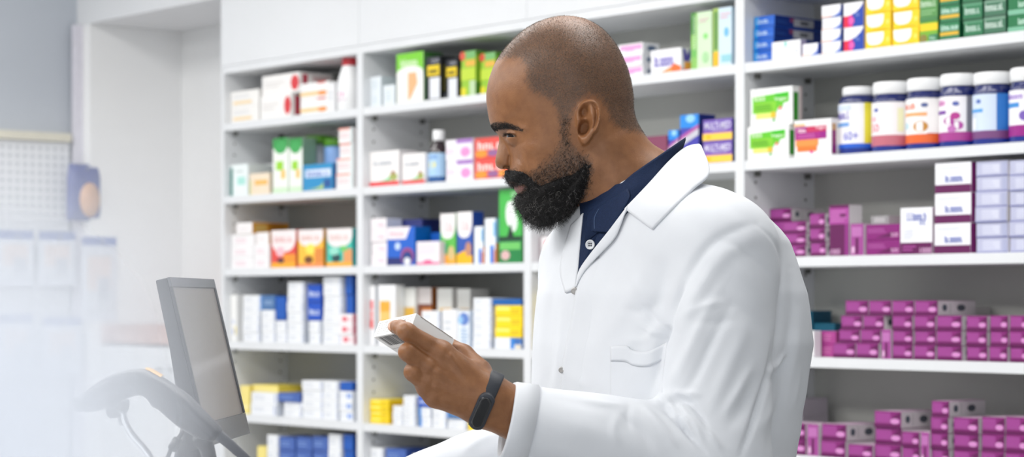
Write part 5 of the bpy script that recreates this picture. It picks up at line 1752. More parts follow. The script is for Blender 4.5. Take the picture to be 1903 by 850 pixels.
def poly_dist_t(U, V, pts):
    d = np.full(U.shape, 1e9)
    tb = np.zeros(U.shape)
    L = [math.hypot(b_[0] - a_[0], b_[1] - a_[1]) for a_, b_ in zip(pts[:-1], pts[1:])]
    tot, s0 = sum(L), 0.0
    for (ax, ay), (bx, by), l_ in zip(pts[:-1], pts[1:], L):
        ex, ey = bx - ax, by - ay
        t = np.clip(((U - ax) * ex + (V - ay) * ey) / (ex * ex + ey * ey + 1e-9), 0, 1)
        q = np.hypot(U - ax - t * ex, V - ay - t * ey)
        m_ = q < d
        d = np.where(m_, q, d)
        tb = np.where(m_, (s0 + t * l_) / tot, tb)
        s0 += l_
    return d, tb


cn = vert_normals(cv, cq)
cpx, cpy = pix(cv)
dispv = np.zeros(len(cv))
for pl, wd, am in FOLDS:
    pl = [tuple(p) for p in spline(pl, 5)]
    dd, tt_ = poly_dist_t(cpx, cpy, pl)
    dispv += am * np.exp(-(dd / wd) ** 2) * 0.001 * np.sin(PI * np.clip(tt_, 0.02, 0.98)) ** 0.7
dispv *= np.clip(-cn[:, 1] * 1.6 + 0.25, 0, 1)
near_cuff = sstep(.035, .09, np.linalg.norm(cv - CL, axis=1))
s1 = np.sin(cv[:, 0] * 31 + 2.1 * np.sin(cv[:, 2] * 17)) * np.sin(cv[:, 2] * 23 + cv[:, 1] * 19 + 1.3)
s2 = np.sin(cv[:, 0] * 67 + 3 * np.sin(cv[:, 2] * 29) + cv[:, 2] * 40) * np.sin(cv[:, 1] * 53 - cv[:, 2] * 31)
dispv += 0.0014 * s1 + 0.0007 * s2
dispv *= near_cuff
cv = cv + cn * dispv[:, None]

coat_bvh = BVHTree.FromPolygons([tuple(p) for p in cv], [tuple(f) for f in cq])
skv, skq = sdf_mesh(lambda X: np.where(X[..., 2] > 1.16, 1.0, coat_sdf(X)), (-0.12, 2.33, 0.38), (0.48, 2.87, 1.18), 0.009, 2)
skq = orient(skv, skq, (0.17, 2.6, 0.8))
call = np.concatenate([cv, skv])
coat = child('lab_coat', np_mesh('lab_coat', call, np.concatenate([cq, skq + len(cv)]), [COTTON]))

# inner body so that the figure is whole: torso core, arms, legs
HIPL, HIPR = np.array([0.17 + .09 * LX[0], 2.6 + .09 * LX[1], .92]), np.array([0.17 - .09 * LX[0], 2.6 - .09 * LX[1], .92])
KNL, KNR = HIPL + np.array([-.01, -.01, -.43]), HIPR + np.array([-.02, -.02, -.43])
ANL, ANR = KNL + np.array([.02, 0, -.40]), KNR + np.array([.02, 0, -.40])


def core_sdf(X):
    d = round_cone(X, NB + np.array([0, 0, -.06]), np.array([.175, 2.6, .98]), .085, .10)
    d = smin(d, round_cone(X, SL + np.array([-.03, .03, 0]), SR + np.array([.02, -.03, 0]), .042, .042), .05)
    for a, b, c in ((SL, EL, hp(975, 786, 2.362)), (SR, ER, CR)):
        d = smin(d, smin(round_cone(X, a, b, .044, .040), round_cone(X, b, c, .040, .028), .02), .03)
    for a, b, c in ((HIPL, KNL, ANL), (HIPR, KNR, ANR)):
        d = smin(d, smin(round_cone(X, a, b, .080, .055), round_cone(X, b, c, .055, .036), .02), .03)
    return d


bv, bq = sdf_mesh(core_sdf, (-0.14, 2.36, 0.05), (0.45, 2.88, 1.58), 0.010, 1)
bq = orient(bv, bq, (0.18, 2.6, 1.2))
# the other hand, low behind the coat front (outside the picture)
oh = []
ax = (CR - ER) / np.linalg.norm(CR - ER)
sd = np.array([0.35, -0.6, -0.72])
sd = sd - ax * sd.dot(ax)
sd /= np.linalg.norm(sd)
nn_ = np.cross(ax, sd)


def hand2(X):
    c = CR + ax * .02
    d = smin(round_cone(X, CR - ax * .06, c + ax * .02, .027, .024), round_cone(X, c + ax * .03 - sd * .02, c + ax * .08 - sd * .025, .016, .013), .015)
    d = smin(d, round_cone(X, c + ax * .03 + sd * .02, c + ax * .08 + sd * .025, .016, .013), .015)
    d = smin(d, round_cone(X, c + ax * .03, c + ax * .09, .017, .013), .012)
    for k, o_ in enumerate((-.03, -.01, .01, .03)):
        L = (.062, .074, .07, .055)[k]
        m1 = c + ax * .088 + sd * o_
        m2 = m1 + ax * L * .55 - nn_ * .004
        m3 = m2 + ax * L * .4 - nn_ * .016
        d = smin(d, smin(round_cone(X, m1, m2, .0095, .0085), round_cone(X, m2, m3, .0085, .0072), .002), .004)
    t1 = c + ax * .03 - sd * .028
    t2 = t1 + ax * .035 - sd * .022 - nn_ * .008
    d = smin(d, smin(round_cone(X, t1, t2, .0125, .0105), round_cone(X, t2, t2 + ax * .032 - sd * .006 - nn_ * .004, .0105, .0085), .003), .008)
    return d


e0 = np.minimum(CR - ax * .06, CR + ax * .2) - .075
e1 = np.maximum(CR - ax * .06, CR + ax * .2) + .075
ov, oq = sdf_mesh(hand2, e0, e1, 0.0024, 1)
oq = orient(ov, oq, CR + ax * .05)

allv = [hv, gv, bv, ov]
allq = [hq, gq, bq, oq]
off = 0
qq = []
for v_, q_ in zip(allv, allq):
    qq.append(q_ + off)
    off += len(v_)
bme = np_mesh('body', np.concatenate(allv), np.concatenate(qq), [SKIN])
for nm, arr in (('stubble', stub), ('lip', lip)):
    a_ = bme.attributes.new(nm, 'FLOAT', 'POINT')
    full = np.zeros(off, np.float32)
    full[:len(arr)] = arr
    a_.data.foreach_set('value', full)
body = child('body', bme)


# trousers and shoes (below the picture)
def trouser_sdf(X):
    d = round_cone(X, np.array([.175, 2.6, 1.02]), np.array([.175, 2.6, .93]), .125, .13)
    for a, b, c in ((HIPL, KNL, ANL), (HIPR, KNR, ANR)):
        d = smin(d, smin(round_cone(X, a, b, .096, .072), round_cone(X, b, c + np.array([0, 0, -.01]), .072, .058), .02), .03)
    return d


tv, tq = sdf_mesh(trouser_sdf, (-0.05, 2.38, 0.02), (0.40, 2.83, 1.16), 0.010, 1)
tq = orient(tv, tq, (0.18, 2.6, 0.8))
child('trousers', np_mesh('trousers', tv, tq, [mat('charcoal_trouser_cloth', (52, 54, 60), 0.85, bump=0.1)]))
for a in (ANL, ANR):
    heel, toe = a + np.array([.02, .01, 0]), a + FX * .19
    heel[2], toe[2] = .048, .038

    def shoe(X, heel=heel, toe=toe, a=a):
        d = smin(round_cone(X, heel, toe, .042, .034), round_cone(X, a + np.array([0, 0, -.02]), heel, .048, .044), .03)
        return smax(d, .0005 - X[..., 2], .006)
    lo_ = np.minimum(heel, toe) - .08
    hi_ = np.maximum(heel, toe) + .08
    lo_[2] = -.02
    hi_[2] = .2
    sv, sq = sdf_mesh(shoe, lo_, hi_, .006, 1)
    sv[:, 2] = np.maximum(sv[:, 2], 0.0)
    sq = orient(sv, sq, (heel + toe) / 2)
    child('shoe', np_mesh('shoe', sv, sq, [mat('black_leather', (30, 30, 32), 0.35)]))


# ------------------------------------------------------------------ sheets of cloth lying on the coat
def coat_depth(px, py):
    d = Vector(((px - CX) / F, 1.0, (HY - py) / F))
    h = coat_bvh.ray_cast(Vector((0, 0, CAMZ)), d.normalized())
    return None if h[0] is None else h[0][1]


def sheet(name, edgeA, edgeB, m, thick=0.0016, offA=0.004, offB=0.003, nu=26, nvv=8, parent=None, YA=None, YB=None, bulge=0.0, smooth_d=2):
    """patch between two pixel polylines; depth follows the coat, lifted off it; YA/YB give depths outright"""
    A = spline(edgeA, 6)
    B_ = spline(edgeB, 6)

    def rs(p, n):
        s = np.concatenate([[0], np.cumsum(np.linalg.norm(np.diff(p[:, :2], axis=0), axis=1))])
        t = np.linspace(0, s[-1], n)
        return np.stack([np.interp(t, s, p[:, k]) for k in range(p.shape[1])], 1)
    A, B_ = rs(A, nu), rs(B_, nu)
    D = np.zeros((nu, nvv))
    PXY = np.zeros((nu, nvv, 2))
    for i in range(nu):
        for j in range(nvv):
            t = j / (nvv - 1)
            p = A[i] * (1 - t) + B_[i] * t
            PXY[i, j] = p[:2]
            y = coat_depth(p[0], p[1])
            o_ = offA * (1 - t) + offB * t + bulge * 4 * t * (1 - t)
            ye = None
            if A.shape[1] > 2 and B_.shape[1] > 2:
                ye = p[2]
            if ye is not None and y is not None:
                D[i, j] = min(ye, y - o_)
            elif ye is not None:
                D[i, j] = ye
            else:
                D[i, j] = np.nan if y is None else y - o_
    # where the forearm hides the cloth, the sheet goes on behind it
    for i in range(1, nu):
        for j in range(nvv):
            if D[i, j] < D[i - 1, j] - 0.02:
                D[i, j] = D[i - 1, j]
    for j in range(1, nvv):
        for i in range(nu):
            if D[i, j] < D[i, j - 1] - 0.012 and name in ('pocket', 'front_edge', 'pocket_hem'):
                D[i, j] = D[i, j - 1] - 0.0005
    # fill misses from neighbours
    for _ in range(60):
        bad = np.isnan(D)
        if not bad.any():
            break
        Dp = np.pad(D, 1, constant_values=np.nan)
        st = np.stack([Dp[:-2, 1:-1], Dp[2:, 1:-1], Dp[1:-1, :-2], Dp[1:-1, 2:]])
        with np.errstate(all='ignore'):
            import warnings
            with warnings.catch_warnings():
                warnings.simplefilter('ignore')
                mm = np.nanmean(st, 0)
        D = np.where(bad, mm, D)
    for _ in range(smooth_d):
        Dp = np.pad(D, 1, mode='edge')
        Ds = (Dp[:-2, 1:-1] + Dp[2:, 1:-1] + Dp[1:-1, :-2] + Dp[1:-1, 2:] + 2 * D) / 6
        D = np.minimum(Ds, D + 0.0012)
    vs = [P(PXY[i, j, 0], PXY[i, j, 1], D[i, j]) for i in range(nu) for j in range(nvv)]
    fs = np.array([(i * nvv + j, (i + 1) * nvv + j, (i + 1) * nvv + j + 1, i * nvv + j + 1) for i in range(nu - 1) for j in range(nvv - 1)])
    va = np.array(vs)
    n = vert_normals(va, fs)
    if n[:, 1].mean() > 0:
        fs = fs[:, ::-1].copy()
        n = -n
    back = va - n * thick
    N = len(va)
    F2 = [tuple(f) for f in fs] + [tuple(int(k) + N for k in f[::-1]) for f in fs]
    ring = [i * nvv for i in range(nu)] + [(nu - 1) * nvv + j for j in range(1, nvv)] + [i * nvv + nvv - 1 for i in range(nu - 2, -1, -1)] + [j for j in range(nvv - 2, 0, -1)]
    for k in range(len(ring)):
        a, b2 = ring[k], ring[(k + 1) % len(ring)]
        F2.append((a, b2, b2 + N, a + N))
    me = bpy.data.meshes.new(name)
    me.from_pydata([tuple(p) for p in np.concatenate([va, back])], [], F2)
    me.materials.append(m)
    bm = bmesh.new()
    bm.from_mesh(me)
    bmesh.ops.recalc_face_normals(bm, faces=bm.faces[:])
    bm.to_mesh(me)
    bm.free()
    sm = np.ones(len(me.polygons), bool)
    sm[2 * len(fs):] = False
    me.polygons.foreach_set('use_smooth', sm)
    return child(name, me, parent or coat)


# navy shirt showing in the V of the coat
shirt = sheet('shirt', [(1076, 360), (1078, 410), (1074, 460), (1068, 512), (1064, 545)], [(1230, 322), (1176, 384), (1130, 440), (1096, 490), (1068, 548)], NAVY, offA=.0025, offB=.0025, parent=person)
shirt.location = -Vector(person.location)
sheet('placket', [(1086, 410), (1079, 455), (1072, 510)], [(1118, 408), (1104, 452), (1078, 508)], NAVY, offA=.0042, offB=.0038, nvv=5, parent=shirt)


def disc_on(px, py, r, name, m, parent, lift=.006, holes=False, ring=None, Y=None):
    y = (coat_depth(px, py) if Y is None else Y) - lift
    c = P(px, py, y)
    nrm = (Vector((0, 0, CAMZ)) - c).normalized()
    nrm = (nrm + Vector((-.35, 0, .05))).normalized()
    M = Matrix.Translation(c) @ nrm.to_track_quat('Z', 'Y').to_matrix().to_4x4()
    b = MB()
    if ring:
        b.lathe([(r, 0), (r * 1.02, .0006), (r * .95, .0016), (r * .72, .0013), (r * .68, .0008), (.0001, .0008)], m, 28, M)
        for k in range(4):
            a = PI / 4 + k * PI / 2
            q = M @ Matrix.Translation((r * .3 * math.cos(a), r * .3 * math.sin(a), .0009))
            b.lathe([(r * .17, 0), (r * .17, .0002)], ring, 10, q)
    else:
        b.lathe([(r, 0), (r, .0012), (r * .8, .002), (r * .5, .0017), (.0001, .0016)], m, 24, M)
    return child(name, b.build(name, mesh_only=True), parent)


disc_on(1097, 455, .0058, 'button', mat('white_pearl_button', (220, 222, 226), 0.25), shirt, lift=.0085, ring=mat('dark_button_hole', (20, 26, 40), 0.6))

# shirt collar: a stand and a turned-down leaf around the neck
NCX = 1172


def collar_ring(n=44):
    """top edge of the collar in space: the ellipse round the neck, higher behind"""
    pts = []
    for k in range(n + 1):
        a = math.radians(-150 + 322 * k / n)          # 0 = nape, ends meet at the throat
        x = 1178 + 80 * math.cos(a) * (1.14 if math.cos(a) > 0 else 1.0)
        y = 322 - 64 * math.cos(a) * (1.03 if math.cos(a) > 0 else 1.14)
        Y = 2.6 - 0.066 * math.sin(a)
        pts.append((x, y, Y, a))
    return pts


b = MB()
cr = collar_ring()
rows = []
for (x, y, Y, a) in cr:
    c = P(x, y, Y)
    out = Vector((math.cos(a) * 0.9, -math.sin(a), 0)).normalized()
    dn = Vector((-0.5 * (0.5 + 0.5 * math.cos(a)) + 0.04, 0, -0.86))
    rows.append([c + dn * .030 - out * .001, c + dn * .014 + out * .0, c + dn * .002 + out * .0008, c + out * .003 - dn * .0008, c + dn * .003 + out * .005, c + dn * .016 + out * .0075, c + dn * .044 + out * .010])
for r_, (x_, y_, Y_, a) in zip(rows, cr):      # the leaf lies over the coat's shoulder
    if math.sin(a) > 0:
        for j in range(3, len(r_)):
            px_, py_ = CX + F * r_[j].x / r_[j].y, HY - F * (r_[j].z - CAMZ) / r_[j].y
            yc = coat_depth(px_, py_)
            if yc is not None and r_[j].y > yc - .0055:
                r_[j] = P(px_, py_, yc - .0055)
nr = len(rows[0])
vs = [p for r_ in rows for p in r_]
fs = [(i * nr + j, (i + 1) * nr + j, (i + 1) * nr + j + 1, i * nr + j + 1) for i in range(len(rows) - 1) for j in range(nr - 1)]
b.add(vs, fs, NAVY, True)
col_o = child('collar', b.build('collar', mesh_only=True), shirt)
md = col_o.modifiers.new('thickness', 'SOLIDIFY')
md.thickness = 0.0014

# front of the near collar leaf, with its stitched edge
sheet('collar', [(1107, 388), (1099, 404), (1099, 430)], [(1166, 350), (1168, 372), (1132, 432)], NAVY, thick=.0016, offA=.0085, offB=.0075, nu=18, nvv=14, parent=shirt)
sheet('collar_seam', [(1112, 389), (1104, 405), (1104, 426)], [(1113.5, 388.5), (1105.5, 405), (1105.5, 425.5)], mat('navy_thread', (58, 78, 112), 0.8), thick=.0004, offA=.0092, offB=.0092, nu=18, nvv=3, parent=shirt)
# coat collar, near leaf and far leaf, lapels, front edge, pocket, cuff
sheet('collar', [(1299, 267, 2.615), (1274, 273, 2.578), (1243, 299, 2.532), (1203, 343, 2.512), (1160, 388, 2.512)],
      [(1303, 270, 2.600), (1319, 319, 2.485), (1288, 350, 2.452), (1250, 388, 2.442), (1212, 427, 2.452)], COTTON, thick=.0022, offA=.006, offB=.0035, nu=34, nvv=14, bulge=.002)
sheet('lapel', [(1166, 382), (1130, 430), (1098, 470), (1076, 502), (1070, 528)], [(1158, 408), (1143, 442), (1112, 476), (1086, 505), (1071, 534)], COTTON, thick=.0022, offA=.0075, offB=.0045, bulge=.002)
sheet('lapel', [(1083, 396), (1079, 440), (1075, 490), (1069, 536)], [(1060, 418), (1045, 470), (1040, 506), (1050, 545)], COTTON, thick=.0022, offA=.007, offB=.0035, bulge=.0015)
sheet('front_edge', [(1084, 498), (1072, 528), (1062, 590), (1051, 640), (1043, 690), (1040, 745)], [(1124, 470), (1112, 520), (1108, 590), (1098, 650), (1090, 690), (1088, 750)], COTTON, thick=.002, offA=.0038, offB=-.001, nu=40, nvv=8)
sheet('pocket', [(1134, 643), (1164, 643), (1174, 651), (1204, 653), (1240, 636)], [(1134, 760), (1160, 764), (1186, 764), (1210, 758), (1228, 748)], COTTON, thick=.0016, offA=.0026, offB=.0014, nu=24, nvv=16)
sheet('pocket_hem', [(1134.5, 643.5), (1164, 643.5), (1174, 651.5), (1204, 653.5), (1240, 636.5)], [(1134.5, 672), (1162, 673), (1176, 680), (1204, 681), (1238, 666)], COTTON, thick=.0008, offA=.0036, offB=.0033, nu=30, nvv=6, parent=coat)
SNAP = mat('metal_snap', (176, 174, 172), 0.35, 0.4)
disc_on(1068, 541, .0042, 'snap_button', SNAP, coat, lift=.004)
disc_on(1044, 688, .0038, 'snap_button', SNAP, coat, lift=.004)
# cuff: doubled cloth at the end of the sleeve
axL = (CL - EL) / np.linalg.norm(CL - EL)
e1 = np.cross(axL, np.array([0, 1.0, 0]))
e1 /= np.linalg.norm(e1)
e2 = np.cross(axL, e1)
b = MB()
n = 48
prof = [(-.0265, .0440), (-.026, .0462), (-.002, .0446), (.0006, .0434), (.0008, .0390), (-.02, .0385)]
vs = []
for t, r in prof:
    for k in range(n):
        a = 2 * PI * k / n
        rr = r + .0004 * math.sin(3 * a + 40 * t)
        vs.append(CL + axL * t + e1 * rr * math.cos(a) + e2 * rr * math.sin(a))
b.add(vs, [(i * n + k, i * n + (k + 1) % n, (i + 1) * n + (k + 1) % n, (i + 1) * n + k) for i in range(len(prof) - 1) for k in range(n)], COTTON, True)
child('cuff', b.build('cuff', mesh_only=True), coat)

# ------------------------------------------------------------------ beard, hair, brows, eye
def strands(name, roots, dirs, lens, rad, mats_pick, mats, curl=0.0, turns=1.5, segs=6, parent=person, droop=None):
    n = len(roots)
    t = np.linspace(0, 1, segs + 1)
    dirs = dirs / np.linalg.norm(dirs, axis=1)[:, None]
    ref = RNG.normal(size=(n, 3))
    a = np.cross(dirs, ref)
    a /= np.linalg.norm(a, axis=1)[:, None]
    b_ = np.cross(dirs, a)
    ph = RNG.uniform(0, 2 * PI, n)
    tr = turns * RNG.uniform(0.6, 1.4, n)
    ang = ph[:, None] + 2 * PI * tr[:, None] * t[None]
    cr_ = curl * RNG.uniform(0.5, 1.3, n)[:, None] * np.minimum(1, t * 3)[None]
    base = roots[:, None, :] + dirs[:, None, :] * (lens[:, None] * t[None])[:, :, None]
    if droop is not None:
        base = base + droop[None, None, :] * ((lens[:, None] * t[None] ** 2))[:, :, None]
    pts = base + a[:, None, :] * (cr_ * (np.cos(ang) - np.cos(ph)[:, None]))[:, :, None] + b_[:, None, :] * (cr_ * (np.sin(ang) - np.sin(ph)[:, None]))[:, :, None]
    rr = rad * (1 - 0.75 * t ** 2)
    tg = np.gradient(pts, axis=1)
    tg /= np.linalg.norm(tg, axis=2)[:, :, None] + 1e-12
    u = np.cross(tg, a[:, None, :] + 0.3 * b_[:, None, :])
    u /= np.linalg.norm(u, axis=2)[:, :, None] + 1e-12
    w = np.cross(tg, u)
    vv = np.zeros((n, segs + 1, 3, 3))
    for k in range(3):
        an = 2 * PI * k / 3
        vv[:, :, k] = pts + (u * math.cos(an) + w * math.sin(an)) * rr[None, :, None]
    V_ = vv.reshape(-1, 3)
    idx = np.arange(n)[:, None, None] * (segs + 1) * 3
    i = np.arange(segs)[None, :, None] * 3
    k = np.arange(3)[None, None, :]
    k2 = (k + 1) % 3
    q = np.stack([idx + i + k, idx + i + k2, idx + i + 3 + k2, idx + i + 3 + k], -1).reshape(-1, 4)
    me = np_mesh(name, V_, q, mats)
    mi = np.repeat(mats_pick, segs * 3).astype(np.int32)
    me.polygons.foreach_set('material_index', mi)
    return child(name, me, parent)


def sample(v, q, wts, n):
    a = v[q[:, 2]] - v[q[:, 0]]
    b_ = v[q[:, 3]] - v[q[:, 1]]
    ar = np.linalg.norm(np.cross(a, b_), axis=1) * 0.5 * wts[q].mean(1)
    c = RNG.choice(len(q), n, p=ar / ar.sum())
    s, t = RNG.uniform(size=n)[:, None], RNG.uniform(size=n)[:, None]
    p = (v[q[c, 0]] * (1 - s) + v[q[c, 1]] * s) * (1 - t) + (v[q[c, 3]] * (1 - s) + v[q[c, 2]] * s) * t
    return p, c


BOUT = [(938, 319), (944, 316), (956, 318), (975, 324), (988, 334), (1003, 347), (1022, 341), (1042, 333), (1060, 328), (1074, 318), (1086, 306), (1096, 316), (1090, 352), (1081, 374), (1064, 394),
        (1040, 411), (1018, 420), (998, 421), (980, 412), (966, 396), (958, 380), (957, 367), (966, 361), (978, 354), (972, 348), (958, 343), (944, 339), (938, 331)]


def beard_field(U, V):
    d = poly_sdf(spline(BOUT, 4, True), U, V)
    BC = [(950, 328, 30, 26), (985, 390, 44, 34), (1030, 370, 58, 30), (1080, 330, 68, 14), (1050, 310, 66, 16), (985, 345, 50, 24), (1020, 400, 48, 34)]
    H = inflate(d, idw(U, V, BC, 2), idw(U, V, BC, 3))
    Wd = np.sqrt(np.maximum(H, 0))
    hd = np.sqrt(np.maximum(head_field(U, V), 0))
    Wd = np.where(H > 0, np.maximum(Wd, hd + 4.5 * sstep(0, 9, d) * sstep(1112, 1040, U + 0 * V) - 0.6), Wd)
    nn = np.sin(U * .9 + 2 * np.sin(V * .35)) * np.sin(V * .8 + 1.5 * np.sin(U * .4)) + .6 * np.sin(U * 1.7 + V * 1.1)
    Wd = Wd + 1.2 * nn * (Wd > 6)
    return np.where(H > 0, Wd * np.abs(Wd), H)


dv, dq = field_mesh(beard_field, 925, 1110, 300, 435, 0.09, 0.0013, 1)
dq = orient(dv, dq, (0.04, 2.6, 1.57))
beard = child('beard', np_mesh('beard', dv, dq, [mat('black_beard_mass', (20, 17, 17), 0.75, var=0.4, scale=500, bump=0.8, bscale=700)]))
dn_ = vert_normals(dv, dq)
# strands on the mass
wt = np.ones(len(dv)) * np.clip(0.15 + (dv[:, 1] < 2.6), 0, 1)
dpx, dpy = CX + dv[:, 0] * F / YH, HY - (dv[:, 2] - CAMZ) * F / YH
wt *= np.hypot((dpx - 966) / 11, (dpy - 353) / 5.5) > 1
r1, c1 = sample(dv, dq, wt, 5200)
n1 = dn_[dq[c1, 0]]
down = np.array([-0.25, 0, -1.0])
dd1 = n1 * 0.8 + down * 0.55 + RNG.normal(size=(len(r1), 3)) * 0.35
lowness = np.clip((1.585 - r1[:, 2]) / 0.04, 0, 1)
L1 = RNG.uniform(.004, .007, len(r1)) + RNG.uniform(.001, .006, len(r1)) * lowness
pick = (RNG.uniform(size=len(r1)) < 0.03).astype(int)
strands('beard_curls', r1 - n1 * .001, dd1, L1, .00016, pick, [HAIR, HAIRG], curl=.0011, turns=1.6, segs=8, parent=person)
# long stray curls on the chin
wl = (dv[:, 2] < 1.585) * (dv[:, 1] < 2.6) * 1.0
rl, cl_ = sample(dv, dq, wl, 190)
nl = dn_[dq[cl_, 0]]
strands('beard_curls', rl, nl * 0.5 + down * 0.5 + RNG.normal(size=(len(rl), 3)) * .45, RNG.uniform(.008, .016, len(rl)), .00013, (RNG.uniform(size=len(rl)) < .6).astype(int), [HAIR, HAIRG], curl=.0019, turns=1.5, segs=14)
# patchy hair on the cheek and jaw
bw = sstep(-2, 16, bs + 5 * nz) * (hv[:, 1] < 2.62)
bw = bw * (np.hypot((hpx - 962) / 12, (hpy - 353) / 8) > 1)
bw = bw * (0.25 + 0.75 * sstep(285, 330, hpy + 0.4 * (hpx - 1040)))
side = sstep(0, 6, poly_sdf([(1034, 225), (1036, 275), (1058, 285), (1060, 240), (1062, 222)], hpx, hpy)) * (hv[:, 1] < 2.6)
r2, c2 = sample(hv, hq, bw + 0.45 * side, 8500)
n2 = hn[hq[c2, 0]]
dd2 = n2 * 0.55 + np.array([0.05, 0, -1.0]) * 0.7 + RNG.normal(size=(len(r2), 3)) * 0.4
L2 = RNG.uniform(.002, .0058, len(r2))
pick = (RNG.uniform(size=len(r2)) < 0.10).astype(int)
strands('beard_stubble', r2 - n2 * .0004, dd2, L2, .00014, pick, [HAIR, HAIRG], curl=.0008, turns=1.2, segs=5)
# cropped hair
hw = np.clip(stub * (sc > -5) * (1 - bs.clip(0, 1)), 0, 1) * (0.25 + 0.75 * (hv[:, 1] < 2.62))
r3, c3 = sample(hv, hq, hw, 20000)
n3 = hn[hq[c3, 0]]
px3 = CX + r3[:, 0] * F / YH
flow = np.stack([np.where(px3 < 1050, -0.35, 0.5), np.zeros(len(r3)), np.where(px3 < 1050, 0.1, -0.7)], 1)
dd3 = n3 * 0.75 + flow * 0.8 + RNG.normal(size=(len(r3), 3)) * 0.25
pick = (RNG.uniform(size=len(r3)) < np.where(px3 < 1060, 0.55, 0.40)).astype(int)
strands('cropped_hair', r3 - n3 * .0003, dd3, RNG.uniform(.0011, .0021, len(r3)), .00012, pick, [STUB, STUBG], segs=2)
# eyebrow
q5 = lambda x, y: nearpx(x, y, 0.05)
bp_ = [q5(912, 232), q5(925, 231), q5(945, 233), q5(962, 239), q5(970, 243)]
bd = poly_dist(hpx, hpy, [tuple(p) for p in spline(bp_, 5)])
wd_ = np.interp(hpx, [905, 920, 945, 972], [6.2, 6.8, 4.6, 1.8])
for sgn, nm in ((1, 'eyebrow'), (-1, 'eyebrow')):
    ww = sstep(1.0, 0.5, bd / wd_) * ((hv[:, 1] - YH) * sgn < -0.004)
    r4, c4 = sample(hv, hq, ww, 950)
    n4 = hn[hq[c4, 0]]
    dd4 = n4 * 0.36 + np.array([0.9, 0, 0.02]) + RNG.normal(size=(len(r4), 3)) * 0.16
    strands(nm, r4 + n4 * .0005, dd4, RNG.uniform(.0022, .0048, len(r4)), .00015, np.zeros(len(r4), int), [HAIR], segs=3)
# eyes
for s in (1, -1):
    ex, ey = nearpx(961, 251, 0.05)
    c = P(ex, ey, YH)
    c.y = YH - s * 0.0325
    b = MB()
    fw = Vector((-0.76, -0.58 * s, -0.26)).normalized()
    M = Matrix.Translation(c) @ fw.to_track_quat('Z', 'Y').to_matrix().to_4x4()
    R_ = .0122
    prof = [(R_ * math.sin(a), -R_ * math.cos(a)) for a in np.linspace(0.02, PI * 0.83, 22)]
    b.lathe(prof, mat('eye_white', (176, 164, 154), 0.15, coat=0.6), 32, M)
    b.lathe([(R_ * math.sin(a), R_ * math.cos(a) + .0003) for a in np.linspace(0.60, 0.2, 8)] + [(R_ * .16, R_ * .99 + .0003)], mat('brown_iris', (34, 20, 14), 0.1, coat=0.8), 32, M)
    b.lathe([(R_ * .2, R_ * .985), (R_ * .12, R_ * 1.0 + .0005), (.0001, R_ * 1.0 + .0007)], mat('pupil_black', (8, 8, 8), 0.1), 24, M)
    child('eye', b.build('eye', mesh_only=True))
# upper lashes
for sgn in (1, -1):
    lp = spline([nearpx(x, y, .05) for x, y in ((939, 248.6), (946, 247.2), (955, 249.2), (963, 253.6))], 6)
    ld = poly_dist(hpx, hpy, [tuple(p) for p in lp])
    wq = (ld < 1.3) * ((hv[:, 1] - YH) * sgn < -0.02) * 1.0
    if wq.sum() > 3:
        r6, c6 = sample(hv, hq, wq, 70)
        strands('eyelashes', r6, hn[hq[c6, 0]] * .6 + np.array([-.8, 0, -.35]) + RNG.normal(size=(len(r6), 3)) * .15, RNG.uniform(.003, .0055, len(r6)), .00017, np.zeros(len(r6), int), [HAIR], segs=3, droop=np.array([0, 0, .25]))
# finger nail of the index finger
b = MB()
nc = hp(727, 606, 2.3655)
M = Matrix.Translation(Vector(nc)) @ Vector((-0.55, -0.62, 0.45)).normalized().to_track_quat('Z', 'Y').to_matrix().to_4x4() @ Matrix.Rotation(0.5, 4, 'Z')
bm = bmesh.new()
bmesh.ops.create_uvsphere(bm, u_segments=20, v_segments=10, radius=1)
for v in bm.verts:
    v.co = Vector((v.co.x * .0048, v.co.y * .0062, v.co.z * .0016))
b.bm(bm, mat('finger_nail', (196, 150, 126), 0.3), M, True)
child('fingernail', b.build('fingernail', mesh_only=True))

# ------------------------------------------------------------------ fitness band
bc = hp(904, 744, 2.364)
b1 = (hp(884, 792, 2.362) - hp(925, 698, 2.362))
b1 = b1 / np.linalg.norm(b1)
b2 = np.array([0, -1.0, 0])
b3 = np.cross(b1, b2)
BLK = mat('black_silicone', (44, 48, 56), 0.55, var=0.05)
b = MB()
n = 64
vs = []
sec = [(-.0078, 0), (-.0078, .0018), (-.006, .0026), (.006, .0026), (.0078, .0018), (.0078, 0)]
for k in range(n):
    a = 2 * PI * k / n
    c_, s_ = math.cos(a), math.sin(a)
    for w_b, h_b in sec:
        vs.append(bc + b1 * c_ * (.0306 + h_b) + b2 * s_ * (.0228 + h_b) + b3 * w_b)
m_ = len(sec)
b.add(vs, [(k * m_ + j, ((k + 1) % n) * m_ + j, ((k + 1) % n) * m_ + (j + 1) % m_, k * m_ + (j + 1) % m_) for k in range(n) for j in range(m_)], BLK, True)
band = child('fitness_band', b.build('fitness_band', mesh_only=True))
ang = math.radians(68)
tc_ = bc + b1 * math.cos(ang) * .0312 + b2 * math.sin(ang) * .0232
tn = b1 * math.cos(ang) / .0312 + b2 * math.sin(ang) / .0232
tn /= np.linalg.norm(tn)
tt = np.cross(b3, tn)
M = Matrix(((tt[0], b3[0], tn[0], tc_[0]), (tt[1], b3[1], tn[1], tc_[1]), (tt[2], b3[2], tn[2], tc_[2]), (0, 0, 0, 1)))


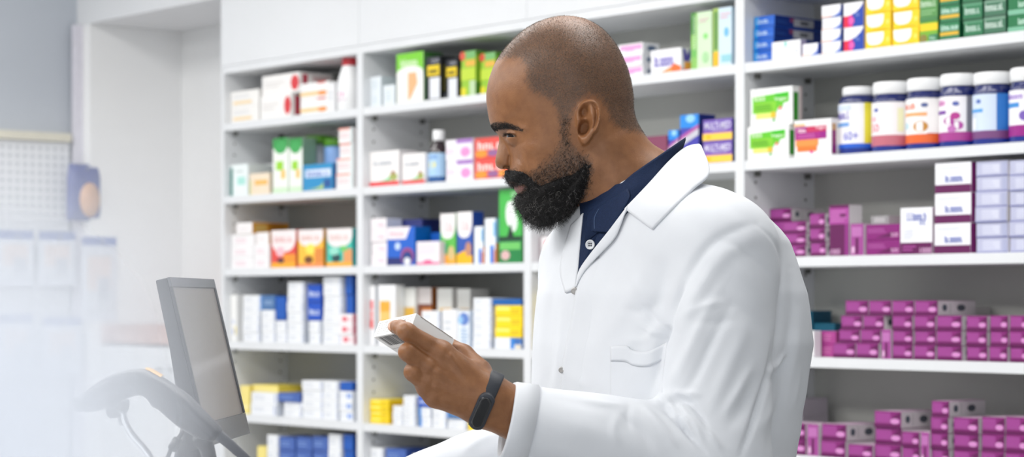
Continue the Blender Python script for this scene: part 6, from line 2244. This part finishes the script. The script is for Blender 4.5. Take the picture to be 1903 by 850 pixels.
def pill(L, Wd, z0, z1, m, b, inset=.0015):
    poly = []
    for k in range(32):
        a = 2 * PI * k / 32
        x, y = Wd / 2 * math.cos(a), Wd / 2 * math.sin(a)
        poly.append((x + (L / 2 - Wd / 2) * (1 if math.cos(a) >= 0 else -1), y))
    rings = [(1.0, z0), (1.0, z1 - inset), (0.93, z1 - inset * .3), (0.82, z1)]
    vs = [(x * s, y * s, z) for s, z in rings for x, y in poly]
    fs = [(i * 32 + k, i * 32 + (k + 1) % 32, (i + 1) * 32 + (k + 1) % 32, (i + 1) * 32 + k) for i in range(3) for k in range(32)]
    fs += [tuple(range(32))[::-1], tuple(96 + k for k in range(32))]
    b.add([M @ Vector(v) for v in vs], fs, m, True)


b = MB()
pill(.044, .0185, -.002, .0058, BLK, b)
pill(.037, .0135, .0057, .0064, mat('black_glass', (14, 16, 20), 0.12, coat=0.5), b, .0003)
child('tracker', b.build('tracker', mesh_only=True), band)

# ------------------------------------------------------------------ the box he holds
a0 = hp(704, 597, 2.402)
va = hp(773, 582, 2.3515) - a0
vb = hp(693, 627, 2.3937) - a0
vc = hp(846, 630, 2.381) - hp(773, 582, 2.3515)
la_, lb_, lc_ = np.linalg.norm(va), np.linalg.norm(vb), np.linalg.norm(vc)
va = va / la_
vc = vc - va * vc.dot(va)
vc /= np.linalg.norm(vc)
vb2 = np.cross(va, vc)
if vb2.dot(vb) < 0:
    vb2 = -vb2
held = empty('medicine_box', Vector(a0))
tag(held, 'white medicine box with printed end and barcode held in the raised left hand', 'box')
M = Matrix(((va[0], vb2[0], vc[0], 0), (va[1], vb2[1], vc[1], 0), (va[2], vb2[2], vc[2], 0), (0, 0, 0, 1)))
CARD = mat('white_glossy_card', (240, 240, 238), 0.38, var=0.01)
b = MB()
b.box(0, la_, 0, lb_, 0.0006, lc_, CARD, 0.0007, M)
held_ink = mat('print_black', (84, 84, 86), 0.6)
ht = 0


def on_end(u, v):      # end face, u along a, v along b
    return M @ Vector((u * la_, v * lb_, -.0001))


def on_side(u, w):     # barcode face, u along a, w along c
    return M @ Vector((u * la_, lb_ + .0002, w * lc_))


rr = random.Random(9)
for k in range(6):
    v1 = .14 + k * .128
    u = .06
    while u < .92:
        w_ = min(rr.choice((.03, .05, .08, .1)), .94 - u)
        x = u
        while x < u + w_:
            h_ = rr.choice((.03, .036, .05))
            b.add([on_end(x, v1 + .07), on_end(x + .007, v1 + .07), on_end(x + .007, v1 + .07 - h_), on_end(x, v1 + .07 - h_)], [(0, 1, 2, 3)], held_ink)
            x += .0135
        u += w_ + .026
rr = random.Random(3)
u = .1
while u < .9:
    w_ = rr.choice((.006, .010, .016, .024))
    b.add([on_side(u, .05), on_side(u + w_, .05), on_side(u + w_, .36), on_side(u, .36)], [(0, 1, 2, 3)], held_ink)
    u += w_ + rr.choice((.006, .009, .014))
b.add([on_side(.02, .47), on_side(.98, .47), on_side(.98, .478), on_side(.02, .478)], [(0, 1, 2, 3)], mat('fold_line_grey', (150, 150, 152), 0.6))
b.build('carton', held)
# the tucked opening edge along the top of the white face
b = MB()
b.box(la_ - .0004, la_ + .0003, .0004, .0009, lc_ * .12, lc_ * .95, mat('board_edge_brown', (120, 96, 76), 0.8), 0, M)
b.build('flap_edge', held)
# ================================================================== counter and the things on it
CT = 1.0
b = MB()
cnt = empty('counter', (-0.72, 1.9, 0))
tag(cnt, 'white service counter below the screen and scanner, under the photo edge', 'counter')
b.box(-0.48, 0.46, -0.85, 0.85, 0.0, CT - 0.035, WHITE, 0.002)
b.build('cabinet', cnt)
b = MB()
b.box(-0.5, 0.48, -0.88, 0.88, CT - 0.0345, CT, mat('pale_grey_worktop', (214, 216, 220), 0.35), 0.003)
b.build('worktop', cnt)

# ---- monitor, seen almost edge on
Y1, Y2 = 2.42, 2.66
tl = P(313, 515.6, Y1)
tr = P(396, 519.6, Y2)
zt = (tl.z + tr.z) / 2
wv = Vector((tr.x - tl.x, tr.y - tl.y, 0))
MW = wv.length
wv.normalize()
nh = Vector((wv.y, -wv.x, 0))             # the way the screen faces
br = P(464, 806, Y2)
drop = zt - br.z
run = (br - tr).dot(nh)
dn = (Vector((0, 0, -drop)) + nh * run)
MH = dn.length
dn.normalize()
nf = wv.cross(-dn).normalized()
if nf.dot(nh) < 0:
    nf = -nf
mon = empty('monitor', Vector(((tl.x + tr.x) / 2 - 0.02, (tl.y + tr.y) / 2, CT)))
tag(mon, 'small grey flat screen monitor tilted back behind the barcode scanner', 'monitor')
o0 = Vector((tl.x, tl.y, zt)) - Vector(mon.location)
M = Matrix(((wv.x, nf.x, -dn.x, o0.x), (wv.y, nf.y, -dn.y, o0.y), (wv.z, nf.z, -dn.z, o0.z), (0, 0, 0, 1)))
# local: x along the width (to the far edge), y out of the screen, z up the screen; the origin is the near top corner
DKG = mat('dark_grey_plastic', (32, 33, 39), 0.4, var=0.04)
SLV = mat('silver_grey_bezel', (78, 79, 84), 0.2, 0.3)
SCR = mat('grey_screen_glass', (128, 119, 111), 0.3, var=0.04, scale=5, coat=0.3)
b = MB()
M2 = M @ Matrix(((0, 1, 0, 0), (1, 0, 0, 0), (0, 0, 1, 0), (0, 0, 0, 1)))
b.prism([(-.002, 0), (-.0155, 0), (-.0175, -MH * .4), (-.0235, -MH * .8), (-.0235, -MH), (-.002, -MH)], 0, MW, DKG, M2, .0022)
for k in range(9):
    b.box(MW * .3, MW * .7, -.0246, -.0234, -MH * (.958 - k * .014), -MH * (.953 - k * .014), mat('vent_black', (24, 25, 28), 0.6), 0, M)
b.build('housing', mon)
b = MB()
for x0, x1, z0, z1, m_ in ((0, MW, -.011, 0, SLV), (0, MW, -MH, -MH + .026, SLV), (0, .006, -MH + .0262, -.0112, DKG), (MW - .007, MW, -MH + .0262, -.0112, DKG)):
    b.box(x0, x1, -.0018, .0014, z0, z1, m_, .0006, M)
b.build('bezel', mon)
b = MB()
b.box(.0062, MW - .0072, -.0019, -.0004, -MH + .0264, -.0114, SCR, 0, M)
b.build('screen', mon)
b = MB()
c0 = o0 + wv * (MW * .5) + dn * (MH * .9) - nf * .026
b.tube([c0 + nf * .01, c0 - nf * .012, Vector((c0.x - .02, c0.y, c0.z - .05)), Vector((c0.x - .012, c0.y, .06)), Vector((c0.x, c0.y, .012))], [.016, .018, .02, .022, .026], DKG, 16)
b.build('stand_neck', mon)
b = MB()
b.lathe([(.085, .0004), (.09, .004), (.086, .009), (.03, .014), (.024, .02)], DKG, 40, Matrix.Translation((c0.x, c0.y, 0)))
b.build('stand_base', mon)

# ---- handheld barcode scanner resting in a gooseneck stand
YS = 2.28
SO = [(146, 742), (168, 722), (194, 704), (214, 695), (236, 688.5), (258, 686), (274, 687), (288, 693), (303, 702), (328, 718), (355, 738), (382, 766), (409, 794), (412, 804), (398, 820), (384, 820), (368, 815), (341, 800),
      (318, 782), (297, 763), (284, 756), (275, 742), (262, 735.5), (246, 738), (231, 744), (222, 748), (206, 756), (184, 764), (166, 766), (152, 764), (145, 754)]


def to_px(u, v):
    return CX + u * F / YS, HY - (v - CAMZ) * F / YS


def scanner_mesh():
    res = 0.0013
    us = np.arange((135 - CX) / F * YS, (425 - CX) / F * YS, res)
    vs = np.arange(CAMZ + (HY - 832) / F * YS, CAMZ + (HY - 676) / F * YS, res)
    ws = np.arange(-.04, .04 + res, res)
    U, V = np.meshgrid(us, vs, indexing='ij')
    PX, PY = to_px(U, V)
    d = poly_sdf(spline(SO, 4, True), PX, PY) * YS / F * 1000
    Wm = idw(PX, PY, [(160, 745, 32, 12), (200, 725, 32, 12), (250, 710, 26, 13), (300, 730, 20, 12), (350, 770, 19, 13), (400, 805, 17, 10)], 2)
    R = idw(PX, PY, [(160, 745, 32, 9), (200, 725, 32, 10), (250, 710, 26, 12), (300, 730, 20, 12), (350, 770, 19, 13), (400, 805, 17, 10)], 3)
    q = np.clip(d / R, -.6, 1)
    Wd = np.where(q > 0, Wm * (1 - (1 - np.clip(q, 0, 1)) ** 2.6) ** (1 / 2.6), 0)
    # seam between the two shells and a raised grip panel
    seam = poly_dist(PX, PY, [(150, 752), (200, 736), (245, 716), (290, 718), (335, 752), (398, 812)])
    Wd = Wd - 1.2 * np.exp(-(seam / 1.6) ** 2) * (Wd > 6)
    H = np.where(q > 0, Wd ** 2, Wm ** 2 * 2 * q)
    W0 = np.sqrt(np.maximum(H, 1.0))
    Fv = ((ws * 1000) ** 2)[None, None, :] - H[:, :, None]
    Fv = Fv / (np.abs(ws * 1000)[None, None, :] + W0[:, :, None] + 4)
    v, qd = surface_nets(Fv.astype(np.float32), (us[0], vs[0], ws[0]), res)
    v = smooth_verts(v, qd, 2)
    out = np.stack([v[:, 0], YS - v[:, 2], v[:, 1]], 1)
    return out, orient(out, qd, pv(260, 712, YS))


sv, sq = scanner_mesh()
scn = empty('barcode_scanner', P(275, 740, YS))
tag(scn, 'dark grey handheld barcode scanner with yellow button resting in its gooseneck stand', 'scanner')


def under(o, root):
    o.parent = root
    o.location = -Vector(root.location)
    return o


SCM = mat('scanner_dark_plastic', (46, 48, 56), 0.45, var=0.04, scale=60)
ob = link('shell', np_mesh('shell', sv, sq, [SCM]))
under(ob, scn)
b = MB()
pl = [P(x, y, YS) for x, y in spline([(273, 685.5), (281, 688.5), (292, 694.5), (302, 700.5)], 4)]
vs = []
for p in pl:
    for yy, dz in ((-.010, -.0006), (-.008, .0012), (.008, .0012), (.010, -.0006)):
        vs.append((p.x, p.y + yy, p.z + dz))
n = len(pl)
b.add(vs, [(i * 4 + k, (i + 1) * 4 + k, (i + 1) * 4 + k + 1, i * 4 + k + 1) for i in range(n - 1) for k in range(3)], mat('amber_button', (240, 176, 50), 0.4), True)
under(b.build('button'), scn)
b = MB()
c = P(150, 752, YS)
bm = bmesh.new()
bmesh.ops.create_cube(bm, size=1)
for v in bm.verts:
    v.co = Vector((v.co.x * .004, v.co.y * .046, v.co.z * .016))
bmesh.ops.bevel(bm, geom=bm.edges[:], offset=.0015, segments=2, affect='EDGES')
b.bm(bm, mat('black_glass', (14, 16, 20), 0.12), Matrix.Translation(c) @ Matrix.Rotation(-.35, 4, 'Y'))
under(b.build('scan_window'), scn)
b = MB()
tp = [P(x, y, YS) for x, y in ((238, 742), (232, 752), (226, 762), (220, 768), (212, 766), (214, 754))]
poly = [(p.x, p.z) for p in tp]
b.prism(poly, YS - .007, YS + .007, SCM, None, .0012)
under(b.build('trigger'), scn)
# strain relief and cord
b = MB()
sr = [P(x, y, YS) for x, y in spline([(404, 808), (420, 820), (438, 836), (456, 852), (476, 872)], 6)]
rad = [.0052 - .0014 * i / len(sr) for i in range(len(sr))]
b.tube(sr, rad, SCM, 12)
for i in range(len(sr) - 2):
    for f_ in (.0, .5):
        p = sr[i].lerp(sr[i + 1], f_)
        t = (sr[i + 1] - sr[i]).normalized()
        b.lathe([(rad[i] + .0002, -.0006), (rad[i] + .0009, -.0003), (rad[i] + .0009, .0003), (rad[i] + .0002, .0006)], mat('relief_grey', (96, 99, 106), 0.5), 12, Matrix.Translation(p) @ t.to_track_quat('Z', 'Y').to_matrix().to_4x4())
under(b.build('strain_relief'), scn)
b = MB()
e = sr[-1]
b.tube(spline([tuple(e), (e.x + .02, e.y + .01, e.z - .05), (e.x - .0, e.y + .03, CT + .05), (e.x - .08, e.y + .06, CT + .0045), (e.x - .2, e.y + .12, CT + .0045)], 8), .0024, DKG, 8)
under(b.build('cord'), scn)

# stand: clip under the nose, chrome gooseneck, base on the counter
cb = P(300, 0, YS)
st = empty('scanner_stand', Vector((P(262, 900, YS).x, YS, CT)))
tag(st, 'chrome gooseneck stand holding up the barcode scanner', 'stand')
path = spline([tuple(P(226, 768, YS)), tuple(P(232, 790, YS)), tuple(P(246, 813, YS)), tuple(P(266, 836, YS)), tuple(P(280, 862, YS)), tuple(P(284, 920, YS)), (P(280, 0, YS).x, YS, CT + .11), (P(270, 0, YS).x, YS, CT + .02)], 14)
b = MB()
rads = [.0036 + (.0006 if i % 2 else 0) for i in range(len(path))]
fine = []
fr = []
for i in range(len(path) - 1):
    for k in range(2):
        p = path[i] + (path[i + 1] - path[i]) * k / 2
        fine.append(p)
        fr.append(.0058 if k else .0048)
b.tube(fine, fr, mat('bright_chrome', (205, 207, 210), 0.18, 1.0), 14)
under(b.build('gooseneck'), st)
b = MB()
clip = [(207, 756), (222, 748), (231, 746), (229, 764), (224, 775), (215, 775), (208, 768)]
b.prism([(P(x, y, YS).x, P(x, y, YS).z) for x, y in clip], YS - .034, YS + .034, DKG, None, .0015)
under(b.build('clip'), st)
b = MB()
b.lathe([(.055, .0004), (.06, .004), (.056, .010), (.02, .018), (.012, .026)], DKG, 36, Matrix.Translation((P(270, 0, YS).x, YS, CT)))
under(b.build('base'), st)
# the cradle arm that the handle leans on
b = MB()
b.tube([P(372, 812, YS + .0), P(384, 832, YS + .01), P(392, 862, YS + .02), P(380, 930, YS + .02), Vector((P(360, 0, YS).x, YS + .02, CT + .03)), Vector((P(275, 0, YS).x, YS + .01, CT + .012))], [.0095, .0085, .0075, .0075, .0075, .007], DKG, 14)
under(b.build('handle_rest'), st)

# a cable with a ferrite bead, coming from behind the monitor
b = MB()
cab = empty('cable', Vector((P(320, 0, 2.38).x, 2.38, CT)))
tag(cab, 'grey cable with a thick bead hanging between scanner and monitor', 'cable')
cp = spline([tuple(P(352, 790, 2.40)), tuple(P(338, 806, 2.39)), tuple(P(325, 825, 2.38)), tuple(P(313, 848, 2.38)), tuple(P(300, 900, 2.38)), (P(300, 0, 2.38).x, 2.38, CT + .06), (P(280, 0, 2.38).x, 2.40, CT + .0035), (P(200, 0, 2.38).x, 2.5, CT + .0035)], 8)
b.tube(cp, .0024, DKG, 8)
under(b.build('wire'), cab)
b = MB()
pA, pB = P(332, 815, 2.385), P(318, 838, 2.38)
b.tube([pA, pA.lerp(pB, .12), pA.lerp(pB, .88), pB], [.0036, .0056, .0056, .0036], DKG, 16)
under(b.build('ferrite_bead'), cab)

# ---- frosted pane, added to imitate the blur of something near the lens
YF = 1.32
fx0, fx1 = P(-170, 0, YF).x, P(560, 0, YF).x
fz0, fz1 = CT + .012, 1.74


def hazy():
    m = bpy.data.materials.new('painted_haze')
    m.use_nodes = True
    nt = m.node_tree
    for n_ in list(nt.nodes):
        if n_.type != 'OUTPUT_MATERIAL':
            nt.nodes.remove(n_)
    out = [n_ for n_ in nt.nodes if n_.type == 'OUTPUT_MATERIAL'][0]
    N = nt.nodes.new
    tc = N('ShaderNodeTexCoord')
    sp = N('ShaderNodeSeparateXYZ')
    nt.links.new(tc.outputs['Object'], sp.inputs[0])

    def math_(op, a, b_=None, c=None):
        n_ = N('ShaderNodeMath')
        n_.operation = op
        for i, v in enumerate((a, b_, c)):
            if v is None:
                continue
            if isinstance(v, (int, float)):
                n_.inputs[i].default_value = v
            else:
                nt.links.new(v, n_.inputs[i])
        return n_.outputs[0]
    # the painted haze is densest at the lower left and thins out to clear towards the right and the top
    W_ = fx1 - fx0
    u = math_('DIVIDE', math_('SUBTRACT', P(480, 0, YF).x - fx0, sp.outputs['X']), 480 / F * YF)
    v = math_('DIVIDE', math_('SUBTRACT', CAMZ + (HY - 250) / F * YF - fz0, sp.outputs['Z']), 600 / F * YF)
    nz = N('ShaderNodeTexNoise')
    nz.inputs['Scale'].default_value = 14
    nt.links.new(tc.outputs['Object'], nz.inputs['Vector'])

    def ramp(x, a0, a1, top):
        n_ = N('ShaderNodeMapRange')
        n_.interpolation_type = 'SMOOTHSTEP'
        n_.inputs['From Min'].default_value = a0
        n_.inputs['From Max'].default_value = a1
        n_.inputs['To Max'].default_value = top
        nt.links.new(x, n_.inputs['Value'])
        return n_.outputs[0]
    nn = math_('MULTIPLY', math_('SUBTRACT', nz.outputs['Fac'], .5), .16)
    dens = math_('MULTIPLY', ramp(math_('ADD', u, nn), -.1, 1.0, 1.0), ramp(v, -.2, .9, HAZE))
    me_ = N('ShaderNodeMapRange')
    me_.interpolation_type = 'SMOOTHSTEP'
    me_.inputs['From Min'].default_value = W_ - .002
    me_.inputs['From Max'].default_value = W_ - .07
    nt.links.new(sp.outputs['X'], me_.inputs['Value'])
    fac = math_('MULTIPLY', dens, me_.outputs[0])
    tr = N('ShaderNodeBsdfTransparent')
    df = N('ShaderNodeBsdfDiffuse')
    df.inputs['Color'].default_value = lin((243, 247, 254))
    tl_ = N('ShaderNodeBsdfTranslucent')
    tl_.inputs['Color'].default_value = lin((243, 247, 254))
    m1 = N('ShaderNodeMixShader')
    m1.inputs[0].default_value = 0.5
    nt.links.new(df.outputs[0], m1.inputs[1])
    nt.links.new(tl_.outputs[0], m1.inputs[2])
    m2 = N('ShaderNodeMixShader')
    nt.links.new(fac, m2.inputs[0])
    nt.links.new(tr.outputs[0], m2.inputs[1])
    nt.links.new(m1.outputs[0], m2.inputs[2])
    nt.links.new(m2.outputs[0], out.inputs['Surface'])
    return m


HAZE = .80
fs_ = empty('haze_pane', Vector(((fx0 + fx1) / 2, YF, CT)))
tag(fs_, 'frosted pane added on the counter to imitate white haze at lower left', 'screen')
b = MB()
b.box(0, fx1 - fx0, -.002, .002, 0, fz1 - fz0, hazy(), .0015)
o = b.build('panel', fs_)
o.location = Vector((fx0, YF, fz0)) - Vector(fs_.location)
b = MB()
for xx in (fx0 + .03, (fx0 + fx1) / 2, fx1 - .04):
    b.box(xx - .012, xx + .012, YF - .05, YF + .05, CT, CT + .0115, WHITE, .002)
under(b.build('foot'), fs_)
